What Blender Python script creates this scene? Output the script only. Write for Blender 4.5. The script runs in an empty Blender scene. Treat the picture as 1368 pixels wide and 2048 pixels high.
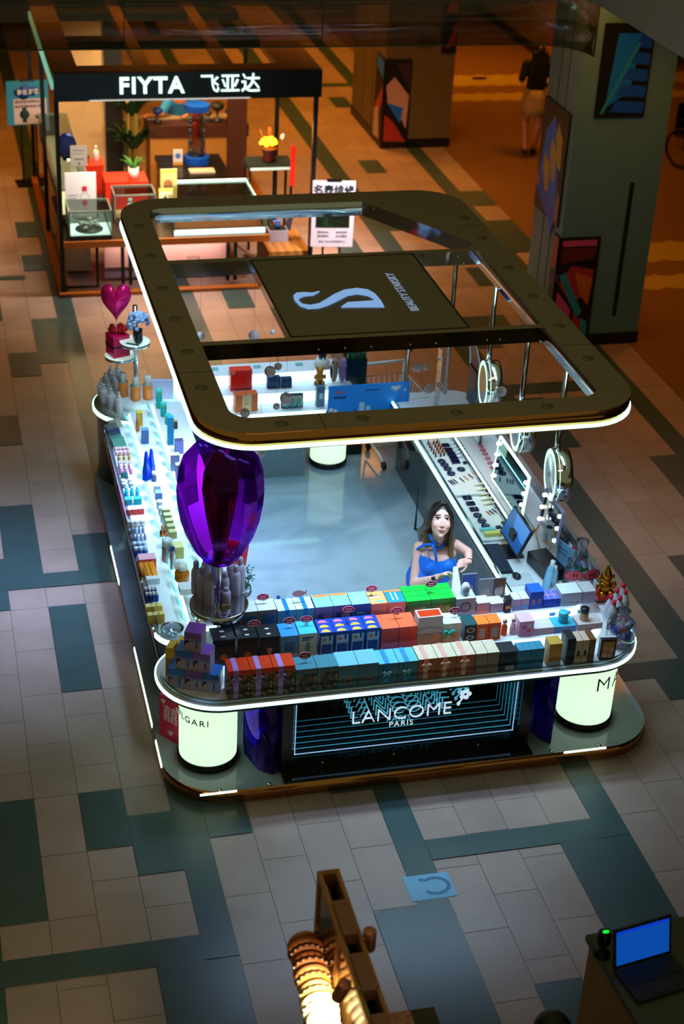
import bpy, bmesh, math, random
from mathutils import Vector, Matrix
import numpy as np
random.seed(7)
SC = bpy.context.scene
COL = SC.collection
R = math.radians
# ---------------------------------------------------------------- camera
FPX = 3274.04
YAW, PIT, ROL = .26621535, .51701593, .0553034
CAM = Vector((-.36678, -11.7, 7.40015))
FW = Vector((math.sin(YAW)*math.cos(PIT), math.cos(YAW)*math.cos(PIT), -math.sin(PIT)))
_r = Vector((math.cos(YAW), -math.sin(YAW), 0)); _u = _r.cross(FW)
RT = _r*math.cos(ROL)+_u*math.sin(ROL); UP = -_r*math.sin(ROL)+_u*math.cos(ROL)
cd = bpy.data.cameras.new('camera'); cam = bpy.data.objects.new('camera', cd); COL.objects.link(cam)
cam.matrix_world = Matrix(((RT.x, UP.x, -FW.x, CAM.x), (RT.y, UP.y, -FW.y, CAM.y), (RT.z, UP.z, -FW.z, CAM.z), (0, 0, 0, 1)))
cd.sensor_fit = 'VERTICAL'; cd.sensor_height = 36; cd.lens = FPX/2048*36
cd.clip_start = .1; cd.clip_end = 200
cd.dof.use_dof = True; cd.dof.focus_distance = 11.3; cd.dof.aperture_fstop = 1.7
SC.camera = cam
# ---------------------------------------------------------------- world, exposure
w = bpy.data.worlds.new('mall_ambient'); SC.world = w; w.use_nodes = True
w.node_tree.nodes['Background'].inputs[0].default_value = (1.0, .98, .46, 1)
w.node_tree.nodes['Background'].inputs[1].default_value = .14
vs = SC.view_settings; vs.view_transform = 'Standard'; vs.look = 'None'; vs.exposure = 0.0; vs.gamma = 1
vs.use_curve_mapping = False
SC.cycles.max_bounces = 10; SC.cycles.transparent_max_bounces = 24
SC.cycles.sample_clamp_indirect = 3.0; SC.cycles.caustics_reflective = False; SC.cycles.caustics_refractive = False
# ---------------------------------------------------------------- area lights of the mall, with added fills
def area(name, loc, size, energy, col, target=None, spread=math.pi, sizey=None):
    l = bpy.data.lights.new(name, 'AREA'); l.energy = energy; l.color = col; l.size = size
    if sizey: l.shape = 'RECTANGLE'; l.size_y = sizey
    l.spread = spread
    o = bpy.data.objects.new(name, l); COL.objects.link(o); o.location = loc
    if target: o.rotation_euler = (Vector(target)-Vector(loc)).to_track_quat('-Z', 'Y').to_euler()
    return o
ATR = (.92, .86, 1.0)
area('atrium_light', (1.5, -5.5, 9.5), 3.5, 4, (1, .6, .3), (1.4, -3.2, 0), R(100))
# spill of the led rim that runs round the canopy
def rim(loc, ln, e, d, col=(.44, .57, 1.0)):
    o = area('canopy_rim_light', loc, .04, e, col, None, R(82), ln)
    o.rotation_euler = Vector(d).to_track_quat('-Z', 'Y').to_euler() if abs(d[0]) < .01 else (Vector(d).to_track_quat('-Z', 'Y').to_matrix() @ Matrix.Identity(3)).to_euler()
    return o
rl = rim((1.165, .0, 2.44), 2.9, 40, (-.36, 0, -1)); 
rf = rim((2.75, -2.46, 2.44), 2.9, 6, (0, -.40, -1)); rf.data.size, rf.data.size_y = 2.9, .04
rr = rim((4.335, -.3, 2.44), 4.0, 8, (.5, 0, -1), (.8, .72, .7))
WARM = (1, .33, .025)
for x, y, e in ((8.6, 5.5, 14), (8.6, 10.5, 24), (9.2, 15.5, 44), (5.3, 8.6, 34), (5.5, 12.5, 70), (6.9, 3.0, 8), (5.4, 17, 60), (2.5, 9.0, 16), (.1, 9.6, 22), (-.6, 12, 40), (6.2, 4.0, 7)):  # the one above the watch shop is added to brighten its roof
    area('corridor_downlight', (x, y, 3.98), .8, e*1.2, WARM, (x, y, 0), R(130))
CW = (.50, .82, 1.0)
# downlights set in the underside of the kiosk canopy
for nm, x, y, sx, sy, e in (('a', 2.7, -2.28, 2.4, .1, 54), ('b', 1.33, -.1, .1, 3.4, 44), ('c', 4.16, -.1, .1, 3.4, 26), ('d', 2.4, 2.02, 1.8, .1, 22), ('e', 2.76, -.15, 1.0, 1.3, 40)):
    area('canopy_downlight', (x, y, 2.435), sx, e*.42, CW, None, R(104), sy)
area('shop_front_light', (2.5, 5.3, 3.98), .5, 12, (1, .60, .46), (2.6, 5.3, 0), R(58), 1.2)
area('fascia_fill', (2.3, 6.2, 2.28), 1.8, 62, (1, .84, .70), (2.3, 7.2, .7), R(140), .1)  # added fill under the fascia, brightens the watch poster and glass case
area('sign_fill', (4.5, 4.3, 3.98), .2, 14, (1, .84, .86), (4.35, 6.15, 1.15), R(34))  # added fill aimed at the white poster stand to brighten it
area('under_table_light', (2.3, 6.42, .56), 1.4, 4, (1, .70, .62), (2.3, 6.62, .35), R(150), .06)
# warm spots of the watch shop
for x, y, e in ((2.0, 7.2, 30), (3.2, 8.4, 34), (2.4, 9.6, 26), (1.4, 8.8, 22), (3.4, 6.9, 16)):
    area('shop_spot', (x, y, 2.45), .35, e, (1, .62, .26), None, R(150))
# ---------------------------------------------------------------- projecting helpers (points on real planes)
def ray(px, py): return FW+RT*((px-684)/FPX)-UP*((py-1024)/FPX)
def at(px, py, z=0.):
    d = ray(px, py); return CAM+d*((z-CAM.z)/d.z)
def aty(px, py, Y):
    d = ray(px, py); return CAM+d*((Y-CAM.y)/d.y)
def atx(px, py, X):
    d = ray(px, py); return CAM+d*((X-CAM.x)/d.x)
def pr(q):
    d = Vector(q)-CAM; z = d.dot(FW); return 684+FPX*d.dot(RT)/z, 1024-FPX*d.dot(UP)/z
def PX(px, Y, z):
    k = (px-684)/FPX; n = RT-FW*k
    return CAM.x-((Y-CAM.y)*n.y+(z-CAM.z)*n.z)/n.x
def PYz(py, X, Y):
    k = (py-1024)/FPX; n = UP+FW*k
    return CAM.z-((X-CAM.x)*n.x+(Y-CAM.y)*n.y)/n.z
# ---------------------------------------------------------------- materials
def lin(c): return tuple((x/255/12.92 if x <= 10 else ((x/255+.055)/1.055)**2.4) for x in c[:3])+(1,)
MATS = {}
def M(key, col=(200, 200, 200), rough=.5, metal=0, emit=None, es=0, trans=0, ior=1.45, coat=0, var=.10, nscale=18, spec=.5):
    if key in MATS: return MATS[key]
    m = bpy.data.materials.new(key); m.use_nodes = True; nt = m.node_tree; b = nt.nodes['Principled BSDF']
    c = lin(col)
    if var:
        n = nt.nodes.new('ShaderNodeTexNoise'); n.inputs['Scale'].default_value = nscale; n.inputs['Detail'].default_value = 3
        tc = nt.nodes.new('ShaderNodeTexCoord'); nt.links.new(tc.outputs['Object'], n.inputs['Vector'])
        mx = nt.nodes.new('ShaderNodeMix'); mx.data_type = 'RGBA'
        mx.inputs[6].default_value = tuple(x*(1-var) for x in c[:3])+(1,); mx.inputs[7].default_value = tuple(min(1, x*(1+var)) for x in c[:3])+(1,)
        nt.links.new(n.outputs['Fac'], mx.inputs[0]); nt.links.new(mx.outputs[2], b.inputs['Base Color'])
    else: b.inputs['Base Color'].default_value = c
    b.inputs['Roughness'].default_value = rough; b.inputs['Metallic'].default_value = metal
    b.inputs['IOR'].default_value = ior; b.inputs['Coat Weight'].default_value = coat
    b.inputs['Specular IOR Level'].default_value = spec
    if trans: b.inputs['Transmission Weight'].default_value = trans
    if emit: b.inputs['Emission Color'].default_value = lin(emit); b.inputs['Emission Strength'].default_value = es
    MATS[key] = m; return m
def TM(key, col, gloss=.12, rough=.04, gcol=(255, 255, 255), face=.25):
    """clear acrylic or glass: tinted see-through with a sheen that grows at grazing angles"""
    if key in MATS: return MATS[key]
    m = bpy.data.materials.new(key); m.use_nodes = True; nt = m.node_tree; nt.nodes.clear()
    o = nt.nodes.new('ShaderNodeOutputMaterial'); t = nt.nodes.new('ShaderNodeBsdfTransparent'); g = nt.nodes.new('ShaderNodeBsdfGlossy')
    t.inputs[0].default_value = lin(col); g.inputs['Color'].default_value = lin(gcol); g.inputs['Roughness'].default_value = rough
    lw = nt.nodes.new('ShaderNodeLayerWeight'); lw.inputs[0].default_value = face
    ma = nt.nodes.new('ShaderNodeMath'); ma.operation = 'MULTIPLY_ADD'; ma.inputs[1].default_value = .8; ma.inputs[2].default_value = gloss
    nt.links.new(lw.outputs['Fresnel'], ma.inputs[0])
    mx = nt.nodes.new('ShaderNodeMixShader'); nt.links.new(ma.outputs[0], mx.inputs[0]); nt.links.new(t.outputs[0], mx.inputs[1]); nt.links.new(g.outputs[0], mx.inputs[2])
    nt.links.new(mx.outputs[0], o.inputs[0]); MATS[key] = m; return m
def VM(key, rough=.5, spec=.4, attr='Col', sss=0):
    if key in MATS: return MATS[key]
    m = bpy.data.materials.new(key); m.use_nodes = True; nt = m.node_tree; b = nt.nodes['Principled BSDF']
    a = nt.nodes.new('ShaderNodeAttribute'); a.attribute_name = attr; nt.links.new(a.outputs['Color'], b.inputs['Base Color'])
    b.inputs['Roughness'].default_value = rough; b.inputs['Specular IOR Level'].default_value = spec
    MATS[key] = m; return m
def ramp_mat(key, kind, c0, c1, scale, rough=.5, metal=0, dist=2., lo=.35, hi=.7, coat=0):
    if key in MATS: return MATS[key]
    m = bpy.data.materials.new(key); m.use_nodes = True; nt = m.node_tree; b = nt.nodes['Principled BSDF']
    tc = nt.nodes.new('ShaderNodeTexCoord'); mp = nt.nodes.new('ShaderNodeMapping'); mp.inputs['Scale'].default_value = scale
    nt.links.new(tc.outputs['Object'], mp.inputs[0])
    if kind == 'noise': t = nt.nodes.new('ShaderNodeTexNoise'); t.inputs['Scale'].default_value = 1; t.inputs['Detail'].default_value = 8; t.inputs['Distortion'].default_value = dist
    elif kind == 'voronoi': t = nt.nodes.new('ShaderNodeTexVoronoi'); t.inputs['Scale'].default_value = 1
    else: t = nt.nodes.new('ShaderNodeTexWave'); t.inputs['Scale'].default_value = 1; t.inputs['Distortion'].default_value = dist; t.inputs['Detail'].default_value = 3
    nt.links.new(mp.outputs[0], t.inputs['Vector'])
    cr = nt.nodes.new('ShaderNodeValToRGB'); cr.color_ramp.elements[0].position = lo; cr.color_ramp.elements[1].position = hi
    cr.color_ramp.elements[0].color = lin(c0); cr.color_ramp.elements[1].color = lin(c1)
    nt.links.new(t.outputs[0 if kind != 'noise' else 'Fac'], cr.inputs[0]); nt.links.new(cr.outputs[0], b.inputs['Base Color'])
    b.inputs['Roughness'].default_value = rough; b.inputs['Metallic'].default_value = metal; b.inputs['Coat Weight'].default_value = coat
    MATS[key] = m; return m
def C(*rgb, r=.45):
    """painted card or plastic of one colour"""
    return M('paint_%d_%d_%d_%d' % (*rgb, int(r*100)), rgb, r)
LED = M('led_strip', (240, 255, 250), .5, emit=(176, 255, 242), es=2.6, var=0)
LEDW = M('led_shelf', (240, 255, 250), .5, emit=(205, 246, 255), es=1.6, var=0)
LAMP = M('lit_drum', (255, 255, 240), .5, emit=(222, 255, 222), es=.98, var=0)
WHITE = M('white_acrylic', (225, 232, 236), .25, var=.03)
CHROME = M('chrome', (215, 220, 225), .06, 1, var=0)
BRONZE = M('bronze_mirror', (206, 140, 76), .08, 1, var=0)
BLACK = M('black_metal', (14, 15, 16), .4)
CLEAR = TM('clear_acrylic', (235, 246, 250), .05)
# ---------------------------------------------------------------- mesh building
class MB:
    def __init__(s): s.v = []; s.f = []; s.m = []; s.sm = []
    def add(s, vs, fs, mat=0, smooth=False, T=None):
        o = len(s.v)
        s.v += [tuple(T @ Vector(p)) if T else tuple(p) for p in vs]
        for f in fs: s.f.append([o+i for i in f]); s.m.append(mat); s.sm.append(smooth)
        return s
    def box(s, x0, x1, y0, y1, z0, z1, mat=0, T=None, top=None, front=None):
        vs = [(x0, y0, z0), (x1, y0, z0), (x1, y1, z0), (x0, y1, z0), (x0, y0, z1), (x1, y0, z1), (x1, y1, z1), (x0, y1, z1)]
        fs = [(3, 2, 1, 0), (4, 5, 6, 7), (0, 1, 5, 4), (1, 2, 6, 5), (2, 3, 7, 6), (3, 0, 4, 7)]
        for i, f in enumerate(fs):
            s.add([vs[k] for k in f], [(0, 1, 2, 3)], top if (i == 1 and top is not None) else front if (i == 2 and front is not None) else mat, False, T)
        return s
    def prism(s, poly, z0, z1, mat=0, top=None, side=None, T=None, smooth=False, bot=True):
        n = len(poly); vs = [(x, y, z0) for x, y in poly]+[(x, y, z1) for x, y in poly]
        s.add(vs[n:], [tuple(range(n))], mat if top is None else top, False, T)
        if bot: s.add(vs[:n], [tuple(reversed(range(n)))], mat, False, T)
        s.add(vs, [(i, (i+1) % n, n+(i+1) % n, n+i) for i in range(n)], mat if side is None else side, smooth, T)
        return s
    def ring(s, outer, inner, z0, z1, mat=0, side=None, T=None, inside=None, bottom=None):
        """frame between two loops with the same vertex count"""
        n = len(outer); vs = [(x, y, z0) for x, y in outer]+[(x, y, z0) for x, y in inner]+[(x, y, z1) for x, y in outer]+[(x, y, z1) for x, y in inner]
        J = lambda i: (i+1) % n
        s.add(vs, [(2*n+i, 2*n+J(i), 3*n+J(i), 3*n+i) for i in range(n)], mat, False, T)
        s.add(vs, [(J(i), i, n+i, n+J(i)) for i in range(n)], mat if bottom is None else bottom, False, T)
        s.add(vs, [(i, J(i), 2*n+J(i), 2*n+i) for i in range(n)], mat if side is None else side, True, T)
        s.add(vs, [(n+J(i), n+i, 3*n+i, 3*n+J(i)) for i in range(n)], (mat if side is None else side) if inside is None else inside, True, T)
        return s
    def strip(s, path, o, z0, z1, mat=0, closed=False):
        """a bar of rectangular section that follows a path in plan"""
        n = len(path); P = [Vector((a, b)) for a, b in path]; off = []
        for i in range(n):
            a = P[i-1] if (i or closed) else P[i]; b = P[(i+1) % n] if (i < n-1 or closed) else P[i]
            t = (b-a).normalized(); off.append(P[i]+Vector((t.y, -t.x))*o)
        vs = [(p.x, p.y, z0) for p in P]+[(p.x, p.y, z0) for p in off]+[(p.x, p.y, z1) for p in P]+[(p.x, p.y, z1) for p in off]
        rng = range(n if closed else n-1); J = lambda i: (i+1) % n
        for i in rng:
            s.add(vs, [(n+i, n+J(i), 3*n+J(i), 3*n+i), (J(i), i, 2*n+i, 2*n+J(i))], mat, True)
            s.add(vs, [(2*n+i, 3*n+i, 3*n+J(i), 2*n+J(i)), (i, J(i), n+J(i), n+i)], mat)
        if not closed: s.add(vs, [(0, n, 3*n, 2*n), (n-1, 2*n+n-1, 3*n+n-1, n+n-1)], mat)
        return s
    def lathe(s, prof, c=(0, 0, 0), n=20, mat=0, T=None, smooth=True, mats=None):
        k = len(prof); vs = []
        for r, z in prof:
            for i in range(n):
                a = 2*math.pi*i/n; vs.append((c[0]+max(r, 1e-5)*math.cos(a), c[1]+max(r, 1e-5)*math.sin(a), c[2]+z))
        for j in range(k-1):
            s.add(vs[j*n:(j+2)*n], [(i, (i+1) % n, n+(i+1) % n, n+i) for i in range(n)], mats[j] if mats else mat, smooth, T)
        if prof[0][0] > 1e-4: s.add(vs[:n], [tuple(reversed(range(n)))], mats[0] if mats else mat, False, T)
        if prof[-1][0] > 1e-4: s.add(vs[-n:], [tuple(range(n))], mats[-1] if mats else mat, False, T)
        return s
    def cyl(s, c, r, h, n=20, mat=0, T=None, r2=None): return s.lathe([(r, 0), (r if r2 is None else r2, h)], c, n, mat, T)
    def tube(s, pts, r, n=8, mat=0, T=None, closed=False):
        P = [Vector(p) for p in pts]; k = len(P); rs = r if isinstance(r, (list, tuple)) else [r]*k; vs = []
        prev = None
        for i in range(k):
            a = P[i-1] if (i or closed) else P[i]; b = P[(i+1) % k] if (i < k-1 or closed) else P[i]
            t = (b-a).normalized()
            if prev is None: x = t.cross(Vector((0, 0, 1)) if abs(t.z) < .9 else Vector((1, 0, 0))).normalized()
            else: x = (prev-t*prev.dot(t)).normalized()
            prev = x; y = t.cross(x)
            for j in range(n):
                an = 2*math.pi*j/n; vs.append(P[i]+(x*math.cos(an)+y*math.sin(an))*rs[i])
        for i in range(k if closed else k-1):
            a = i*n; b = ((i+1) % k)*n
            s.add(vs[a:a+n]+vs[b:b+n], [(j, (j+1) % n, n+(j+1) % n, n+j) for j in range(n)], mat, True, T)
        if not closed:
            s.add(vs[:n], [tuple(reversed(range(n)))], mat, False, T); s.add(vs[-n:], [tuple(range(n))], mat, False, T)
        return s
    def ball(s, c, r, n=14, mat=0, T=None, smooth=True):
        rx, ry, rz = r if isinstance(r, (tuple, list)) else (r, r, r); k = max(5, n//2); vs = []
        for j in range(k+1):
            ph = math.pi*j/k
            for i in range(n):
                a = 2*math.pi*i/n; q = max(math.sin(ph), 1e-4); vs.append((c[0]+rx*q*math.cos(a), c[1]+ry*q*math.sin(a), c[2]-rz*math.cos(ph)))
        for j in range(k): s.add(vs[j*n:(j+2)*n], [(i, (i+1) % n, n+(i+1) % n, n+i) for i in range(n)], mat, smooth, T)
        return s
    def quad(s, pts, mat=0, T=None): return s.add(pts, [tuple(range(len(pts)))], mat, False, T)
    def build(s, name, mats, parent=None, loc=None, rz=None, rot=None, scale=None):
        me = bpy.data.meshes.new(name); me.from_pydata(s.v, [], s.f)
        for m in (mats if isinstance(mats, (list, tuple)) else [mats]): me.materials.append(m)
        me.polygons.foreach_set('material_index', s.m); me.polygons.foreach_set('use_smooth', s.sm)
        bm = bmesh.new(); bm.from_mesh(me); bmesh.ops.remove_doubles(bm, verts=bm.verts, dist=1e-5)
        bmesh.ops.recalc_face_normals(bm, faces=bm.faces); bm.to_mesh(me); bm.free(); me.update()
        o = bpy.data.objects.new(name, me); COL.objects.link(o)
        if parent: o.parent = parent
        if loc is not None: o.location = loc
        if rz is not None: o.rotation_euler = (0, 0, rz)
        if rot is not None: o.rotation_euler = rot
        if scale is not None: o.scale = scale
        return o
def tag(o, label=None, cat=None, group=None, kind=None):
    if label: o['label'] = label
    if cat: o['category'] = cat
    if group: o['group'] = group
    if kind: o['kind'] = kind
    return o
def thing(name, label, cat, loc=(0, 0, 0), rz=0, group=None):
    o = bpy.data.objects.new(name, None); COL.objects.link(o); o.location = loc; o.rotation_euler = (0, 0, rz); o.empty_display_size = .1
    return tag(o, label, cat, group)
def dup(o, loc=None, rz=None, label=None, parent=None):
    c = o.copy(); COL.objects.link(c)
    if parent: c.parent = parent
    if loc is not None: c.location = loc
    if rz is not None: c.rotation_euler = (0, 0, rz)
    if label: c['label'] = label
    for ch in list(o.children): dup(ch, parent=c)
    return c
def rrect(x0, x1, y0, y1, r, n=8):
    """rounded rectangle, counter-clockwise; r = one radius or (front-left, front-right, back-right, back-left)"""
    if not isinstance(r, (tuple, list)): r = (r,)*4
    out = []
    for (cx, cy, a0), q in zip(((x0, y0, 180), (x1, y0, 270), (x1, y1, 0), (x0, y1, 90)), r):
        ox = cx+q if cx == x0 else cx-q; oy = cy+q if cy == y0 else cy-q
        for i in range(n+1):
            a = R(a0+90*i/n); out.append((ox+q*math.cos(a), oy+q*math.sin(a)))
    return out
def text_mesh(body, size, depth=.004, font=None, bold=0, align='CENTER', shear=0, spacing=1):
    cu = bpy.data.curves.new('t', 'FONT'); cu.body = body; cu.size = size; cu.extrude = depth; cu.offset = bold; cu.align_x = align; cu.shear = shear
    cu.space_character = spacing
    cu.resolution_u = 3
    o = bpy.data.objects.new('t', cu); COL.objects.link(o); bpy.context.view_layer.update()
    me = bpy.data.meshes.new_from_object(o.evaluated_get(bpy.context.evaluated_depsgraph_get()))
    bpy.data.objects.remove(o); bpy.data.curves.remove(cu); return me
def text(name, body, size, mat, parent=None, M4=None, **k):
    me = text_mesh(body, size, **k); me.materials.clear(); me.materials.append(mat)
    if M4 is not None: me.transform(M4)
    me.name = name
    o = bpy.data.objects.new(name, me); COL.objects.link(o)
    if parent: o.parent = parent
    return o
STAND = Matrix.Rotation(R(90), 4, 'X')      # text that stands upright and faces -Y
def XF(loc=(0, 0, 0), rz=0, rx=0, ry=0):
    return Matrix.Translation(loc) @ Matrix.Rotation(rz, 4, 'Z') @ Matrix.Rotation(ry, 4, 'Y') @ Matrix.Rotation(rx, 4, 'X')
ORD = ['first', 'second', 'third', 'fourth', 'fifth', 'sixth', 'seventh', 'eighth', 'ninth', 'tenth', 'eleventh', 'twelfth', 'thirteenth', 'fourteenth', 'fifteenth', 'sixteenth', 'seventeenth', 'eighteenth', 'nineteenth', 'twentieth']
# ================================================================ floor
tile_l = ramp_mat('light_stone_tile', 'noise', (158, 136, 126), (172, 150, 139), (2.2, 2.2, 2.2), .33, dist=.4)
_nt = tile_l.node_tree; _b = _nt.nodes['Principled BSDF']
_a = _nt.nodes.new('ShaderNodeAttribute'); _a.attribute_name = 'tv'
_hs = _nt.nodes.new('ShaderNodeHueSaturation'); _cr = [n for n in _nt.nodes if n.type == 'VALTORGB'][0]
_nt.links.new(_cr.outputs[0], _hs.inputs['Color']); _nt.links.new(_a.outputs['Fac'], _hs.inputs['Value']); _nt.links.new(_hs.outputs[0], _b.inputs['Base Color'])
tile_d = ramp_mat('dark_stone_tile', 'noise', (58, 80, 80), (66, 88, 88), (3, 3, 3), .3, dist=.4)
grout = M('grout', (98, 88, 82), .7)
fl = MB(); tv = []
def tq(x0, x1, y0, y1, mat, g=.0022, z=0.):
    fl.quad([(x0+g, y0+g, z), (x1-g, y0+g, z), (x1-g, y1-g, z), (x0+g, y1-g, z)], mat); tv.append(random.uniform(.93, 1.05))
fl.quad([(-6, -14, -.002), (7.22, -14, -.002), (7.22, 24, -.002), (-6, 24, -.002)], 2); tv.append(1)
CW_ = .3035
zones = [(-3.152+0, 0), (-1.728, 1), (-.304, 0), (1.12, 1), (2.544, 1), (3.968, 0), (5.44, 1)]
strips = [(-1.938, -1.728), (-.514, -.304), (.91, 1.12), (2.334, 2.544), (3.758, 3.968), (5.182, 5.44), (6.64, 6.86)]
for zx, ph in zones:
    for c in range(4):
        w_ = CW_ if zx < 5 else .30
        y = -14.4+(.3 if (c+ph) % 2 else 0)
        while y < 24: tq(zx+c*w_, zx+(c+1)*w_, y, y+.6, 0); y += .6
y = -14.4
while y < 24: tq(6.86, 7.22, y, y+.6, 0); y += .6
for x in range(8): tq(-6+.0, -3.152, -14+x*4.8, -14+(x+1)*4.8, 0)
DARK = []
for a, b in strips:
    y = -14.
    while y < 24: DARK.append((a, b, y, y+.6)); y += .6
DARK += [(.307, .607, -.9, -.3), (.307, .607, -1.5, -.9), (.307, .607, -3.3, -2.7), (.607, .91, -3.6, -3.0), (1.12, 1.418, -3.32, -2.7), (1.12, 1.418, -2.7, -2.3), (2.03, 2.334, -3.02, -2.4),
         (-.304, 0, -3.3, -2.7), (-.304, 0, -3.9, -3.3), (-.304, 0, -.3, 0), (.0, .307, .22, .82), (0, .307, .82, 1.42), (.607, .91, .22, .82), (-.304, 0, 0, .51),
         (0, .307, 2.61, 3.25), (.31, .62, 4.15, 4.75), (.62, .91, 4.45, 5.05), (.62, .91, 5.05, 5.65), (0, .307, 5.65, 6.25), (0, .307, 6.25, 6.86), (.65, .91, 7.12, 7.65), (.65, .91, 8.27, 8.84),
         (.607, .91, -5.0, -4.4), (.607, .91, -5.6, -5.0), (.607, .91, -6.2, -5.6), (2.03, 2.334, -4.81, -4.21), (2.03, 2.334, -5.41, -4.81), (2.03, 2.334, -6.0, -5.41), (2.84, 3.15, -5.6, -5.0),
         (3.45, 3.758, -4.41, -3.81), (3.45, 3.758, -5.0, -4.41), (3.45, 3.758, -5.6, -5.0), (4.88, 5.182, -2.4, -2.1), (6.34, 6.64, .26, .86), (6.34, 6.64, .86, 1.46), (6.04, 6.34, -.9, -.37), (5.74, 6.04, -.97, -.37),
         (5.44, 5.74, 1.76, 2.36), (5.44, 5.74, 2.36, 2.9), (6.86, 7.22, 8.84, 9.46), (6.86, 7.22, 7.65, 8.25), (6.86, 7.22, 7.05, 7.65), (6.86, 7.22, 4.8, 5.4), (5.75, 6.05, 10.36, 10.95), (5.15, 5.44, 9.0, 9.6), (5.44, 5.72, 8.0, 9.0), (6.08, 6.37, 13.67, 14.27),
         (2.88, 3.2, 5.68, 6.28), (5.44, 5.74, 4.2, 5.1), (5.74, 6.04, 4.5, 5.1), (6.04, 6.34, 6.0, 6.6), (4.6, 4.9, 7.2, 7.8)]
for x0, x1, y0, y1 in [(-.514, 1.12, -4.42, -4.2), (-.514, .91, 0, .22), (-.514, .65, 6.86, 6.99), (2.544, 3.968, -3.81, -3.61), (3.968, 5.44, -2.1, -1.88), (5.44, 6.86, 14.9, 15.1), (5.44, 6.64, 3.0, 3.25), (-3.1, -.514, -2.0, -1.78)]:
    n = max(1, round((x1-x0)/.6)); DARK += [(x0+(x1-x0)*i/n, x0+(x1-x0)*(i+1)/n, y0, y1) for i in range(n)]
for i_, d in enumerate(DARK): tq(*d, 1, .0006, .0004+.000012*i_)
floor = fl.build('floor', [tile_l, tile_d, grout]); tag(floor, kind='structure')
# remove_doubles keeps the face count, so the per-tile tone can be stored per face
at_ = floor.data.attributes.new('tv', 'FLOAT', 'FACE'); at_.data.foreach_set('value', tv[:len(floor.data.polygons)])
# corridor carpet with wavy bands
cp = bpy.data.materials.new('carpet'); cp.use_nodes = True; nt = cp.node_tree; b = nt.nodes['Principled BSDF']; b.inputs['Roughness'].default_value = .95; b.inputs['Specular IOR Level'].default_value = .1
g = nt.nodes.new('ShaderNodeNewGeometry'); sx = nt.nodes.new('ShaderNodeSeparateXYZ'); nt.links.new(g.outputs['Position'], sx.inputs[0])
def mth(op, a, b_=None):
    n = nt.nodes.new('ShaderNodeMath'); n.operation = op
    for i, q in enumerate((a, b_)):
        if q is None: continue
        if isinstance(q, (int, float)): n.inputs[i].default_value = q
        else: nt.links.new(q, n.inputs[i])
    return n.outputs[0]
wav = mth('MULTIPLY', mth('ABSOLUTE', mth('SINE', mth('MULTIPLY', sx.outputs[0], 9.0))), .07)
yy = mth('MODULO', mth('ADD', mth('ADD', sx.outputs[1], wav), 100.0), 8.25)
# bands: y = 5.69..6.08 and 6.58..7.37 (and again 8.25 m further on)
def within(lo, hi): return mth('MULTIPLY', mth('GREATER_THAN', yy, lo), mth('LESS_THAN', yy, hi))
b0 = (100+5.69) % 8.25
bands = mth('ADD', within(b0, b0+.42), within(b0+.9, b0+1.72))
mx = nt.nodes.new('ShaderNodeMix'); mx.data_type = 'RGBA'; mx.inputs[6].default_value = lin((128, 94, 52)); mx.inputs[7].default_value = lin((176, 150, 60))
nt.links.new(bands, mx.inputs[0]); nt.links.new(mx.outputs[2], b.inputs['Base Color'])
tag(MB().box(7.22, 24, -14, 30, -.05, .006).build('floor_carpet', cp), kind='structure')
# ================================================================ walls far off, upper slab, hung glass
wallm = M('far_wall_paint', (176, 158, 140), .7); wood_w = M('yellow_wall_paint', (190, 130, 50), .6); dk = M('dark_shopfront', (34, 28, 20), .5)
tag(MB().box(10.6, 11.0, 16.5, 24, 0, 4.05).build('wall_right', wallm), kind='structure')
tag(MB().box(10.62, 11.0, 15.7, 16.5, 0, 4.05).build('wall_corner', wood_w), kind='structure')
tag(MB().box(10.56, 10.6, 15.7, 24, 0, .16).build('baseboard_right', M('dark_skirting', (40, 34, 26), .5)), kind='structure')
tag(MB().box(-6, 24, 24, 24.3, 0, 4.05).build('wall_back', M('back_wall_paint', (88, 66, 42), .7)), kind='structure')
tag(MB().box(-6.3, -6, -14, 24, 0, 4.05).build('wall_left', M('left_wall_paint', (96, 76, 56), .7)), kind='structure')
tag(MB().box(15, 15.3, -14, 24, 0, 4.05).build('wall_far_right', M('shop_wall_paint', (80, 62, 34), .7)), kind='structure')
edge = [(-6, 3.4)]+[(5.35+.5*math.sin(R(a)), 2.9+.5*math.cos(R(a))) for a in range(0, 91, 6)]+[(5.85, -14)]
slab = MB(); slab.prism(edge+[(24, -14), (24, 24.3), (-6, 24.3)], 4.05, 5.2, 0)
tag(slab.build('ceiling', M('slab_paint', (150, 146, 146), .6)), kind='structure')
gl = MB(); gl.strip(edge[:-1], .012, 3.585, 4.05, 0)
gc = thing('glass_smoke_curtain', 'clear glass panel hung from the curved floor edge above the watch shop', 'glass panel')
gl.build('pane', TM('smoke_glass', (196, 194, 182), .035, .05), gc)
sm = MB(); sm.strip(edge[:-1], .016, 3.577, 3.586, 0)
sm.build('bottom_edge', M('glass_edge', (84, 80, 52), .3), gc)
for x in (-.6, 1.45, 3.3): MB().box(x-.004, x+.004, 3.384, 3.404, 3.59, 4.05).build('joint', M('glass_joint', (60, 66, 66), .3), gc)
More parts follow.
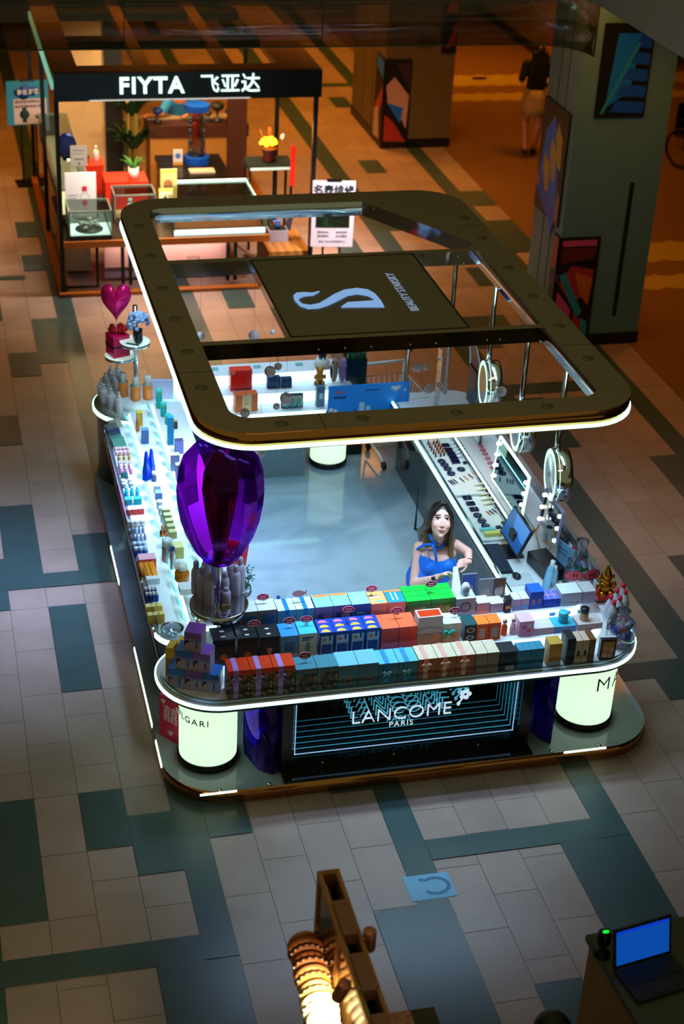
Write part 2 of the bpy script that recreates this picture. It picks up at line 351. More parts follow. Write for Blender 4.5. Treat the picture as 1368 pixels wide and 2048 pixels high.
# ================================================================ columns with painted panels
colm = M('column_cladding', (94, 138, 150), .45, nscale=3)
colm2 = M('column_cladding_warm', (104, 92, 62), .5, nscale=3)
def column(lab, y0, y1, m, zt=4.05):
    t = thing('column', lab, 'column', (6.25, y0, 0))
    w = 1.06; d = y1-y0
    MB().box(0, w, 0, d, .0, zt-.002).build('cladding', m, t)
    MB().box(-.012, w+.012, -.012, d+.012, .001, .14).build('plinth', BLACK, t)
    for y in (d*.36, d*.64): MB().box(-.004, .0, y-.006, y+.006, .14, zt-.01).build('joint', M('joint_dark', (60, 56, 40), .6), t)
    return t
c1 = column('grey clad pillar between the watch shop and the carpeted corridor, far from the kiosk', 11.5, 13.35, colm2)
c2 = column('big grey clad pillar right behind the kiosk canopy', 4.14, 5.02, colm)
MB().box(.72, .77, -.006, 0, .35, 1.9).build('slot', M('slot_dark', (26, 28, 26), .5), c2)
MB().box(.5, .72, -.02, 0, 1.52, 1.66).build('hatch', M('hatch', (70, 64, 44), .5), c1)
# abstract paint colours of the wrap-around panels
BLK = C(16, 16, 20)
def art(label, yf, parts, u0, u1, v0, v1, grp='painted panels on the pillars', base=BLK):
    """flat painting folded round the pillar's left front edge; parts = (material, [(u, v)...]); u < 0 lies on the left face"""
    m = MB(); mats = [base]
    x0 = 6.25
    def P(u, v, e): return (x0+u, yf-e, v) if u >= 0 else (x0-e, yf-u, v)
    for a, b in ((u0, min(0, u1)), (max(0, u0), u1)):
        if b-a < .01: continue
        if b <= 0: m.box(x0-.02, x0, yf-b, yf-a, v0, v1, 0)
        else: m.box(x0+a, x0+b, yf-.02, yf, v0, v1, 0)
    for mat, pl in parts:
        if mat not in mats: mats.append(mat)
        e = .022+.0006*len(m.f)/40
        m.quad([P(u, v, e) for u, v in pl], mats.index(mat))
    return tag(m.build('painted_panel', mats), label, 'painting', grp)
BL = C(14, 120, 255); CY = C(40, 150, 190); RD = C(176, 52, 40); PK = C(214, 80, 140); OR = C(206, 104, 30); YL = C(214, 170, 30); CR = C(196, 160, 150); DR = C(104, 30, 30); LB = C(20, 84, 220)
yf = 4.14
art('blue painting of yellow claw shapes on the big pillar\'s left face', yf, [(BL, [(-.2, 1.5), (-.28, 2.2), (-.5, 2.5), (-.72, 2.3), (-.8, 1.75), (-.5, 1.5), (-.3, 1.2)]), (LB, [(-.3, 1.5), (-.82, 1.9), (-.84, 1.6), (-.35, 1.35), (-.2, 1.4)]), (YL, [(-.22, 2.3), (-.38, 2.46), (-.42, 2.3), (-.3, 2.0), (-.2, 1.98)]), (YL, [(-.36, 2.12), (-.52, 2.26), (-.55, 2.08), (-.42, 1.8), (-.34, 1.82)]), (YL, [(-.52, 1.95), (-.68, 2.05), (-.7, 1.88), (-.58, 1.64), (-.5, 1.66)]), (OR, [(-.13, 1.7), (-.2, 1.75), (-.22, 1.42), (-.13, 1.4)]), (OR, [(-.78, 1.72), (-.86, 1.78), (-.86, 1.64), (-.8, 1.62)])], -.865, -.11, 1.38, 2.62)
art('dark blue painting of a ladder high on the big pillar\'s front', yf, [(BL, [(.3, 2.72), (.36, 3.5), (.62, 3.5), (.56, 2.9)])] + [(LB, [(.36+.05*k, 2.68+.17*k), (.74, 2.66+.17*k), (.74, 2.78+.17*k), (.42+.05*k, 2.8+.17*k)]) for k in range(5)] + [(CY, [(.25, 2.66), (.29, 2.66), (.62, 3.4), (.58, 3.4)])], .2, .76, 2.62, 3.6)
art('red and pink painting with a cyan bar low on the big pillar', yf, [(PK, [(.02, 1.2), (.42, 1.2), (.42, 1.27), (.02, 1.27)]), (DR, [(.02, 1.0), (.42, 1.06), (.42, 1.18), (.02, 1.18)]), (RD, [(.02, .78), (.16, .98), (.42, .92), (.42, .7), (.2, .52)]), (OR, [(.2, .9), (.3, .62), (.4, .5), (.42, .82)]), (CY, [(.02, .86), (.09, .9), (.34, .42), (.28, .36)]), (PK, [(-.14, .78), (-.0, .88), (-.0, .8), (-.14, .68)]), (RD, [(-.15, .9), (-.15, 1.28), (-.01, 1.28), (-.01, .95)]), (PK, [(.02, .45), (.02, .68), (.2, .46), (.2, .2), (.02, .2)]), (RD, [(.24, .2), (.24, .42), (.42, .2)]), (CY, [(.32, .36), (.42, .3), (.42, .1), (.36, .2)])], -.16, .46, .08, 1.3)
yf = 11.5
art('painting of a white kite and red petal low on the far pillar', yf, [(BL, [(-.38, 1.15), (-.02, 1.05), (-.02, 1.3), (-.38, 1.32)]), (RD, [(-.4, .55), (-.02, .95), (-.02, .7), (-.3, .4)]), (CR, [(-.42, .1), (-.42, .5), (-.2, .6), (-.1, .12)]), (CR, [(.02, .95), (.14, 1.08), (.38, .8), (.36, .3), (.2, .62), (.06, .68)]), (BL, [(.05, .7), (.3, .62), (.27, .38)]), (RD, [(.02, .52), (.16, .4), (.37, .1), (.02, .12)]), (C(60, 40, 60), [(.16, 1.28), (.38, 1.28), (.38, .9)])], -.45, .4, .07, 1.34)
art('red wave painting high on the far pillar', yf, [(RD, [(.9, 1.5), (1.04, 1.9), (1.04, 1.55)]), (RD, [(.86, 2.0), (1.02, 2.5), (1.04, 2.0)])], .84, 1.058, 1.42, 2.6)
# ================================================================ kiosk: plinth
marble = ramp_mat('grey_marble', 'noise', (122, 140, 152), (152, 168, 180), (.9, 1.3, 1), .08, dist=1.2, lo=.36, hi=.6)
deck = M('canopy_deck', (148, 132, 106), .6, nscale=2, var=.04, spec=.2)
pl_poly = rrect(.9, 4.54, -2.99, 2.05, .42, 10)
t = thing('kiosk_plinth', 'low marble topped platform with mirror bronze sides that carries the lit cosmetics kiosk', 'platform', (0, 0, 0))
MB().prism(pl_poly, 0, .11, 0, top=1, smooth=True).build('slab', [BRONZE, marble], t)
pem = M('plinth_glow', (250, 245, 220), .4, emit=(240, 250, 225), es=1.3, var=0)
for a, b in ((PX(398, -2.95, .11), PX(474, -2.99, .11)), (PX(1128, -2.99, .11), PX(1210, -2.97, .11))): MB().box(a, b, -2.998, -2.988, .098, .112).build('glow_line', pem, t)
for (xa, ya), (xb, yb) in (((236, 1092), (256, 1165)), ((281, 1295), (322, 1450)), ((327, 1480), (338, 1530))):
    MB().box(.892, .902, at(xb, yb, .1).y, at(xa, ya, .1).y, .08, .112).build('glow_line', pem, t)  # left edge: glowing lines added in place of reflected led light
for x in (1.25, 1.6, 3.68, 4.05): MB().lathe([(.018, 0), (.014, .01), (0, .012)], (x, -2.972, .111), 10).build('stud', CHROME, t)
# ---------------------------------------------------------------- counters
ACR = TM('acrylic_guard', (226, 240, 248), .06)
DARKM = M('dark_gloss_panel', (26, 28, 30), .1, coat=.5, var=0)
LIL = M('tier_white', (226, 230, 240), .3, var=.02)
def counter(lab, poly, z, tiers, led=True, ledpath=None, base=None, extra=None):
    t = thing('display_counter', lab, 'counter', (0, 0, 0))
    MB().prism(poly, z-.05, z, 0, top=1, smooth=True).build('worktop', [DARKM, LIL], t)
    if ledpath: MB().strip(ledpath, .012, z-.023, z+.001, 0, closed=led == 'closed').build('led_edge', LED, t)
    for p, h in tiers: MB().prism(p, h[0], h[1], 0, top=0, side=1, smooth=True).build('step', [LIL, LEDW], t)
    if base:
        for b_ in base: MB().box(*b_, 0).build('base_cabinet', [DARKM], t)
    return t
fp = rrect(.885, 4.39, -2.93, -2.16, (.42, .42, .06, .34), 12)
fpath = fp[-13:]+fp[:39-13]
front = counter('front kiosk counter with three glowing steps of boxed skincare above the lit sign', fp, .788,
    [(rrect(1.24, 4.2, -2.64, -2.16, (.28, .3, .05, .05)), (.788, .888)), (rrect(1.36, 4.06, -2.42, -2.16, (.14, .16, .05, .05)), (.888, .968))], True, fpath,
    [(1.72, 3.52, -2.3, -2.2, .111, .738)])
MB().strip([q for q in rrect(.915, 4.36, -2.9, -2.2, (.4, .4, .05, .3), 12)[:26]], .004, .788, .825, 0).build('acrylic_guard', ACR, front)
lp = rrect(.95, 1.66, -2.13, 1.42, (.2, .02, .02, .2), 8)
left = counter('long left kiosk counter whose glowing steps hold rows of small bottles', lp, .788,
    [(rrect(1.195, 1.66, -2.1, 1.4, .02), (.788, .888)), (rrect(1.40, 1.66, -2.08, 1.38, .02), (.888, .968))], False, None, [(1.04, 1.6, -1.95, 1.35, .111, .738)])
MB().strip(lp[8-7:12], .012, .752, .79, 0).build('led_edge', LED, left)
MB().strip([(.952, 1.2), (.95, -1.92)], .014, .74, .8, 0).build('chrome_rail', CHROME, left)
MB().strip([(1.0, 1.3), (1.0, -1.9)], .006, .42, .47, 0).build('lower_rail', CHROME, left)
MB().box(.965, .972, -2.0, 1.2, .79, .86).build('acrylic_guard', ACR, left)
for x in (1.192, 1.397):
    z = .888 if x < 1.3 else .968
    MB().box(x-.012, x+.0, -2.05, 1.35, z-.012, z-.004).build('step_lamp', LED, left)
rp = rrect(3.59, 4.39, -2.15, 1.5, (.02, .02, .2, .05), 6)
right = counter('right kiosk counter covered with make-up trays, till keyboard and round mirrors', rp, .85, [], False, None,
    [(3.7, 4.3, -1.95, 1.4, .111, .798)])
MB().strip([(3.6, 1.46), (3.6, -2.13)], -.014, .822, .862, 0).build('led_edge', LED, right)
MB().strip([(3.625, 1.4), (3.625, -2.1)], -.012, .85, .872, 0).build('chrome_rail', CHROME, right)
MB().box(4.345, 4.385, -2.1, 1.35, .85, .93).build('upstand', M('grey_upstand', (120, 116, 118), .3), right)
bp = rrect(1.66, 3.42, 1.34, 2.02, (.02, .2, .2, .02), 6)
back = counter('back kiosk counter with white glowing steps of gift boxes', bp, .80,
    [(rrect(1.68, 3.3, 1.56, 2.02, .02), (.80, .90)), (rrect(1.68, 3.2, 1.78, 2.02, .02), (.90, 1.0))], False, None, [(1.7, 2.82, 1.42, 1.9, .111, .75)])
MB().strip([(1.67, 1.34), (2.98, 1.34)], .014, .765, .808, 0).build('led_edge', LED, back)
MB().box(2.36, 2.82, 1.4, 1.42, .111, .745).build('front_panel', M('grey_front_panel', (120, 136, 142), .3), back)
# ---------------------------------------------------------------- lit drums
def drum(lab, x, y, r, word, size, a0, thin, tz=.40):
    t = thing('lit_drum', lab, 'light column', (x, y, .111), 0, 'lit drums under the counters')
    lb = MB().lathe([(r, .055), (r, .618)], n=40).build('lamp_body', LAMP, t)
    MB().lathe([(r+.012, 0), (r+.012, .055), (r, .056)], n=40).build('base_ring', M('drum_base', (20, 22, 20), .2), t)
    MB().lathe([(r+.006, .618), (r+.006, .626)], n=40).build('top_ring', M('drum_top', (40, 44, 42), .3), t)
    if word:
        me = text_mesh(word, size, .0012, bold=-.002 if thin else 0, spacing=1.25)
        bm = bmesh.new(); bm.from_mesh(me)
        bmesh.ops.subdivide_edges(bm, edges=[e for e in bm.edges if e.calc_length() > .03], cuts=3)
        for v in bm.verts:
            a = a0+v.co.x/r; z = v.co.y+tz; q = r+.0015+v.co.z
            v.co = Vector((q*math.sin(a), -q*math.cos(a), z))
        bm.to_mesh(me); bm.free(); me.materials.clear(); me.materials.append(M('drum_letters', (44, 60, 66), .5))
        me.name = 'lettering'; o = bpy.data.objects.new('lettering', me); COL.objects.link(o); o.parent = lb
    return t
drum('lit white drum under the left end of the front counter, small spaced letters', 1.235, -2.57, .205, 'BVLGARI', .072, R(-55), False)
drum('lit white drum under the right end of the front counter, large letters', 4.065, -2.59, .205, 'MAC', .165, R(48), True, .36)
drum('lit white drum inside the kiosk under the back counter', 3.10, 1.64, .17, None, 0, 0, False)
# ---------------------------------------------------------------- tinted acrylic screens
PUR = TM('purple_acrylic', (112, 76, 214), .10, .05, (170, 130, 255))
def screen(lab, path):
    m = MB(); m.strip(path, .008, .111, .735, 0)
    return tag(m.build('acrylic_screen', PUR), lab, 'screen', 'purple screens under the front counter')
screen('purple acrylic screen standing between the left lit drum and the lightbox sign', [(1.52, -2.45), (1.5, -2.6), (1.53, -2.7), (1.56, -2.8), (1.64, -2.86), (1.7, -2.84)])
screen('purple acrylic screen curling in front of the right lit drum', [(3.60, -2.62), (3.62, -2.74), (3.66, -2.83), (3.71, -2.88)])
# ---------------------------------------------------------------- infinity lightbox sign
t = thing('lightbox_sign', 'dark lightbox sign with receding blue lines and white letters under the front counter', 'sign', (0, 0, 0))
x0, x1, z0, z1, yf = 1.80, 3.42, .235, .70, -2.84
b = MB(); b.box(x0-.1, x0-.02, yf-.03, -2.32, .112, .738); b.box(x1+.03, x1+.11, yf-.03, -2.32, .112, .738); b.box(x0-.02, x1+.03, yf-.03, -2.32, .112, .2); b.box(x0-.1, x1+.11, -2.985, yf-.03, .1105, .128); b.box(x0-.02, x1+.03, -2.36, -2.32, .2, .738)
csg = b.build('casing', M('sign_casing', (24, 22, 20), .12, coat=.5, var=0), t)
for x in (2.0, 2.52, 3.15): MB().lathe([(.012, 0), (.009, .006), (0, .007)], (0, 0, 0), 10, T=XF((x, yf-.031, .17), rx=R(90))).build('screw', CHROME, csg)
for k in range(7):  # copies behind the first stand in for the mirror's reflections
    f = .62**k; y = yf+.004+.062*k; i = .006*k
    e = M('sign_line_%d' % k, (120, 200, 240), .5, emit=(150, 195, 245) if k == 0 else (60, 190, 225), es=.75 if k == 0 else .5*f**.6, var=0)
    w = .0075 if k == 0 else .006
    for a, b_, c, d in ((x0, x0+w, z0, z1), (x1-w, x1, z0, z1), (x0, x1, z0, z0+w)): MB().box(a, b_, y, y+.004, c, d).build('glow_line', e, t)
for k in range(6):  # dimmer letters behind the first are modelled reflections
    y = yf+.012+.062*k
    e = M('sign_letter_%d' % k, (180, 220, 240), .4, emit=(215, 235, 255) if k == 0 else (40, 185, 215), es=.8 if k == 0 else .52*.82**k, var=0)
    text('lettering', 'LANCOME', .155, e, t, XF((2.57, y, .445)) @ STAND, depth=.002 if k else .006, bold=-.003, spacing=1.02)
    if k < 2: text('lettering', 'PARIS', .062, e, t, XF((2.57, y, .385)) @ STAND, depth=.002, spacing=1.2)
    rose = MB()
    for q in range(5): rose.ball((3.03+.028*math.cos(q*1.26), y, .6+.028*math.sin(q*1.26)), (.02, .003, .02), 8)
    rose.tube([(2.985, y, .53), (3.02, y, .58)], .006, 6); rose.ball((2.985, y, .525), (.014, .003, .02), 8)
    rose.build('rose_emblem', e, t)
# ---------------------------------------------------------------- canopy
t = canopy = thing('kiosk_canopy', 'dark rounded frame canopy with white led rim floating over the cosmetics kiosk', 'canopy', (0, 0, 0))
ZB, ZT = 2.445, 2.575
outer = rrect(1.2, 4.3, -2.43, 2.18, .40, 10); inner = rrect(1.44, 4.05, -2.2, 1.92, .15, 10)
MB().ring(outer, inner, ZB, ZT, 0, 1, inside=2).build('frame', [deck, BRONZE, CHROME], t)
MB().strip(outer, .012, 2.456, 2.480, 0, True).build('led_rim', LED, t)
MB().prism([(3.37, 1.93), (4.06, .80), (4.06, 1.93)], ZB, ZT-.0005, 0, side=1).build('corner_gusset', [deck, CHROME], t)
for ya, yb in ((.605, .68), (-1.012, -.945)): MB().box(1.44, 4.05, ya, yb, ZB+.01, ZT-.001, 1, top=0).build('cross_beam', [deck, CHROME if ya > 0 else M('smoked_mirror', (96, 84, 62), .06, 1, var=0)], t)
cpn = MB().box(2.10, 3.48, -.95, .61, 2.50, ZT-.0006, 1, top=0).build('centre_panel', [M('centre_deck', (134, 124, 100), .6, nscale=3, var=.04, spec=.2), CHROME], t)
MB().ring(rrect(2.10, 3.48, -.95, .61, .01, 1), rrect(2.115, 3.465, -.935, .595, .01, 1), ZT-.0004, ZT+.002, 0).build('panel_seam', BLACK, t)
ccm = M('cover_cap', (120, 106, 84), .5)
for x, y in [(1.32, y) for y in (-1.7, -1.1, -.5, .1, .8, 1.5)]+[(4.17, y) for y in (-1.6, -1.0, -.4, .2, .9, 1.4)]+[(x, -2.315) for x in (1.75, 2.3, 2.95, 3.6)]: MB().lathe([(.045, 0), (.045, .002), (0, .003)], (x, y, ZT), 18).build('cover_cap', ccm, t)
for x0_, x1_, y0_, y1_ in ((1.2, 1.44, -1.45, -1.444), (2.02, 2.026, -2.43, -2.2), (4.05, 4.3, -1.36, -1.354), (4.05, 4.3, 1.2, 1.206)): MB().box(x0_, x1_, y0_, y1_, ZT-.0002, ZT+.0008).build('seam', BLACK, t)
lit = M('logo_white', (214, 230, 250), .4, emit=(120, 170, 235), es=.75, var=0)
S = [(960, 495), (975, 483), (1010, 481), (1050, 483), (1083, 475), (1055, 492), (1012, 496), (988, 506), (984, 520), (1000, 535), (1040, 541), (1080, 533), (1110, 516), (1150, 491), (1200, 469), (1260, 461), (1310, 468), (1345, 488), (1372, 520), (1388, 548), (1300, 548), (1185, 549), (1215, 528), (1335, 520), (1345, 512), (1310, 494), (1260, 486), (1215, 494), (1165, 520), (1120, 541), (1080, 553), (1030, 556), (990, 542), (964, 514)]
sp = [at(180+x*.424, 380+y*.424, ZT+.012) for x, y in S]
from mathutils.geometry import tessellate_polygon
lg = MB(); lo = [(p.x, p.y, ZT+.012) for p in sp]; n = len(lo)
for tri in tessellate_polygon([[Vector(p) for p in lo]]): lg.add([lo[i] for i in tri], [(0, 1, 2)], 0)
lb_ = [(x, y, ZT) for x, y, z in lo]
lg.add(lo+lb_, [(i, (i+1) % n, n+(i+1) % n, n+i) for i in range(n)], 0)
lg.build('swan_logo', lit, cpn)
text('lettering', 'BEAUTY STARSKY', .098, M('letter_white', (200, 210, 225), .4, emit=(150, 175, 215), es=.42, var=0), cpn, XF((3.19, -.195, ZT), R(90)), depth=.006, bold=-.001)
for i, (x, y, z) in enumerate(((4.15, -1.30, .85), (4.15, -.47, .85), (4.15, .38, .85), (1.36, -2.25, .968), (4.15, 1.45, .85))): MB().cyl((x, y, z+.001), .021 if x > 2 else .017, ZB-z-.002, 16).build('pole', CHROME, t)
for x, y in ((1.5, 1.9), (3.3, 1.9), (1.47, .6), (3.9, .6), (2.3, -.95), (2.5, -.95), (2.7, -.95), (3.0, -.95), (3.2, -.95), (3.6, -.95), (3.7, -.95)): MB().ball((x, y-.07, 2.5), .008, 8).build('bolt', CHROME, t)
# ---------------------------------------------------------------- clear balls on strings under the canopy
gb = M('clear_ball', (250, 236, 255), .06, trans=.3, ior=1.15, var=0)
BALLS = [(401, 672, .6, .036, 'left of the logo panel'), (508, 671, .6, .046, 'beside the logo panel, larger'), (545, 664, .55, .022, 'touching the logo panel edge, smallest'), (540, 743, -.98, .042, 'in front of the red gift box'), (556, 733, -.98, .028, 'behind the ball by the red gift box'), (572, 797, -.98, .046, 'in front of the framed bottle set'), (553, 813, -.98, .026, 'by the orange gift case'), (490, 826, -1.3, .036, 'at the front left canopy corner'), (834, 735, -.98, .038, 'above the trolley, left one of a pair'), (851, 733, -.98, .030, 'above the trolley, right one of a pair'), (858, 777, -1.2, .038, 'left of a pair beside the blue banner'), (880, 770, -1.2, .028, 'right of a pair beside the blue banner'), (1003, 783, -.98, .040, 'beside the far round mirror'), (520, 905, -1.6, .042, 'under the canopy rim near the purple balloon')]
for px, py, Y, r, wh in BALLS:
    p = aty(px, py, Y)
    t = thing('hanging_ball', 'clear glass ball hung on a thread, '+wh, 'ornament', p, 0, 'clear balls hung under the canopy')
    MB().ball((0, 0, 0), r, 20).build('ball', gb, t)
    MB().tube([(0, 0, r), (0, 0, max(r+.01, 2.45-p.z))], .0012, 5).build('thread', M('thread', (200, 210, 220), .4), t)
# ================================================================ boxed goods on the front counter
def carton(name, lab, cat, loc, w, d, h, body, top=None, rz=0, group=None, art=(), ribbon=None, bow=None, topart=(), rx=0):
    """a carton standing on z = 0 with its front at y = 0; art = (material, 'rect'/'disc'/'poly', numbers in 0..1 of the front face)"""
    m = MB(); mats = [body, top or body]; T = XF((0, 0, 0), 0, rx) if rx else None
    m.box(-w/2, w/2, 0, d, 0, h, 0, T, top=1)
    def mi(q):
        if q not in mats: mats.append(q)
        return mats.index(q)
    e = .0012
    for a in art:
        if a[1] == 'rect': u0, v0, u1, v1 = a[2]; pts = [(u0, v0), (u1, v0), (u1, v1), (u0, v1)]
        elif a[1] == 'disc': u, v, r = a[2]; pts = [(u+r*math.cos(2*math.pi*i/16)/w*h, v+r*math.sin(2*math.pi*i/16)) for i in range(16)]
        elif a[1] == 'oval': u, v, ru, rv = a[2]; pts = [(u+ru*math.cos(2*math.pi*i/16), v+rv*math.sin(2*math.pi*i/16)) for i in range(16)]
        else: pts = a[2]
        m.quad([((u-.5)*w, -e, v*h) for u, v in pts], mi(a[0]), T); e += .0004
    e = .001
    for a in topart:
        if a[1] == 'rect': u0, v0, u1, v1 = a[2]; pts = [(u0, v0), (u1, v0), (u1, v1), (u0, v1)]
        else: u, v, r = a[2]; pts = [(u+r*math.cos(math.pi*i/8)/w*d, v+r*math.sin(math.pi*i/8)) for i in range(a[3] if len(a) > 3 else 16)]
        m.quad([((u-.5)*w, v*d, h+e) for u, v in pts], mi(a[0]), T); e += .0003
    if not ribbon and not bow:
        o = m.build(name, mats, None, loc, rz); return tag(o, lab, cat, group)
    t = thing(name, lab, cat, loc, rz, group); m.build('carton', mats, t)
    if ribbon:
        r = MB(); u = ribbon[1] if len(ribbon) > 1 else .5; x = (u-.5)*w; q = .12*w
        r.box(x-q, x+q, -.003, -.0008, 0, h+.003); r.box(x-q, x+q, -.003, d+.002, h+.0008, h+.003); r.build('ribbon', ribbon[0], t)
    if bow:
        b = MB(); u, v, s = bow[1:4]; x = (u-.5)*w; z = v*h
        for sg in (-1, 1):
            b.tube([(x, -.012, z), (x+sg*s*.6, -.02, z+s*.5), (x+sg*s, -.018, z+s*.2), (x+sg*s*.6, -.014, z-.05*s), (x, -.012, z)], s*.16, 6)
            b.tube([(x, -.012, z), (x+sg*s*.5, -.014, z-s*.6), (x+sg*s*.75, -.012, z-s*1.1)], [s*.14, s*.12, s*.1], 6)
        b.ball((x, -.016, z), s*.22, 8); b.build('bow', bow[0], t)
    return t
TIER = [(-2.865, .788), (-2.60, .888), (-2.385, .968)]
STEP = ['lowest', 'middle', 'top']
flor = ramp_mat('flower_print', 'voronoi', (190, 130, 30), (44, 26, 14), (34, 34, 34), .4, lo=.1, hi=.55)
def row(tier, pl, prr, n, pyt, dep, lab, cat, grp, name='cosmetic_box', gap=.004, dy=0, stack=1, **k):
    """n equal cartons side by side between two image columns, their front top edge on image row pyt"""
    Y, z = TIER[tier]; Y += dy
    xa = PX(pl, Y, z+.1); xb = PX(prr, Y, z+.1); xm = (xa+xb)/2
    h = min(.34, max(.05, PYz(pyt, xm, Y)-z)); w = (xb-xa)/n; out = []
    proto = None
    for i in range(n):
        L = lab if n == 1 else '%s, %s from left' % (lab, ORD[i])
        loc = (xa+w*(i+.5), Y, z)
        if proto is None: proto = o = carton(name, L, cat, loc, w-gap, dep, h, group=grp if n > 1 else None, **k)
        else: o = dup(proto, loc, label=L)
        out.append(o)
    return out
G1 = 'gift boxes on the lowest front step'; G2 = 'boxes on the middle front step'; G3 = 'boxes on the top front step'
LILA = C(176, 140, 214, r=.3); ORED = C(222, 60, 16, r=.3); TEAL = C(64, 132, 150); TEALD = C(72, 104, 116); AQUA = C(120, 190, 206); GOLD = M('gold', (214, 150, 40), .2, 1, var=0)
BRN = C(122, 70, 22); CREAM = C(226, 206, 176); SKY = C(96, 176, 232); NAVY = C(18, 28, 66); DBL = C(24, 66, 170); WHT = C(228, 228, 232); INK = C(14, 16, 22); MAG = C(196, 30, 96, r=.3)
row(0, 456, 590, 3, 1337, .15, 'orange red lidded flower print gift box with lilac ribbon, lowest step', 'gift box', G1, body=flor, top=ORED, art=[(ORED, 'rect', (0, .83, 1, 1))], ribbon=(LILA, .35), bow=(LILA, .35, .72, .035))
row(0, 591, 676, 2, 1336, .15, 'gift box with teal lid and golden flower print on the lowest step', 'gift box', G1, body=flor, top=TEAL, art=[(TEALD, 'rect', (0, .8, 1, 1)), (TEALD, 'rect', (0, 0, .14, 1)), (TEALD, 'rect', (0, 0, 1, .1))])
row(0, 676, 757, 2, 1329, .17, 'blue grey carton with a small square picture on the lowest step', 'box', G1, body=TEALD, top=AQUA, art=[(C(150, 110, 80), 'rect', (.36, .16, .66, .46)), (C(100, 60, 40), 'disc', (.5, .3, .08))])
row(0, 757, 836, 2, 1325, .17, 'teal carton with pale blue ribbon and bow on the lowest step', 'box', G1, body=C(58, 110, 128), top=C(96, 190, 214), art=[(C(130, 110, 90), 'rect', (.28, .1, .5, .4))], ribbon=(C(52, 140, 190), .42), bow=(C(150, 210, 224), .4, .6, .03))
row(0, 836, 950, 3, 1314, .17, 'orange brown carton with cream top and pink bow on the lowest step', 'box', G1, body=C(168, 84, 26), top=CREAM, art=[(C(196, 120, 60), 'oval', (.4, .25, .17, .2))], ribbon=(C(236, 170, 150), .4), bow=(C(238, 170, 150), .4, .74, .034))
row(0, 951, 998, 2, 1306, .16, 'plain beige carton between the orange bows and the black box, lowest step', 'box', G1, body=C(140, 112, 92), top=CREAM)
row(0, 999, 1033, 1, 1304, .13, 'black box with a low silver label standing on the lowest step', 'box', None, body=INK, top=C(24, 24, 34), art=[(C(150, 150, 150), 'rect', (.38, .08, .92, .3))])
row(0, 1036, 1088, 4, 1299, .1, 'slim teal blue carton on the lowest step right of the black box', 'box', G1, gap=.002, body=C(40, 112, 142), top=C(60, 140, 170))
row(0, 1097, 1124, 1, 1288, .1, 'ochre yellow carton alone on the lowest step', 'box', None, body=C(196, 136, 30), top=C(206, 160, 60), art=[(C(150, 150, 140), 'rect', (0, 0, 1, .22))])
row(0, 1132, 1149, 1, 1278, .12, 'slim black carton beside the two beige window cartons', 'box', None, body=INK)
row(0, 1150, 1177, 2, 1281, .12, 'pinkish beige carton with a small dark window, lowest step', 'box', G1, body=C(206, 164, 132), top=C(220, 190, 166), art=[(INK, 'rect', (.25, .36, .75, .58))])
row(0, 1178, 1190, 1, 1279, .12, 'slim brown carton at the right end of the beige pair', 'box', None, body=C(120, 74, 30))
# a dark framed picture box leaning back
Y, z = TIER[0]; x = PX(1217, Y+.02, .9)
carton('picture_box', 'dark pink windowed box leaning at the lowest front step\'s right end', 'box', (x, Y+.02, z), .115, .05, .17, C(26, 22, 26), rz=R(-6), art=[(C(190, 120, 40), 'rect', (.12, .1, .88, .9)), (C(226, 150, 140), 'rect', (.2, .12, .48, .6)), (C(226, 150, 140), 'rect', (.55, .12, .8, .55))], topart=[(WHT, 'rect', (0, .6, 1, 1))])
# ---- middle step
AMB = C(226, 108, 20)
row(1, 425, 471, 1, 1280, .16, 'black carton with an amber disc beside the skincare pyramid', 'box', None, body=INK, top=C(20, 24, 34), art=[(C(60, 34, 14), 'rect', (.04, .04, .96, .76)), (AMB, 'disc', (.5, .34, .12))], topart=[(WHT, 'rect', (.4, .2, .6, .3)), (WHT, 'rect', (.4, .6, .6, .7))])
row(1, 475, 516, 1, 1276, .16, 'black carton with an amber disc, second from the skincare pyramid', 'box', None, body=INK, top=C(20, 24, 34), art=[(C(60, 34, 14), 'rect', (.04, .04, .96, .76)), (AMB, 'disc', (.5, .34, .12))], topart=[(WHT, 'rect', (.4, .2, .6, .3)), (WHT, 'rect', (.4, .6, .6, .7))])
row(1, 518, 559, 1, 1274, .16, 'black carton printed with a pink cup beside the blue cartons', 'box', None, body=INK, top=C(20, 24, 34), art=[(C(54, 30, 16), 'rect', (.04, .04, .96, .8)), (C(222, 140, 140), 'poly', [(.38, .56), (.66, .56), (.58, .28), (.46, .28)])], topart=[(WHT, 'rect', (.4, .2, .6, .3)), (WHT, 'rect', (.4, .6, .6, .7))])
row(1, 561, 597, 1, 1272, .16, 'pale blue carton with a misty picture between black and white cartons', 'box', None, body=C(96, 156, 206), top=C(60, 150, 226), art=[(C(60, 110, 180), 'rect', (.2, .35, .8, .75)), (C(190, 216, 232), 'rect', (0, 0, 1, .25))])
row(1, 598, 634, 1, 1267, .16, 'white carton with a green oval and blue heading', 'box', None, body=C(210, 212, 218), top=C(70, 196, 226), art=[(C(70, 150, 140), 'oval', (.5, .45, .14, .22)), (C(40, 90, 140), 'rect', (.14, .8, .8, .86)), (C(40, 90, 140), 'rect', (.14, .72, .6, .77))])
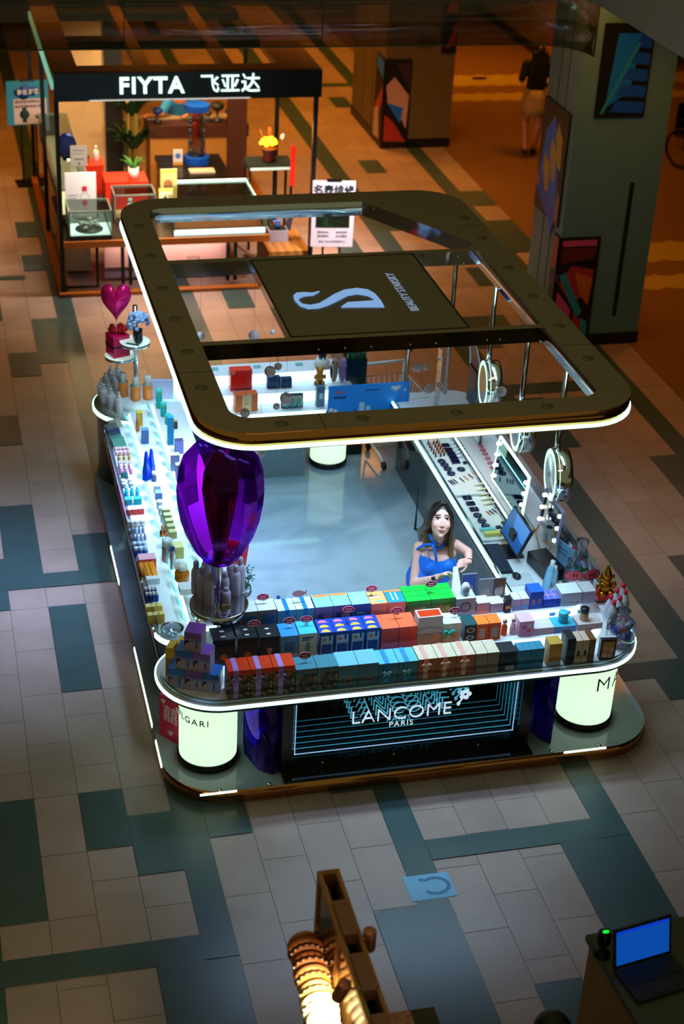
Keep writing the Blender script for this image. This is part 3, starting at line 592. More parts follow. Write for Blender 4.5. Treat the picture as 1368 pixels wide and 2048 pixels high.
e4 = row(1, 638, 761, 4, 1261, .17, 'blue carton with a pale window and a round disc on its top', 'box', G2, body=C(18, 48, 140), top=C(24, 70, 190), art=[(C(176, 200, 226), 'rect', (.1, .06, .9, .86)), (C(30, 70, 170), 'rect', (.16, .1, .84, .5)), (C(206, 110, 70), 'disc', (.34, .7, .08)), (C(30, 60, 140), 'oval', (.7, .76, .08, .13))], topart=[(C(244, 196, 80), 'disc', (.45, .04, .2), 9), (C(244, 196, 80), 'disc', (.45, .38, .2), 9), (C(244, 120, 170), 'disc', (.45, .72, .2), 9)])
row(1, 762, 834, 2, 1255, .18, 'coral red carton with pink front on the middle step', 'box', G2, body=C(226, 70, 76), top=C(250, 110, 70), art=[(C(236, 60, 30), 'rect', (0, .62, 1, 1)), (C(240, 110, 150), 'rect', (0, 0, 1, .35))])
row(1, 834, 884, 1, 1234, .1, 'tall pale grey carton with a red open top rising above its neighbours', 'box', None, body=C(196, 196, 210), top=ORED, art=[(C(150, 156, 180), 'poly', [(0, .62), (.5, .7), (1, .6), (1, .54), (.4, .6), (0, .54)]), (C(150, 156, 180), 'poly', [(0, .42), (1, .44), (1, .38), (0, .36)]), (C(230, 190, 196), 'oval', (.78, .3, .14, .12))], topart=[(WHT, 'rect', (0, 0, 1, .1)), (WHT, 'rect', (0, .9, 1, 1)), (WHT, 'rect', (0, 0, .06, 1)), (WHT, 'rect', (.94, 0, 1, 1))])
row(1, 886, 922, 1, 1247, .14, 'white carton tied with a turquoise bow', 'gift box', None, body=C(222, 226, 230), art=[(C(238, 180, 160), 'oval', (.7, .4, .16, .2))], bow=(C(60, 200, 200), .3, .6, .045))
row(1, 929, 953, 1, 1250, .13, 'dark green carton with two white oval labels', 'box', None, body=C(14, 40, 48), top=C(30, 80, 86), art=[(C(206, 210, 206), 'oval', (.52, .68, .36, .15)), (C(206, 210, 206), 'oval', (.52, .25, .36, .13)), (C(20, 40, 46), 'oval', (.52, .68, .24, .09)), (C(60, 80, 110), 'oval', (.52, .25, .24, .08))])
row(1, 954, 1003, 2, 1247, .12, 'bright orange carton with a white label on the middle step', 'box', G2, body=C(246, 96, 20), top=C(252, 130, 50), art=[(C(226, 200, 190), 'rect', (.2, .12, .72, .74))])
row(1, 1039, 1069, 1, 1243, .12, 'pink flowered carton on the middle step', 'box', None, body=C(236, 166, 206), top=C(240, 190, 220), art=[(C(206, 60, 120), 'disc', (.35, .6, .12)), (C(206, 60, 120), 'disc', (.68, .35, .13)), (C(250, 220, 236), 'disc', (.7, .72, .1))])
row(1, 1070, 1111, 1, 1256, .12, 'flat lilac white carton right of the flowered one', 'box', None, body=C(206, 190, 226), top=C(226, 220, 240))
jb = row(1, 1111, 1155, 1, 1256, .13, 'flat blue carton carrying a turquoise jar', 'box', None, body=C(100, 150, 226), top=C(60, 190, 222))[0]
bb = row(1, 1158, 1208, 1, 1253, .13, 'flat beige carton carrying a black lidded jar', 'box', None, body=C(206, 186, 190), top=C(226, 206, 200))[0]
def jar(lab, loc, r, h, body, lid, lr=None, grp=None, name='cream_jar'):
    t = thing(name, lab, 'jar', loc, 0, grp)
    MB().lathe([(r*.92, 0), (r, h*.08), (r, h*.6), (r*.95, h*.64)], n=20).build('jar_body', body, t)
    q = lr or r
    MB().lathe([(q, h*.64), (q*1.02, h*.96), (q*.96, h), (0, h*1.0)], n=20).build('lid', lid, t)
    return t
def on(o, dx=0, dy=.065):
    zt = max(v.co.z for v in o.data.vertices); return Vector(o.location)+Vector((dx, dy, zt+.0006))
jar('turquoise cream jar standing on the flat blue carton', on(jb), .036, .085, C(60, 190, 226), C(70, 206, 236))
jar('beige cream jar with black lid standing on the flat beige carton', on(bb, -.03), .032, .1, C(206, 170, 140), INK)
def bottle(name, lab, loc, prof, mats, parts=('bottle_body', 'cap'), split=None, grp=None, cat='bottle', n=14, rz=0, rot=None):
    """prof: (radius, height) list; the cap starts at index split"""
    t = thing(name, lab, cat, loc, rz, grp)
    if rot: t.rotation_euler = rot
    MB().lathe(prof[:split+1], n=n).build(parts[0], mats[0], t)
    MB().lathe(prof[split:], n=n).build(parts[1], mats[1], t)
    return t
Y, z = TIER[1]
for i, px in enumerate((1009, 1026)):
    bottle('small_bottle', 'small orange bottle with a round silver cap, %s of the pair' % ('left' if not i else 'right'), (PX(px, Y+.05, .95), Y+.05, z), [(.02, 0), (.022, .01), (.022, .07), (.012, .085), (.012, .09), (.017, .1), (.017, .115), (.008, .125), (0, .126)], (C(236, 90, 20) if not i else C(226, 190, 206), CHROME), split=3, grp='orange bottles with silver caps')
cb = M('clear_plastic_bottle', (236, 236, 250), .12, trans=.3, ior=1.1, var=0)
MICE = [(1214, 1196+60), (1222, 1262), (1236, 1250), (1244, 1235), (1251, 1222), (1234, 1232), (1228, 1212)]
spots = [(PX(1222, -2.55, .888), -2.55), (PX(1216, -2.47, .888), -2.47), (PX(1234, -2.5, .888), -2.5), (PX(1228, -2.40, .888), -2.40), (PX(1245, -2.43, .888), -2.43), (PX(1241, -2.34, .888), -2.34)]
wh = ['nearest the front edge', 'left in the second row', 'right in the second row', 'left in the third row', 'right in the third row', 'farthest back']
pb = None
for i, (x, y) in enumerate(spots):
    L = 'clear bottle with red cap at the counter\'s right corner, '+wh[i]
    if pb is None: pb = bottle('clear_bottle', L, (x, y, .888), [(.034, 0), (.038, .01), (.038, .1), (.03, .13), (.014, .16), (.014, .165), (.016, .167), (.016, .195), (0, .196)], (cb, C(226, 20, 60)), split=5, grp='clear bottles with red caps')
    else: dup(pb, (x, y, .888 if x < 4.17 else .888), label=L)
# ---- top step
IRI = C(150, 150, 200)
row(2, 440, 476, 1, 1232, .14, 'grey carton with a blue window mostly hidden behind the round tray', 'box', None, body=C(130, 124, 140), top=WHT, art=[(C(50, 110, 180), 'rect', (.16, .1, .9, .8))])
row(2, 478, 553, 2, 1222, .14, 'grey carton with a blue window and white top on the top step', 'box', G3, body=C(140, 130, 140), top=C(232, 238, 240), art=[(C(50, 116, 186), 'rect', (.22, .1, .92, .82))])
row(2, 555, 628, 2, 1219, .15, 'pale blue carton with white top and blue ribbon on the top step', 'gift box', G3, body=C(90, 166, 204), top=C(226, 240, 242), ribbon=(C(30, 130, 206), .52))
row(2, 630, 702, 2, 1212, .16, 'shimmering lilac carton with a mint top on the top step', 'box', G3, body=C(130, 130, 186), top=C(150, 220, 214), art=[(C(60, 80, 140), 'oval', (.3, .5, .2, .2)), (C(190, 150, 170), 'rect', (.5, .5, .9, .6))], topart=[(C(250, 150, 80), 'rect', (.05, .8, .95, .98))])
row(2, 703, 740, 1, 1208, .16, 'blue carton with mint top between lilac and pink cartons', 'box', None, body=C(50, 110, 200), top=C(160, 226, 232), art=[(C(150, 190, 206), 'oval', (.5, .6, .24, .06)), (C(150, 190, 206), 'oval', (.5, .4, .24, .06))])
row(2, 741, 775, 1, 1207, .16, 'pink carton with orange blot and an orange striped top', 'box', None, body=C(232, 170, 176), top=C(250, 180, 110), art=[(C(250, 120, 40), 'oval', (.4, .36, .2, .13))], topart=[(C(130, 206, 226), 'rect', (.3, .1, .9, .25)), (WHT, 'rect', (.1, .5, .8, .6))])
row(2, 776, 811, 1, 1204, .16, 'pink carton with a blue and white top beside the green boxes', 'box', None, body=C(236, 170, 186), top=C(40, 150, 210), topart=[(WHT, 'rect', (.3, .15, .38, .8)), (WHT, 'rect', (.55, .15, .63, .8)), (C(250, 150, 80), 'rect', (.0, .85, 1, 1))])
row(2, 812, 910, 2, 1199, .2, 'bright green box with a clear window on the top step', 'box', G3, body=C(40, 150, 30), top=C(20, 230, 70), art=[(C(80, 96, 20), 'rect', (0, 0, 1, .78)), (C(170, 90, 30), 'oval', (.5, .45, .3, .2)), (C(140, 150, 60), 'oval', (.72, .5, .12, .16))], topart=[(C(10, 140, 40), 'rect', (0, .3, 1, .33)), (C(10, 140, 40), 'rect', (0, .64, 1, .67))])
row(2, 912, 952, 1, 1197, .12, 'grey white carton with a big dark circle', 'box', None, body=C(160, 170, 196), top=C(212, 222, 232), art=[(C(80, 96, 130), 'disc', (.5, .5, .3)), (C(150, 160, 186), 'disc', (.5, .5, .2))])
row(2, 955, 981, 1, 1206, .1, 'small lilac carton with pink base, left of the two', 'box', None, body=C(190, 166, 196), top=WHT, art=[(C(226, 130, 110), 'rect', (0, 0, 1, .3))])
row(2, 982, 1009, 1, 1207, .1, 'small lilac carton beside the tiny black box', 'box', None, body=C(176, 176, 210), top=WHT)
row(2, 1011, 1024, 1, 1198, .05, 'tiny black box with a yellow band', 'box', None, dy=-.02, body=INK, art=[(C(206, 160, 40), 'rect', (.1, .3, .9, .5))])
row(2, 1027, 1060, 2, 1198, .1, 'lilac grey carton with a blue base, between the black and blue boxes', 'box', G3, body=C(190, 180, 206), top=C(230, 234, 240), art=[(C(90, 150, 206), 'rect', (.1, .1, .9, .45))])
row(2, 1060, 1088, 1, 1184, .12, 'royal blue box with two copper marks', 'box', None, body=C(20, 70, 190), top=C(30, 100, 220), art=[(C(190, 110, 70), 'rect', (.2, .25, .36, .55)), (C(190, 110, 70), 'rect', (.64, .3, .8, .6))])
row(2, 1089, 1122, 1, 1198, .12, 'blue box with crossing pink lines on its top', 'box', None, body=C(30, 60, 190), top=C(90, 120, 220), topart=[(C(246, 150, 190), 'rect', (0, .45, 1, .52)), (C(246, 150, 190), 'rect', (.3, 0, .35, 1)), (C(246, 150, 190), 'rect', (.68, 0, .73, 1))])
row(2, 1123, 1165, 1, 1186, .14, 'large white carton with three grey dashes', 'box', None, body=C(196, 200, 222), top=C(230, 234, 236), art=[(C(110, 130, 170), 'rect', (.08, .2, .3, .27)), (C(110, 130, 170), 'rect', (.4, .2, .62, .27)), (C(110, 130, 170), 'rect', (.7, .2, .92, .27))])
row(2, 1166, 1193, 1, 1183, .14, 'grey carton beside the golden figurine', 'box', None, body=C(170, 160, 186), top=C(206, 200, 206))
# golden figurine
Y, z = TIER[2]; x = PX(1213, Y+.02, z)
t = thing('golden_figurine', 'shiny golden figurine with pointed cap on a red block, top front step', 'figurine', (x, Y+.02, z))
MB().box(-.075, .075, 0, .12, 0, .035).build('red_base', C(206, 30, 10, r=.3), t)
g = MB(); g.ball((0, .06, .085), (.055, .045, .055), 14); g.ball((0, .055, .15), (.042, .036, .04), 14)
g.lathe([(.045, 0), (.034, .03), (.018, .07), (.004, .105), (0, .108)], (.004, .06, .17), 12)
for sg in (-1, 1): g.ball((sg*.06, .04, .105), (.022, .02, .03), 10); g.ball((sg*.035, .02, .05), (.028, .03, .02), 10); g.ball((sg*.05, .06, .165), (.02, .012, .018), 8)
g.ball((0, .015, .14), (.014, .012, .01), 8); g.build('figure', GOLD, t)
# ---- skincare pyramid on the left corner
hair_k = C(30, 24, 30); skin_p = C(206, 150, 130)
def pyr(k, lab, loc, top):
    return carton('skincare_carton', lab, 'box', loc, .118, .13, .15, C(176, 160, 190), top=top, rz=R(-24), group='skincare cartons stacked in a pyramid', art=[(top, 'rect', (0, .7, 1, 1)), (C(130, 130, 196), 'rect', (0, .55, 1, .7)), (skin_p, 'oval', (.2, .34, .12, .18)), (hair_k, 'poly', [(.02, .3), (.02, .5), (.12, .6), (.3, .56), (.3, .48), (.12, .44), (.1, .3)]), (C(40, 110, 190) if k else C(110, 80, 150), 'oval', (.72, .34, .07, .2))])
PB = C(50, 110, 200); PP = C(140, 90, 190)
ex = Vector((math.cos(R(-24)), math.sin(R(-24)), 0)); o0 = Vector((PX(352, -2.66, .8), -2.66, .79))
dd_ = Vector((.0, .012, 0))
pyr(1, 'blue topped skincare carton, left in the pyramid\'s bottom row', o0, PB); pyr(0, 'purple topped skincare carton, middle of the pyramid\'s bottom row', o0+ex*.12, PP); pyr(1, 'blue topped skincare carton, right in the pyramid\'s bottom row', o0+ex*.24, PB)
pyr(1, 'blue topped skincare carton, left in the pyramid\'s middle row', o0+ex*.06+dd_+Vector((0, 0, .1505)), PB); pyr(0, 'purple topped skincare carton, right in the pyramid\'s middle row', o0+ex*.18+dd_+Vector((0, 0, .1505)), PP)
pyr(0, 'purple topped skincare carton crowning the pyramid', o0+ex*.12+dd_*2+Vector((0, 0, .301)), PP)
for i, px in enumerate((338, 358)):
    carton('yellow_carton', 'tall slim yellow carton left of the skincare pyramid, %s one' % ('outer' if not i else 'inner'), 'box', (PX(px, -2.52+.04*i, .8), -2.52+.04*i, .79), .05, .1, .235, C(176, 116, 20), top=C(236, 200, 30), rz=R(-30), group='yellow cartons by the pyramid', art=[(C(236, 200, 30), 'rect', (0, .62, 1, 1)), (C(150, 110, 20), 'rect', (0, .6, 1, .625))])
# clear gift bag at the right end of the lowest step
t = thing('gift_bag', 'clear crinkled gift bag at the front counter\'s rounded right end', 'gift bag', (4.235, -2.66, .789))
m = MB(); m.lathe([(.05, 0), (.1, .02), (.115, .1), (.1, .18), (.05, .23), (.03, .25), (.055, .28)], n=18); m.build('bag', TM('cellophane', (232, 236, 246), .10, .15), t)
for i in range(7):
    a = i*.9; MB().box(-.022, .022, -.015, .015, -.03, .03, 0, XF((.055*math.cos(a), .055*math.sin(a), .06+.018*i), a, .3*i)).build('sachet', [C(60, 90, 180), C(206, 110, 150), C(180, 190, 220), C(60, 40, 60)][i % 4], t)
# ---- price signs: oval magenta cards on clear stalks
def sign(lab, px, py, Y, z, w=.088, h=.05, body=MAG, words=None, s=None):
    p = aty(px, py, Y); t = thing('price_sign', lab, 'price sign', (p.x, Y, z), 0, 'oval price signs on clear stalks')
    hh = max(.03, p.z-z)
    m = MB(); m.tube([(0, 0, .004), (.003, .004, hh*.5), (0, .006, hh)], .0028, 6); m.lathe([(.014, 0), (.012, .004), (0, .005)], n=10); m.build('stalk', CLEAR, t)
    rim = MB(); T = XF((0, 0, hh), 0, R(-14))
    q = [(w/2*math.cos(2*math.pi*i/28)*(1+.05*math.cos(10*math.pi*i/28*2)), h/2*math.sin(2*math.pi*i/28)*(1+.06*math.sin(8*math.pi*i/28*2))) for i in range(28)]
    rim.prism(q, -.002, .002, 0, T=T @ Matrix.Rotation(R(90), 4, 'X')); rim.prism([(a*.86, b_*.82) for a, b_ in q], .002, .0034, 1, T=T @ Matrix.Rotation(R(90), 4, 'X'))
    for k in range(2): rim.quad([(-w*.28, -.0045, .008-.016*k), (w*.28, -.0045, .008-.016*k), (w*.28, -.0045, .0015-.016*k), (-w*.28, -.0045, .0015-.016*k)], 2, T)
    rim.build('card', [C(240, 170, 200, r=.3), body, C(246, 190, 210)], t); return t
DMAG = C(120, 20, 50, r=.3)
for i, (px, py, Y, z, b_, wh) in enumerate([(526, 1194, -2.30, 1.14, MAG, 'behind the white topped grey cartons'), (743, 1177, -2.28, 1.14, MAG, 'at the blue carton on the top step'), (862, 1168, -2.30, 1.135, DMAG, 'on the green boxes, dark red'), (508, 1247, -2.52, 1.07, DMAG, 'on the black amber carton, dark red'), (579, 1241, -2.5, 1.1, DMAG, 'on the pale blue carton, dark red'), (613, 1238, -2.5, 1.1, MAG, 'on the white carton with the oval'), (697, 1219, -2.5, 1.1, MAG, 'on the blue disc cartons'), (793, 1227, -2.48, 1.1, MAG, 'on the coral red cartons'), (908, 1239, -2.52, 1.08, DMAG, 'on the turquoise bow carton, dark red'), (610, 1311, -2.78, 1.0, DMAG, 'above the teal flower boxes, dark red')]):
    sign('oval pink price sign on a clear stalk '+wh, px, py, Y, z, body=b_)
p = aty(597, 1187, -2.30); t = thing('price_sign', 'pinkish grey fish shaped sign on a clear stalk', 'price sign', (p.x, -2.30, 1.13))
m = MB(); T = XF((0, 0, p.z-1.13), 0, R(-14)) @ Matrix.Rotation(R(90), 4, 'X')
m.prism([(.045*math.cos(2*math.pi*i/20), .024*math.sin(2*math.pi*i/20)) for i in range(20)], -.002, .002, 0, T=T); m.prism([(.035, 0), (.06, .025), (.056, -.012)], -.002, .002, 0, T=T); m.build('card', C(190, 130, 150), t)
MB().tube([(0, 0, 0), (0, 0, p.z-1.135)], .0028, 6).build('stalk', CLEAR, t)
for i, (px, py, num) in enumerate(((1147, 1151, '199'), (1184, 1149, '499'))):
    p = aty(px, py, -2.22); zb = .968; t = thing('price_sign', 'red oval price sign reading %s, %s of two behind the white carton' % (num, 'left' if not i else 'right'), 'price sign', (p.x, -2.22, zb))
    T = XF((0, 0, p.z-zb), R(-10+24*i), R(-10)) @ Matrix.Rotation(R(90), 4, 'X'); m = MB()
    q = [(.072*math.cos(2*math.pi*k/24), .04*math.sin(2*math.pi*k/24)) for k in range(24)]
    m.prism(q, -.002, .002, 0, T=T); m.prism([(a*.88, b_*.84) for a, b_ in q], .002, .0032, 1, T=T); cdo = m.build('card', [C(150, 40, 60), C(206, 90, 110)], t)
    text('number', num, .05, C(140, 16, 24), cdo, T @ Matrix.Translation((0, -.018, .0042)), depth=.0008)
    MB().tube([(0, .004, 0), (0, .004, p.z-zb)], .003, 6).build('stalk', CLEAR, t)
# photo cards standing behind the top step, white dome device, dark wand, price cards
for i, (pl, prr, pyt, pyb, Y, c1_, c2_, lab) in enumerate(((922, 951, 1148, 1186, -2.205, C(40, 90, 190), C(206, 160, 170), 'blue photo card showing a person, left of three behind the green boxes'), (957, 984, 1158, 1192, -2.215, C(150, 150, 160), C(216, 190, 170), 'grey photo card showing two white shapes, middle of three'), (985, 1011, 1156, 1192, -2.205, C(110, 70, 40), C(206, 190, 180), 'brown photo card, right of three'))):
    xa, xb = PX(pl, Y, 1.06), PX(prr, Y, 1.06); h = PYz(pyt, (xa+xb)/2, Y)-.968
    carton('photo_card', lab, 'photo card', ((xa+xb)/2, Y, .9685), xb-xa, .008, h, C(150, 156, 176), art=[(c1_, 'rect', (.04, .03, .96, .97)), (c2_, 'oval', (.4, .35, .24, .2)), (c2_, 'oval', (.68, .38, .16, .22))], group='photo cards on the top step')
p = aty(929, 1196, -2.33)
t = thing('facial_device', 'white dome shaped device with a grey oval face by the green boxes', 'device', (p.x, -2.33, 1.09+.015)); MB().ball((0, 0, .055), (.035, .03, .055), 16).build('shell', WHT, t); MB().ball((0, -.018, .05), (.026, .015, .04), 14).build('oval_face', C(120, 130, 150), t)
p = aty(558, 1200, -2.2); tag(MB().tube([(0, 0, 0), (0, .01, .1), (0, .015, .17)], [.009, .011, .013], 10).build('wand', C(40, 70, 150), None, (p.x, -2.19, .969)), 'dark blue wand standing upright behind the ribboned cartons', 'wand')
pc = None
for tier, pxs in ((1, (868, 962, 1005, 1035, 1056, 1099)), (2, (964, 1104, 1134, 1160))):
    Y, z = ((-2.652, .83), (-2.432, .92))[tier-1]
    for i, px in enumerate(pxs):
        L = 'pale blue price card clipped to the front counter\'s %s step, %s from the left' % (STEP[tier], ORD[i]); loc = (PX(px, Y, z), Y, z+.018)
        if pc is None: pc = tag(MB().box(-.022, .022, -.003, 0, -.014, .014).build('price_card', C(120, 190, 226), None, loc), L, 'price card', 'price cards along the front steps')
        else: dup(pc, loc, label=L)
# ================================================================ people
def caps_mesh(caps, balls):
    m = MB()
    for a, b, r0, r1 in caps:
        a, b = Vector(a), Vector(b); d = b-a
        if d.length < 1e-5: continue
        q = d.to_track_quat('Z', 'Y').to_matrix().to_4x4(); T = Matrix.Translation(a) @ q; L = d.length
        prof = [(r0*math.cos(R(x)), r0*math.sin(R(x))) for x in range(-90, 1, 15)]+[(r1*math.cos(R(x)), L+r1*math.sin(R(x))) for x in range(0, 91, 15)]
        m.lathe(prof, (0, 0, 0), 18, 0, T)
    for b in balls:
        c, r = b[0], b[1]; T = Matrix.Translation(Vector(c)) @ (b[2] if len(b) > 2 else Matrix.Identity(4)); m.ball((0, 0, 0), r, 24, 0, T)
    return m
def skin(name, caps, balls, mat, parent=None, voxel=.006, smooth=6, colf=None, cut=None, fac=.5):
    o = caps_mesh(caps, balls).build('tmp', [mat])
    rm = o.modifiers.new('r', 'REMESH'); rm.mode = 'VOXEL'; rm.voxel_size = voxel
    s = o.modifiers.new('s', 'SMOOTH'); s.factor = fac; s.iterations = smooth
    bpy.context.view_layer.update()
    me = bpy.data.meshes.new_from_object(o.evaluated_get(bpy.context.evaluated_depsgraph_get()))
    bpy.data.objects.remove(o)
    if cut:
        bm = bmesh.new(); bm.from_mesh(me); bmesh.ops.delete(bm, geom=[v for v in bm.verts if cut(v.co)], context='VERTS'); bm.to_mesh(me); bm.free()
    me.materials.clear(); me.materials.append(mat); me.polygons.foreach_set('use_smooth', [True]*len(me.polygons)); me.name = name
    if colf:
        at2 = me.color_attributes.new('Col', 'FLOAT_COLOR', 'POINT'); buf = []
        for v in me.vertices: buf += list(colf(v.co))
        at2.data.foreach_set('color', buf)
    o = bpy.data.objects.new(name, me); COL.objects.link(o)
    if parent: o.parent = parent; o.matrix_parent_inverse = Matrix.Translation(-Vector(parent.location)) if parent.rotation_euler.z == 0 else parent.matrix_basis.inverted()
    return o
SKINM = VM('skin', .45, .35); HAIRM = VM('hair', .42, .5)
skn = lin((250, 186, 174)); 
def hand(caps, balls, wrist, fwd, side, up, flip=1, curl=.6, s=1.):
    """palm and five fingers: fwd = towards the fingertips, side = towards the thumb, up = back of the hand"""
    w_, f, sd, u = Vector(wrist), Vector(fwd).normalized(), Vector(side).normalized(), Vector(up).normalized()
    p = w_+f*.045*s
    Mx = Matrix((sd, f, u)).transposed().to_4x4()
    balls.append((p, (.037*s, .047*s, .015*s), Mx))
    caps.append((w_, w_+f*.03*s, .021*s, .022*s))
    for i, (o_, L) in enumerate(((.026, .066), (.009, .074), (-.009, .068), (-.026, .054))):
        b0_ = w_+f*.082*s+sd*o_*s; d = f
        c1_ = curl*(.8+.12*i); d1 = (f*math.cos(c1_*.6)-u*math.sin(c1_*.6)); d2 = (f*math.cos(c1_*1.5)-u*math.sin(c1_*1.5)); d3 = (f*math.cos(c1_*2.3)-u*math.sin(c1_*2.3))
        q1 = b0_+d1*L*.42*s; q2 = q1+d2*L*.33*s; q3 = q2+d3*L*.25*s
        caps.append((b0_-f*.02*s, b0_, .0085*s, .0085*s)); caps.append((b0_, q1, .0085*s, .008*s)); caps.append((q1, q2, .008*s, .0073*s)); caps.append((q2, q3, .0073*s, .0062*s))
    t0 = w_+f*.03*s+sd*.03*s; t1 = t0+(sd*.7+f*.75-u*.35).normalized()*.036*s; t2 = t1+(f*.9+sd*.1-u*.5).normalized()*.028*s
    caps.append((t0-sd*.012*s, t0, .011*s, .0105*s)); caps.append((t0, t1, .0105*s, .009*s)); caps.append((t1, t2, .009*s, .007*s))
# ---------------------------------------------------------------- woman behind the front counter
P = Vector((2.99, -1.86, 0)); Fh = Vector((math.sin(YAW), math.cos(YAW), 0)); Rh = Vector((math.cos(YAW), -math.sin(YAW), 0))
def J(px, py, toward):
    d = ray(px, py); k = -Fh; t_ = ((P-CAM).dot(k)+toward)/d.dot(k); return CAM+d*t_
wt = thing('person', 'long haired woman in a bright blue halter dress inside the kiosk, holding a tissue', 'person', (P.x, P.y, .111))
Hc = J(881, 1040, .06)
nrm = (CAM-Hc).normalized(); hf = (nrm*.86+Vector((0, 0, -.10))+Rh*.14).normalized(); hr = hf.cross(Vector((0, 0, 1))).normalized()*-1; hu = hr.cross(hf)*1
if hu.z < 0: hu = -hu
tilt = R(-5); hr, hu = hr*math.cos(tilt)+hu*math.sin(tilt), hu*math.cos(tilt)-hr*math.sin(tilt)
if hr.dot(Rh) < 0: hr = -hr
HM = Matrix((hr, hf, hu)).transposed().to_4x4()
def H(x, y, z): return Hc+hr*x+hf*y+hu*z
caps, balls = [], []
balls += [(H(0, -.02, .035), (.076, .092, .088), HM), (H(0, .03, -.03), (.069, .062, .088), HM), (H(0, .045, -.085), (.040, .04, .034), HM), (H(0, .068, -.107), (.02, .018, .016), HM)]
for s in (-1, 1): balls += [(H(s*.036, .062, -.03), (.03, .026, .03), HM), (H(s*.077, -.012, -.005), (.009, .018, .03), HM), (H(s*.033, .079, .034), (.026, .01, .008), HM)]
caps += [(H(0, .09, .006), H(0, .104, -.027), .006, .009), (H(-.009, .1, -.033), H(.009, .1, -.033), .008, .008), (H(-.017, .089, -.062), H(.017, .089, -.062), .007, .007), (H(-.012, .088, -.071), H(.012, .088, -.071), .008, .008)]
nk = J(876, 1081, .0); nkb = J(873, 1096, -.02)
caps += [(H(0, -.01, -.06), nk, .05, .047), (nk, nkb, .047, .055)]
shR = J(838, 1094, .0); shL = J(912, 1090, -.03); chest = J(876, 1116, .03); waist = Vector((P.x-.0, P.y, .111+1.0)); hip = Vector((P.x, P.y, .111+.84))
sdir = (shL-shR).normalized(); SM = Matrix((sdir, Vector((0, 0, 1)).cross(sdir), Vector((0, 0, 1)))).transposed().to_4x4()
caps += [(shR, nkb, .042, .05), (nkb, shL, .05, .042)]
balls += [((shR+shL)/2+Vector((0, 0, -.06)), (.150, .088, .10), SM), (chest+Vector((0, 0, -.08)), (.138, .092, .14), SM), (waist, (.118, .085, .14), SM), (hip, (.155, .11, .13), SM)]
elR = J(828, 1166, .10); wrR = J(874, 1156, .24); hdR = J(905, 1141, .27)
elL = J(936, 1104, -.0); wrL = J(938, 1124, .15)
caps += [(shR, elR, .042, .034), (elR, wrR, .034, .024), (shL, elL, .040, .034), (elL, wrL, .034, .023)]
hand(caps, balls, wrR, hdR-wrR, Vector((0, 0, 1))*.6-Fh*.5, Fh*.2+Vector((0, 0, .7))+Rh*-.2, curl=.65, s=1.0)
fl_ = J(913, 1128, .24)
hand(caps, balls, wrL, fl_-wrL, -Fh*.5+Vector((0, 0, -.5)), Vector((0, 0, 1))*.6-Fh*.5, curl=.55, s=1.0)
for s in (-1, 1):
    a = hip+sdir*s*.08+Vector((0, 0, -.04)); k_ = Vector((a.x, a.y, .111+.46)); f_ = Vector((a.x, a.y+.01, .111+.09))
    caps += [(a, k_, .082, .052), (k_, f_, .05, .032), (f_, f_+Vector((-.02, -.12, -.055)), .032, .026)]
eyeL = lin((236, 226, 226)); iris = lin((40, 26, 22)); lip = lin((176, 84, 88)); brow = lin((74, 50, 42)); cheek = lin((236, 170, 154))
def facecol(co):
    q = co-Hc; x, y, z = q.dot(hr), q.dot(hf), q.dot(hu)
    if y > .03:
        for s in (-1, 1):
            ex, ez = x-s*.033, z-.016
            if (ex/.0072)**2+(ez/.0066)**2 < 1: return iris
            if (ex/.0165)**2+((ez)/.0072)**2 < 1: return eyeL
            if (ex/.0205)**2+((ez-.005)/.0075)**2 < 1 and ez > .0035: return lin((56, 36, 34))
            bx = x-s*.035
            if abs(bx) < .024 and abs(z-(.0405-.16*(abs(x)-.035)-6*bx*bx)) < .0042: return brow
            if ((x-s*.045)/.02)**2+((z+.025)/.018)**2 < 1: return cheek
        if (x/.023)**2+((z+.066)/.0085)**2 < 1: return lip
        if abs(abs(x)-.009) < .003 and abs(z+.04) < .003: return lin((150, 96, 88))
    return skn
skin('body', caps, balls, SKINM, wt, .0045, 4, facecol)
# hair
def hcol(co):
    k = min(1, max(0, (Hc.z+.03-co.z)/.30)); a, b_ = lin((30, 22, 20)), lin((132, 92, 44)); return tuple(a[i]*(1-k)+b_[i]*k for i in range(3))+(1,)
hc, hb = [], [(H(0, -.032, .045), (.088, .098, .092), HM)]
rng = random.Random(3)
for s in (-1, 1):
    for i in range(16):
        a = i/15; x0 = s*(.012+.05*a); y0 = .035-.10*a
        st = H(x0, y0+.012, .128-.035*a*a); m1 = H(s*(.074+.012*a), .028-.09*a, .045); m2 = H(s*(.088+.01*a), .02-.10*a, -.05)
        if s > 0: e0 = J(900+9*a+rng.uniform(-2, 2), 1096+rng.uniform(-4, 4), .05-.12*a); e1 = J(903+8*a, 1128+rng.uniform(-6, 8), .07-.10*a)
        else: e0 = J(846+9*a*0-8*a+rng.uniform(-2, 2), 1062+rng.uniform(-4, 4), -.02-.1*a); e1 = J(842-4*a, 1083+rng.uniform(-6, 4), -.09-.05*a)
        hc += [(st, m1, .013, .015), (m1, m2, .015, .016), (m2, e0, .016, .014), (e0, e1, .014, .007)]
for i in range(9):
    x = -.06+.015*i; hc += [(H(x, -.1, .04), H(x*1.2, -.11, -.1), .03, .03), (H(x*1.2, -.11, -.1), H(x*1.25, -.1, -.1)+Vector((0, 0, -.2)), .03, .018)]
hcut = lambda co: False
skin('hair', hc, hb, HAIRM, wt, .006, 3, hcol)
pt = MB(); pt.tube([H(-.008, .058, .131), H(-.006, .03, .1405), H(-.004, -.0, .142)], .0022, 6); pt.build('hair_parting', C(196, 150, 130), wt)
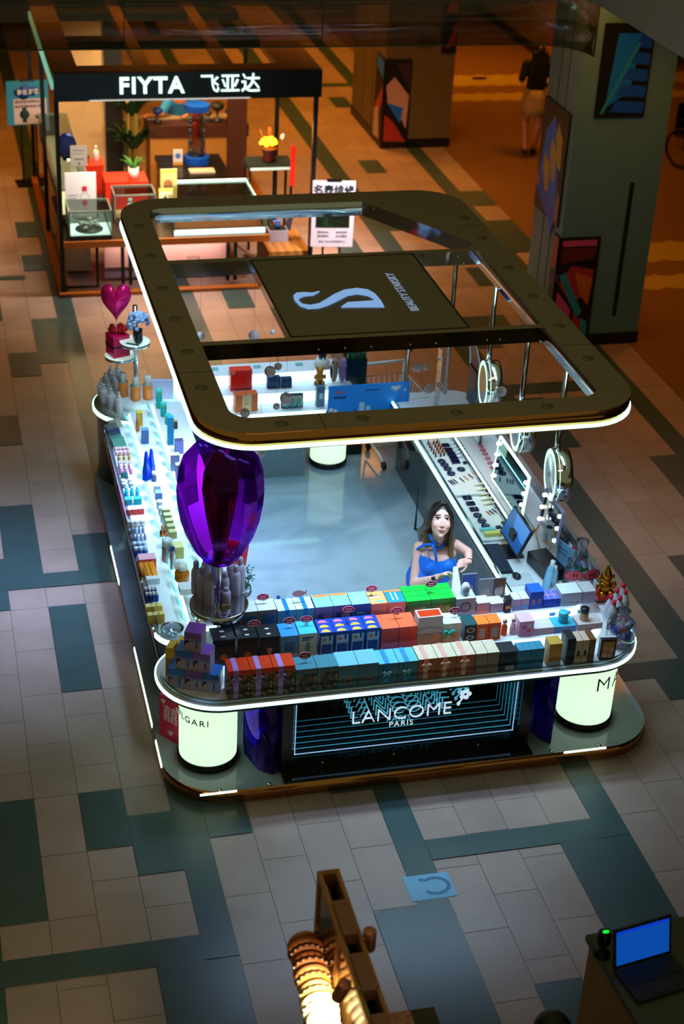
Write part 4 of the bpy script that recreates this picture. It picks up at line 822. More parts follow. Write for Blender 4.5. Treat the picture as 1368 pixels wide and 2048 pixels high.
# dress
BLUE = M('blue_dress', (14, 108, 226), .6, nscale=40)
ct = chest+Vector((0, 0, -.08)); topz = J(880, 1122, .1).z
skin('dress', [(hip+Vector((0, 0, .02)), hip+Vector((0, 0, -.36)), .15, .175), ], [(ct, (.147, .102, .147), SM), (waist, (.122, .092, .15), SM), (hip, (.152, .118, .14), SM)] + [(ct+sdir*s*.062-SM.to_3x3() @ Vector((0, 1, 0))*.072+Vector((0, 0, .035)), (.05, .03, .05), SM) for s in (-1, 1)], BLUE, wt, .006, 5,
     cut=lambda co: co.z > topz+.010*abs((co-ct).dot(sdir))/.06 and True or co.z < .5)
bd = MB()
fr = -(SM.to_3x3() @ Vector((0, 1, 0)))
def ringpts(c, rx, ry, n=20, a0=0, a1=360): return [c+sdir*rx*math.cos(R(a0+(a1-a0)*i/n))+fr*ry*math.sin(R(a0+(a1-a0)*i/n)) for i in range(n+1)]
ck = J(876, 1080, .0)
bd.tube([p+Vector((0, 0, -.03*math.sin(R(18*i)))) for i, p in enumerate(ringpts(ck, .056, .062))], .010, 8)
bd.tube([J(859, 1068, .06), J(864, 1080, .085), J(874, 1088, .10), J(866, 1089, .09), J(850, 1089, .065), J(836, 1097, .045), J(831, 1104, .01)], [.011, .012, .013, .012, .011, .010, .009], 8)
bd.tube([J(866, 1088, .095), J(870, 1104, .115), J(873, 1122, .135)], [.012, .010, .009], 8)
bd.tube([J(850, 1090, .06), J(857, 1108, .09), J(861, 1124, .12)], .003, 6)
bd.build('halter_straps', BLUE, wt).matrix_parent_inverse = Matrix.Translation(-Vector(wt.location))
bk = MB(); c0_ = wrL.lerp(fl_, .0); ax = (wrL-elL).normalized(); u_ = ax.orthogonal().normalized(); v_ = ax.cross(u_)
bk.tube([c0_-ax*.005+(u_*math.cos(2*math.pi*i/16)+v_*math.sin(2*math.pi*i/16))*.027 for i in range(16)], .003, 6, closed=True); bk.build('bracelet', BLK, wt).matrix_parent_inverse = Matrix.Translation(-Vector(wt.location))
ax = (wrR-elR).normalized(); u_ = ax.orthogonal().normalized(); v_ = ax.cross(u_); wc = wrR-ax*.006
wm = MB(); wm.tube([wc+(u_*math.cos(2*math.pi*i/16)+v_*math.sin(2*math.pi*i/16))*.0265 for i in range(16)], .0045, 6, closed=True); wm.tube([wc+ax*.016+(u_*math.cos(2*math.pi*i/16)+v_*math.sin(2*math.pi*i/16))*.028 for i in range(16)], .003, 6, closed=True)
wm.build('watch_strap', C(206, 176, 160, r=.25), wt).matrix_parent_inverse = Matrix.Translation(-Vector(wt.location))
tow = (CAM-wc).normalized(); wd = MB(); q = (tow-ax*tow.dot(ax)).normalized(); wd.box(-.016, .016, -.018, .018, -.004, .005, 0, Matrix.Translation(wc+q*.03) @ Matrix((ax.cross(q), ax, q)).transposed().to_4x4()); wd.build('watch_face', C(20, 44, 70, r=.15), wt).matrix_parent_inverse = Matrix.Translation(-Vector(wt.location))
for o in wt.children:
    if o.name.startswith('hair_parting'): o.matrix_parent_inverse = Matrix.Translation(-Vector(wt.location))
# tissue held in her fingers: hanging crumpled sheet
a0 = J(905, 1133, .30); tm = MB(); n_ = 7; g_ = [[a0+Rh*(.004+.085*i/n_*(.4+.6*j/n_))+Vector((0, 0, -.19*j/n_-.02*math.sin(i)*j/n_))-Fh*(.010*math.sin(i*1.7+j)+.13*j/n_) for i in range(n_+1)] for j in range(n_+1)]
for j in range(n_):
    for i in range(n_): tm.add([g_[j][i], g_[j][i+1], g_[j+1][i+1], g_[j+1][i]], [(0, 1, 2, 3)], 0, True)
tag(tm.build('tissue', C(250, 250, 252, r=.8)), 'white tissue hanging from the woman\'s fingers', 'tissue')
# ---------------------------------------------------------------- standing figures
def figure(lab, loc, rz, top, bottom, legs, hair, pose='stand', s=1., long_hair=False, arm_col=None):
    t = thing('person', lab, 'person', loc, rz)
    z = lambda k: k*s
    caps, balls = [], []
    st = .11 if pose == 'walk' else 0
    balls += [((0, 0, z(1.53)), (.075, .09, .11)), ((0, -.03, z(1.48)), (.06, .06, .07)), ((0, 0, z(1.28)), (.165, .1, .16)), ((0, 0, z(1.08)), (.125, .09, .16)), ((0, .0, z(.92)), (.16, .115, .12))]
    caps += [((0, .01, z(1.36)), (0, 0, z(1.5)), .052, .05), ((-.16, 0, z(1.37)), (.16, 0, z(1.37)), .05, .05)]
    balls += [((0, -.088, z(1.5)), (.012, .014, .02)), ((-.075, 0, z(1.52)), (.012, .02, .03)), ((.075, 0, z(1.52)), (.012, .02, .03))]
    for sg in (-1, 1):
        k = sg*st; hp = (sg*.085, 0, z(.88)); kn = (sg*.085, -k*.8-.01, z(.48)); an = (sg*.08, k*.9 if pose == 'walk' else .01, z(.09)+(.05 if (pose == 'walk' and k > 0) else 0))
        caps += [(hp, kn, .085, .055), (kn, an, .054, .035), (an, (an[0], an[1]-.14, an[2]-.055), .033, .026)]
        el = (sg*.22, .05, z(1.12)); wr = (sg*.2, -.06, z(.93)) if not (pose == 'walk') else (sg*.17, -.12, z(1.02) if sg < 0 else z(1.25))
        caps += [((sg*.175, 0, z(1.36)), el, .05, .038), (el, wr, .038, .026)]
        hand(caps, balls, wr, Vector(wr)-Vector(el), Vector((-sg, 0, 0)), Vector((sg*.3, -1, 0)), curl=.5)
    sk = lin(arm_col or (206, 146, 112))
    def cf(co):
        q = co
        if q.y < -.05 and z(1.44) < q.z < z(1.6):
            for sg in (-1, 1):
                if ((q.x-sg*.032)/.014)**2+((q.z-z(1.535))/.006)**2 < 1: return lin((40, 30, 28))
            if (q.x/.024)**2+((q.z-z(1.465))/.008)**2 < 1: return lin((160, 80, 76))
        return sk
    def local(o): o.parent = t; o.matrix_parent_inverse = Matrix.Identity(4); return o
    local(skin('body', caps, balls, SKINM, None, .010, 4, cf))
    hb = [((0, .022, z(1.56)), (.092, .1, .108))]; hc = []
    if long_hair:
        for i in range(9):
            x = -.085+.021*i; hc += [((x, .08, z(1.55)), (x*1.25, .11, z(1.3)), .035, .035), ((x*1.25, .11, z(1.3)), (x*1.3, .115, z(1.08)), .035, .02)]
    local(skin('hair', hc, hb, M('hair_'+hair[0], hair[1], .5), None, .010, 3, None, lambda co: co.y < -.035 and co.z < z(1.6)))
    tb = [((0, 0, z(1.28)), (.18, .115, .17)), ((0, 0, z(1.1)), (.15, .105, .17))]; tc = [((-.165, 0, z(1.375)), (.165, 0, z(1.375)), .056, .056)]
    for sg in (-1, 1): tc.append(((sg*.175, 0, z(1.36)), (sg*.225, .04, z(1.17)), .06, .056))
    local(skin('top', tc, tb, top, None, .010, 4, None, lambda co: co.z < z(1.0) or (abs(co.x) < .06 and co.z > z(1.405))))
    if bottom[0] == 'skirt': local(MB().lathe([(.15, z(1.02)), (.175, z(.9)), (.2, z(.74)), (.205, z(.64))], n=28).build('skirt', bottom[1]))
    else:
        pc = []
        for sg in (-1, 1): k = sg*st; pc += [((sg*.085, 0, z(.9)), (sg*.085, -k*.8-.01, z(.48)), .098, .07), ((sg*.085, -k*.8-.01, z(.48)), (sg*.08, k*.9+.01, z(.13)), .07, .058)]
        local(skin('trousers', pc, [((0, 0, z(.95)), (.17, .125, .12))], bottom[1], None, .010, 4))
    for sg in (-1, 1):
        k = sg*st; ay = k*.9 if pose == 'walk' else .01; az = z(.09)+(.05 if (pose == 'walk' and k > 0) else 0)
        local(skin('shoe', [((sg*.08, ay+.01, az-.045), (sg*.08, ay-.15, az-.058), .042, .032)], [], legs, None, .010, 3, None, lambda co: co.z < .001))
    return t
skm = ramp_mat('lace_skirt', 'noise', (150, 120, 70), (196, 170, 120), (26, 26, 26), .8)
figure('person seen from behind walking down the carpeted corridor, long black hair, black top, pale skirt', (8.41, 10.95, .008), R(170), M('black_top', (16, 20, 22), .8), ('skirt', skm), M('black_shoe', (14, 14, 16), .5), ('black', (14, 16, 18)), 'walk', 1.0, True)
figure('dark haired person standing at the bottom edge of the photo, only the crown showing', (2.16, -6.73, .001), R(20), M('dark_shirt', (22, 24, 26), .8), ('trousers', M('dark_trousers', (20, 20, 24), .8)), M('dark_shoe', (16, 16, 18), .5), ('dark', (16, 18, 20)), 'stand', 1.0)
# ================================================================ right counter: trays, mirrors, till
TRAYW = C(206, 206, 200); NVY = C(14, 26, 70, r=.25)
def qp(pts, z): return [at(px, py, z) for px, py in pts]
def tray(lab, x0, x1, y0, y1, z, m=TRAYW, h=.018):
    t = thing('makeup_tray', lab, 'tray', (x0, y0, z))
    MB().box(0, x1-x0, 0, y1-y0, 0, h*.5).build('base', m, t)
    MB().ring([(0, 0), (x1-x0, 0), (x1-x0, y1-y0), (0, y1-y0)], [(.008, .008), (x1-x0-.008, .008), (x1-x0-.008, y1-y0-.008), (.008, y1-y0-.008)], h*.5, h, 0).build('rim', M('tray_rim', (170, 190, 200), .2), t)
    return t
ZT0 = .8515
tray('long make-up tray of lipsticks and brushes, farther one by the inner lamp edge', 3.645, 3.925, -.5, 1.15, ZT0)
tray('make-up tray of creams and compacts, nearer one beside the till keyboard', 3.645, 3.925, -1.24, -.51, ZT0, C(210, 214, 206))
tray('narrow back tray of brushes behind the lit divider', 3.985, 4.13, -1.15, 1.1, ZT0, C(200, 196, 196))
t = thing('lit_divider', 'low lit strip standing between the front and back make-up trays', 'lamp', (3.945, 0, ZT0))
MB().box(-.008, .012, -1.2, 1.1, 0, .035).build('holder', CHROME, t); MB().box(-.006, .01, -1.19, 1.09, .0355, .045).build('lamp_strip', M('divider_lamp', (240, 255, 250), .5, emit=(215, 250, 235), es=1.3, var=0), t)
ZI = ZT0+.0095
def copies(kind, build, spots, labf, grp, cat, rz=0, z=ZI):
    pro = None
    for i, s_ in enumerate(spots):
        p = at(s_[0], s_[1], z); L = labf(i)
        if pro is None: pro = build(); pro.location = p; pro.rotation_euler = (0, 0, rz); tag(pro, L, cat, grp)
        else: dup(pro, p, label=L)
def compact_sq():
    t = thing('compact', '', 'compact'); MB().box(-.036, .036, -.027, .027, 0, .014).build('case', NVY, t); MB().box(-.03, .03, -.021, .021, .0142, .0152).build('inset', M('compact_gloss', (10, 18, 50), .08), t); return t
def compact_rd():
    t = thing('round_compact', '', 'compact'); MB().lathe([(.034, 0), (.036, .004), (.036, .012), (.031, .016), (0, .0165)], n=24).build('case', NVY, t); MB().lathe([(.02, .0166), (0, .0168)], n=20).build('inset', M('compact_gloss', (10, 18, 50), .08), t); return t
copies('sq', compact_sq, [(890, 892), (896, 901), (902, 909), (907, 917), (911, 925)], lambda i: 'navy square compact in the far tray, %s from the back' % ORD[i], 'navy square compacts', 'compact')
copies('sq2', compact_sq, [(934, 997), (941, 1008.5), (948, 1020)], lambda i: 'navy square compact in the near tray, %s from the back' % ORD[i], 'navy square compacts, near tray', 'compact')
copies('rd', compact_rd, [(883, 924), (889, 931), (895, 939), (902, 948.5), (922, 940)], lambda i: 'navy round compact in the far tray, %s' % (['farthest of four in a row', 'second of four in a row', 'third of four in a row', 'nearest of four in a row', 'alone by the brushes'][i]), 'navy round compacts', 'compact')
copies('rd2', compact_rd, [(955, 1032), (963.5, 1043), (971, 1053.5)], lambda i: 'navy round compact in the near tray, %s from the back' % ORD[i], 'navy round compacts, near tray', 'compact')
def lipstick(c):
    def f():
        t = thing('lipstick', '', 'lipstick'); MB().lathe([(.008, 0), (.008, .03)], n=10).build('case', INK, t); MB().lathe([(.007, .03), (.007, .05), (.003, .058), (0, .058)], n=10).build('bullet', c, t); return t
    return f
copies('lip', lipstick(C(250, 120, 20)), [(x+dx, y+dy) for dx, dy in ((0, 0), (7, -2)) for x, y in ((867, 889), (870.5, 895), (874, 901), (877.5, 907), (881, 913))], lambda i: 'orange lipstick in the far tray, %s row, %s from the back' % ('inner' if i < 5 else 'outer', ORD[i % 5]), 'orange lipsticks', 'lipstick')
copies('lip2', lipstick(C(226, 60, 70)), [(856, 890), (859.5, 896), (863, 902), (867, 908), (871, 914)], lambda i: 'red lipstick at the far tray\'s inner edge, %s from the back' % ORD[i], 'red lipsticks', 'lipstick')
def pencil(c, L=.085):
    def f():
        t = thing('pencil', '', 'pencil'); MB().tube([(-.01, L/2, .006), (.01, -L/2+.015, .006)], .0055, 8).build('barrel', c, t); MB().tube([(.01, -L/2+.015, .006), (.0125, -L/2, .006)], [.0055, .002], 8).build('tip', C(206, 170, 140), t); return t
    return f
copies('pen', pencil(NVY), [(902, 967), (906.5, 966), (911.5, 964.5), (924, 961.5), (942, 954.5), (957.5, 949)], lambda i: 'navy cosmetic pencil across the far tray\'s end, %s from the left' % ORD[i], 'navy pencils, far tray', 'pencil')
copies('pen2', pencil(C(206, 120, 90)), [(932, 957.5), (950, 951.5)], lambda i: 'rose pencil among the navy ones in the far tray, %s' % ('left' if not i else 'right'), 'rose pencils, far tray', 'pencil')
copies('pen3', pencil(NVY, .075), [(983.5, 1026.5), (989, 1023.5), (995, 1020.5), (1001, 1017)], lambda i: 'navy cosmetic pencil in the near tray, %s from the left' % ORD[i], 'navy pencils, near tray', 'pencil')
copies('pen4', pencil(C(226, 80, 50), .07), [(977, 1028)], lambda i: 'red brown pencil left of the navy ones in the near tray', 'red pencil', 'pencil')
def tube_():
    t = thing('cream_tube', '', 'tube'); MB().tube([(-.055, 0, .012), (.03, .012, .012)], [.003, .0125], 10).build('tube_body', C(230, 216, 176), t); MB().tube([(.03, .012, .012), (.055, .0155, .012)], .0105, 10).build('cap', C(240, 236, 220), t); return t
copies('tb', tube_, [(960, 972), (965, 982), (969, 992), (973, 1001.5), (978, 1010.5)], lambda i: 'cream coloured tube lying in the near tray, %s from the back' % ORD[i], 'cream tubes', 'tube')
def smallbox(c): return lambda: tag(MB().box(-.022, .022, -.016, .016, 0, .014).build('small_case', c), '', '')
copies('sb', smallbox(NVY), [(976, 981), (981, 990), (997, 1056), (1008, 1047), (931, 927)], lambda i: 'small navy case '+['beside the far cream tube', 'beside the second cream tube', 'at the near tray\'s end, left', 'at the near tray\'s end, right', 'by the white brushes in the far tray'][i], 'small navy cases', 'case')
tag(MB().box(-.07, .07, -.025, .025, 0, .03).build('paper_box', C(206, 200, 110), None, at(985, 1070, ZI)), 'yellow green slim box at the near end of the tray', 'box')
tag(MB().box(-.06, .06, -.018, .018, 0, .02).build('paper_box', C(110, 200, 206), None, at(975, 1061, ZI)), 'turquoise slim box beside the yellow green box', 'box')
def brush():
    t = thing('powder_brush', '', 'brush'); MB().tube([(-.03, 0, .01), (.04, .01, .01)], [.004, .006], 8).build('handle', INK, t); MB().tube([(-.03, 0, .01), (-.05, -.003, .012), (-.075, -.006, .012)], [.006, .016, .012], 10).build('bristles', C(226, 226, 230, r=.9), t); return t
copies('br', brush, [(914, 889), (918, 895), (922, 901), (926, 907), (930, 914)], lambda i: 'white powder brush in the far tray, %s from the back' % ORD[i], 'white powder brushes', 'brush', 0)
def sponge(c): return lambda: tag(MB().ball((0, 0, .015), (.03, .02, .016), 12).build('sponge', c), '', '')
copies('sp', sponge(C(230, 220, 180, r=.9)), [(996, 975), (1003, 985), (1010, 996), (1017, 1006)], lambda i: 'cream sponge in the back tray, %s from the back' % ORD[i], 'cream sponges', 'sponge', .6)
copies('sp2', smallbox(C(26, 30, 60)), [(991, 942), (998, 952), (1006, 962), (1014, 974), (1022, 986), (1029, 997), (1036, 1008)], lambda i: 'dark small case in the back tray, %s from the back' % ORD[i], 'dark cases, back tray', 'case', .5)
copies('sp3', smallbox(C(196, 110, 130)), [(960, 893), (965, 901), (970, 909), (975, 918), (980, 927), (985, 936)], lambda i: 'pink small case in the back tray\'s far half, %s from the back' % ORD[i], 'pink cases, back tray', 'case', .5)
# bulb mirrors
bulb = M('bulb', (255, 250, 230), .4, emit=(255, 250, 226), es=3.0, var=0)
def bulb_mirror(lab, y0, y1, zb, zt, x, lean, n=4, glass=M('mirror_glass', (110, 140, 150), .03, 1, var=0), frame=M('mirror_lamp_frame', (236, 246, 240), .4, emit=(215, 250, 235), es=1.1, var=0)):
    t = thing('bulb_mirror', lab, 'mirror', (x, (y0+y1)/2, zb)); w = (y1-y0)/2; h = zt-zb; T = XF((0, 0, 0), 0, 0, lean)
    MB().box(-.006, .008, -w, w, 0.012, h, 0, T).build('glass', glass, t)
    m = MB(); q = .014
    for a, b_, c_, d in ((-w-q, -w, .0, h+q), (w, w+q, 0, h+q), (-w, w, h, h+q), (-w, w, .0, q)): m.box(-.01, .012, a, b_, c_, d, 0, T)
    fo = m.build('frame', frame, t)
    for s in (-1, 1):
        for i in range(n): MB().ball((0, 0, 0), .017, 12, 0, T @ Matrix.Translation((-.016, s*(w-.01), h*(.12+.76*i/(n-1))))).build('bulb', bulb, fo)
    return t
bulb_mirror('lit make-up mirror with round bulbs down both sides, standing behind the trays', -1.17, -.48, .98, 1.37, 3.975, R(4))
bulb_mirror('second bulb make-up mirror seen at a slant, nearer the till', -1.66, -1.30, 1.04, 1.32, 4.085, R(5), 3, TM('lilac_glass', (170, 170, 206), .2), M('lilac_frame', (150, 150, 190), .3))
# round mirrors on the canopy posts
for i, (y, z) in enumerate(((-1.30, 1.475), (-.47, 1.475), (.38, 1.46))):
    t = thing('round_mirror', 'round lit mirror in a chrome drum on a right hand post, '+['nearest of three', 'middle of three', 'farthest of three'][i], 'mirror', (4.12, y-.03, z), R(-8), 'round mirrors on the posts')
    T = Matrix.Rotation(R(-90), 4, 'Y')
    MB().lathe([(.205, -.12), (.21, -.10), (.21, 0), (.2, .012)], n=40, T=T).build('drum', CHROME, t)
    MB().lathe([(.212, -.02), (.2, .014), (.165, .014), (.165, .002)], n=40, T=T).build('lamp_ring', M('mirror_ring', (240, 255, 240), .4, emit=(200, 245, 215), es=1.15, var=0), t)
    MB().lathe([(.165, .004), (0, .006)], n=40, T=T).build('glass', M('mirror_glass2', (150, 170, 180), .03, 1, var=0), t)
    g = MB(); g.tube([(.03, .03, .19), (.03, .03, .26)], .02, 10); g.build('clamp', CHROME, t)
# till: keyboard and screen
t = thing('keyboard', 'black computer keyboard lying on the right counter beneath the screen', 'keyboard', (3.692, -1.50, .8515), R(-3))
kb = MB().box(-.062, .062, -.215, .215, 0, .014).build('body', C(20, 26, 40), t)
for i in range(5):
    for j in range(14): MB().box(-.054+.0215*i, -.054+.0215*i+.018, -.205+.0295*j, -.205+.0295*j+.025, .0142, .02).build('key', C(30, 44, 70), kb)
t = thing('till_screen', 'slanted black framed screen showing a blue desktop, behind the keyboard', 'screen', (3.80, -1.41, .925), 0); T = XF((0, 0, 0), 0, 0, R(24))
tf = MB().box(-.004, .016, -.205, .205, 0, .245, 0, T).build('frame', C(14, 18, 30, r=.3), t)
MB().box(-.0065, -.0042, -.19, .19, .014, .232, 0, T).build('display', M('till_display', (30, 80, 150), .15, emit=(30, 84, 150), es=.55, var=0), tf)
m = MB(); m.quad([(-.0068, .05, .12), (-.0068, -.19, .10), (-.0068, -.19, .232), (-.0068, .11, .232)], 0, T); m.build('window_pattern', M('till_display2', (70, 130, 206), .15, emit=(64, 124, 206), es=.5, var=0), tf)
m = MB(); m.box(.012, .05, -.05, .05, -.073, .12, 0); m.box(-.06, .1, -.1, .1, -.0735, -.058); m.build('stand', C(16, 18, 24), t)
tag(MB().box(-.035, .035, -.05, .05, 0, .003).build('note_card', C(206, 176, 140), None, at(1006, 1088, .852)+Vector((.03, 0, 0)), R(4)), 'beige note card between keyboard and screen', 'card')
t = thing('computer_mouse', 'white paper pad with a black mouse at the near end of the right counter', 'mouse', at(1037, 1158, .852))
MB().box(-.11, .11, -.09, .07, 0, .004).build('pad', C(200, 206, 214), t); MB().ball((-.01, .02, .018), (.033, .045, .02), 14).build('mouse_body', C(22, 26, 40, r=.3), t)
for i, (px, py, h, c, lab, r) in enumerate(((1090, 1178, .25, C(120, 170, 210), 'pale blue slanted bottle leaning beside the till', .03), (1106, 1168, .16, C(150, 190, 216), 'short pale blue bottle with white cap beside the slanted one', .027))):
    p = at(px, py, .852); bottle('tall_bottle', lab, p, [(r, 0), (r, h*.7), (r*.6, h*.82), (r*.6, h), (0, h+.001)], (c, C(216, 226, 232)), split=2, rot=(0, R(9 if not i else 0), 0))
tag(MB().tube([(0, 0, .005), (.05, -.02, .05), (.02, .05, .09), (.08, .1, .05), (.05, .2, .02), (.1, .28, .06), (.04, .3, .1)], .005, 8).build('cable', C(220, 150, 20), None, (4.03, -1.75, .852)), 'yellow cable looping behind the till screen', 'cable')
tag(MB().tube([(0, 0, .005), (-.02, .1, .12), (.03, .16, .16), (.05, .26, .05), (.02, .3, .02)], .005, 8).build('cable', C(206, 130, 20), None, (4.06, -1.45, .852)), 'second yellow cable under the slanted bulb mirror', 'cable')
tag(MB().box(-.08, .08, -.16, .16, 0, .1).build('receipt_printer', C(18, 22, 34, r=.3), None, (4.0, -1.72, .852), R(8)), 'dark receipt printer behind the keyboard', 'printer')
carton('sign_card', 'pale blue card standing behind the till, printed with a dark ring', 'card', (4.17, -1.72, .852), .26, .008, .2, C(120, 170, 210), rz=R(-72), art=[(C(40, 70, 120), 'disc', (.7, .45, .2)), (C(120, 170, 210), 'disc', (.7, .45, .13)), (C(70, 110, 160), 'rect', (.08, .7, .5, .76)), (C(70, 110, 160), 'rect', (.08, .52, .45, .57))])
# clear bag with pink plush and leaves
t = thing('plush_bag', 'clear cone shaped bag holding a pink plush at the right counter\'s near end', 'gift bag', (4.16, -1.98, .852), 0)
MB().lathe([(.09, 0), (.12, .05), (.11, .14), (.06, .26), (.035, .36), (.05, .41)], n=20).build('bag', TM('cellophane', (206, 214, 236), .22, .12), t)
m = MB(); m.ball((0, -.02, .07), (.08, .06, .06), 16); m.ball((-.06, -.05, .1), (.028, .02, .036), 10); m.ball((.05, -.05, .1), (.028, .02, .036), 10); m.ball((0, -.065, .065), (.026, .018, .02), 10); m.build('plush', C(236, 160, 176, r=.9), t)
for i in range(4): MB().ball((0, 0, 0), (.045, .018, .008), 10, 0, XF((.05*math.cos(i*1.6), .03+.03*math.sin(i*1.6), .13+.012*i), i*1.4, .5)).build('leaf', C(20, 130, 70), t)
for i, (x, y, c, lab) in enumerate(((4.29, -1.30, C(60, 62, 70), 'grey bundled pouch by the right counter\'s upstand, farthest'), (4.30, -1.62, C(150, 40, 36), 'red pouch by the right counter\'s upstand'), (4.28, -1.84, C(206, 190, 214), 'pale lilac pouch by the right counter\'s upstand, nearest'))):
    m = MB(); m.ball((0, 0, .035), (.05, .1, .034), 12); m.ball((.01, .09, .05), (.03, .03, .03), 10); tag(m.build('pouch', c, None, (x, y, .852)), lab, 'pouch')
# the dark curved arch sign and lettered rail at the back right corner
t = thing('arch_sign', 'dark glossy curved arch panel with chrome edges standing at the kiosk\'s back right corner', 'arch', (3.98, 1.02, .852))
path = [(.0+.34*math.sin(R(a)), .55*math.cos(R(a))-.55, ) for a in range(0, 100, 10)]
m = MB()
for i in range(len(path)-1):
    (x0, z0), (x1, z1) = path[i], path[i+1]; m.add([(x0, 0, .9+z0), (x1, 0, .9+z1), (x1, .28, .9+z1), (x0, .28, .9+z0)], [(0, 1, 2, 3)], 0, True)
m.box(.33, .34, 0, .28, 0, .36); m.build('panel', M('arch_gloss', (16, 40, 84), .12, .4, var=0), t)
for y in (0, .28): MB().tube([(x, y, .9+z) for x, z in path]+[(.34, y, 0)], .008, 8).build('edge', CHROME, t)
MB().box(-.005, .005, .1, .2, 0, .9).build('stem', CHROME, t)
t = thing('letter_rail', 'black rail of cut-out letters between chrome posts behind the kiosk', 'sign', (3.3, 1.86, .95))
MB().box(0, .62, -.01, .01, .0, .02, 0, XF((0, 0, .3), R(-30))).build('rail', BLACK, t)
text('letters', 'YTUAEB', .13, BLACK, t, XF((.28, -.16, .32), R(-30)) @ STAND, depth=.006, bold=.002)
for x, y in ((.05, -.03), (.5, -.29)): MB().cyl((x, y, -.95), .016, 1.36, 12).build('post', CHROME, t)
# ================================================================ left counter goods
ZL = (.788, .888, .968)
def grid(kind, proto, px0, py0, px1, py1, nx, ny, z, labf, grp, cat, dyx=0):
    """nx by ny copies between two image points on a shelf (real shelf positions)"""
    a = at(px0, py0, z); b = at(px1, py1, z); pro = None; k = 0
    for j in range(ny):
        for i in range(nx):
            x = a.x+(b.x-a.x)*(i/(nx-1) if nx > 1 else .5); y = a.y+(b.y-a.y)*(j/(ny-1) if ny > 1 else .5)
            L = labf(j, i)
            if pro is None: pro = proto(); pro.location = (x, y, z+.0005); tag(pro, L, cat, grp)
            else: dup(pro, (x, y, z+.0005), label=L)
def bt(r, h, body, cap, ch=.3, nk=.6):
    def f():
        t = thing('small_bottle', '', ''); MB().lathe([(r*.9, 0), (r, h*.06), (r, h*(.9-ch)), (r*nk, h*(1-ch))], n=12).build('bottle_body', body, t); MB().lathe([(r*nk*1.05, h*(1-ch)), (r*nk*1.05, h*.96), (0, h)], n=12).build('cap', cap, t); return t
    return f
def jr(r, h, body, cap):
    def f():
        t = thing('jar', '', ''); MB().lathe([(r*.9, 0), (r, h*.1), (r, h*.6)], n=14).build('jar_body', body, t); MB().lathe([(r*1.03, h*.6), (r*1.03, h*.93), (0, h)], n=14).build('lid', cap, t); return t
    return f
def bxp(w, d, h, c, top=None, nm='small_box'):
    return lambda: MB().box(-w/2, w/2, -d/2, d/2, 0, h, 0, top=1).build(nm, [c, top or c])
gl2 = TM('tinted_clear', (200, 214, 226), .2, .06)
ROWN = ['back row', 'second row', 'third row', 'front row']
def lab(base): return lambda j, i: '%s, %s row, %s from outside' % (base, ['far', 'near', 'nearest', 'last'][j], ORD[i])
z = ZL[0]
# bins from far to near (outermost shelf)
for i, (px, py, c, L) in enumerate(((219, 861, C(90, 86, 90), 'grey palette leaning at the far end of the left counter'), (227, 852, C(150, 140, 130), 'beige sparkly palette behind the grey one at the far end'), (225, 872, C(20, 40, 76), 'navy palette leaning in front of the grey palette'), (229, 884, C(40, 110, 90), 'green palette, first of two behind the pink jars'), (234, 890, C(70, 130, 110), 'paler green palette, second of two behind the pink jars'))):
    tag(MB().box(-.06, .06, -.008, .008, 0, .085, 0, XF((0, 0, 0), R(24), R(-38))).build('palette', c, None, at(px+2, py+6, z)+Vector((.02, 0, .0065))), L, 'palette')
grid('j', jr(.018, .04, C(226, 170, 180), C(240, 206, 210)), 232, 903, 257, 909, 4, 2, z, lab('small pink jar on the left counter'), 'pink jars on the left counter', 'jar')
grid('b', bt(.014, .06, M('pale_gold', (226, 206, 150), .25, .6, var=0), GOLD), 238, 921, 260, 926, 3, 2, z, lab('pale gold bottle on the left counter'), 'pale gold bottles', 'bottle')
grid('b', bt(.014, .07, C(206, 120, 150), WHT), 239, 938, 262, 948, 3, 3, z, lab('rose bottle with white cap on the left counter'), 'rose bottles with white caps', 'bottle')
grid('b', bt(.02, .06, C(10, 80, 80), C(14, 100, 96)), 246, 957, 252, 957, 2, 1, z, lab('dark teal jar bottle on the left counter'), 'dark teal bottles', 'bottle')
grid('b', jr(.02, .045, C(120, 120, 140), C(200, 206, 214)), 246, 968, 262, 974, 2, 2, z, lab('grey jar with silver lid on the left counter'), 'grey jars', 'jar')
grid('b', bt(.018, .085, C(40, 190, 206), C(120, 220, 226)), 253, 992, 275, 990, 3, 1, z, lab('turquoise bottle on the left counter'), 'turquoise bottles', 'bottle')
grid('x', bxp(.062, .05, .055, C(20, 176, 196), C(40, 210, 220)), 257, 1009, 275, 1006, 2, 1, z, lab('turquoise box in front of the turquoise bottles'), 'turquoise boxes', 'box')
grid('x', bxp(.045, .06, .05, C(206, 50, 40), C(250, 200, 200)), 258, 1027, 282, 1025, 3, 1, z, lab('red box with pale top on the left counter'), 'red boxes on the left counter', 'box')
grid('j', jr(.026, .055, C(236, 230, 236), WHT), 262, 1053, 285, 1050, 3, 1, z, lab('plump white jar on the left counter'), 'plump white jars', 'jar')
grid('b', bt(.013, .06, C(140, 160, 200), CHROME), 263, 1067, 290, 1080, 4, 2, z, lab('silver capped bottle on the left counter'), 'silver capped bottles', 'bottle')
grid('b', bt(.02, .07, C(30, 80, 190), C(190, 214, 236), .4, .9), 270, 1100, 291, 1108, 3, 2, z, lab('blue bottle with a pale round cap on the left counter'), 'blue bottles with pale caps', 'bottle')
grid('x', bxp(.045, .09, .115, C(206, 70, 90), C(240, 176, 190)), 283, 1140, 305, 1137, 3, 1, z, lab('rosy red carton with pink top on the left counter'), 'rosy cartons', 'box')
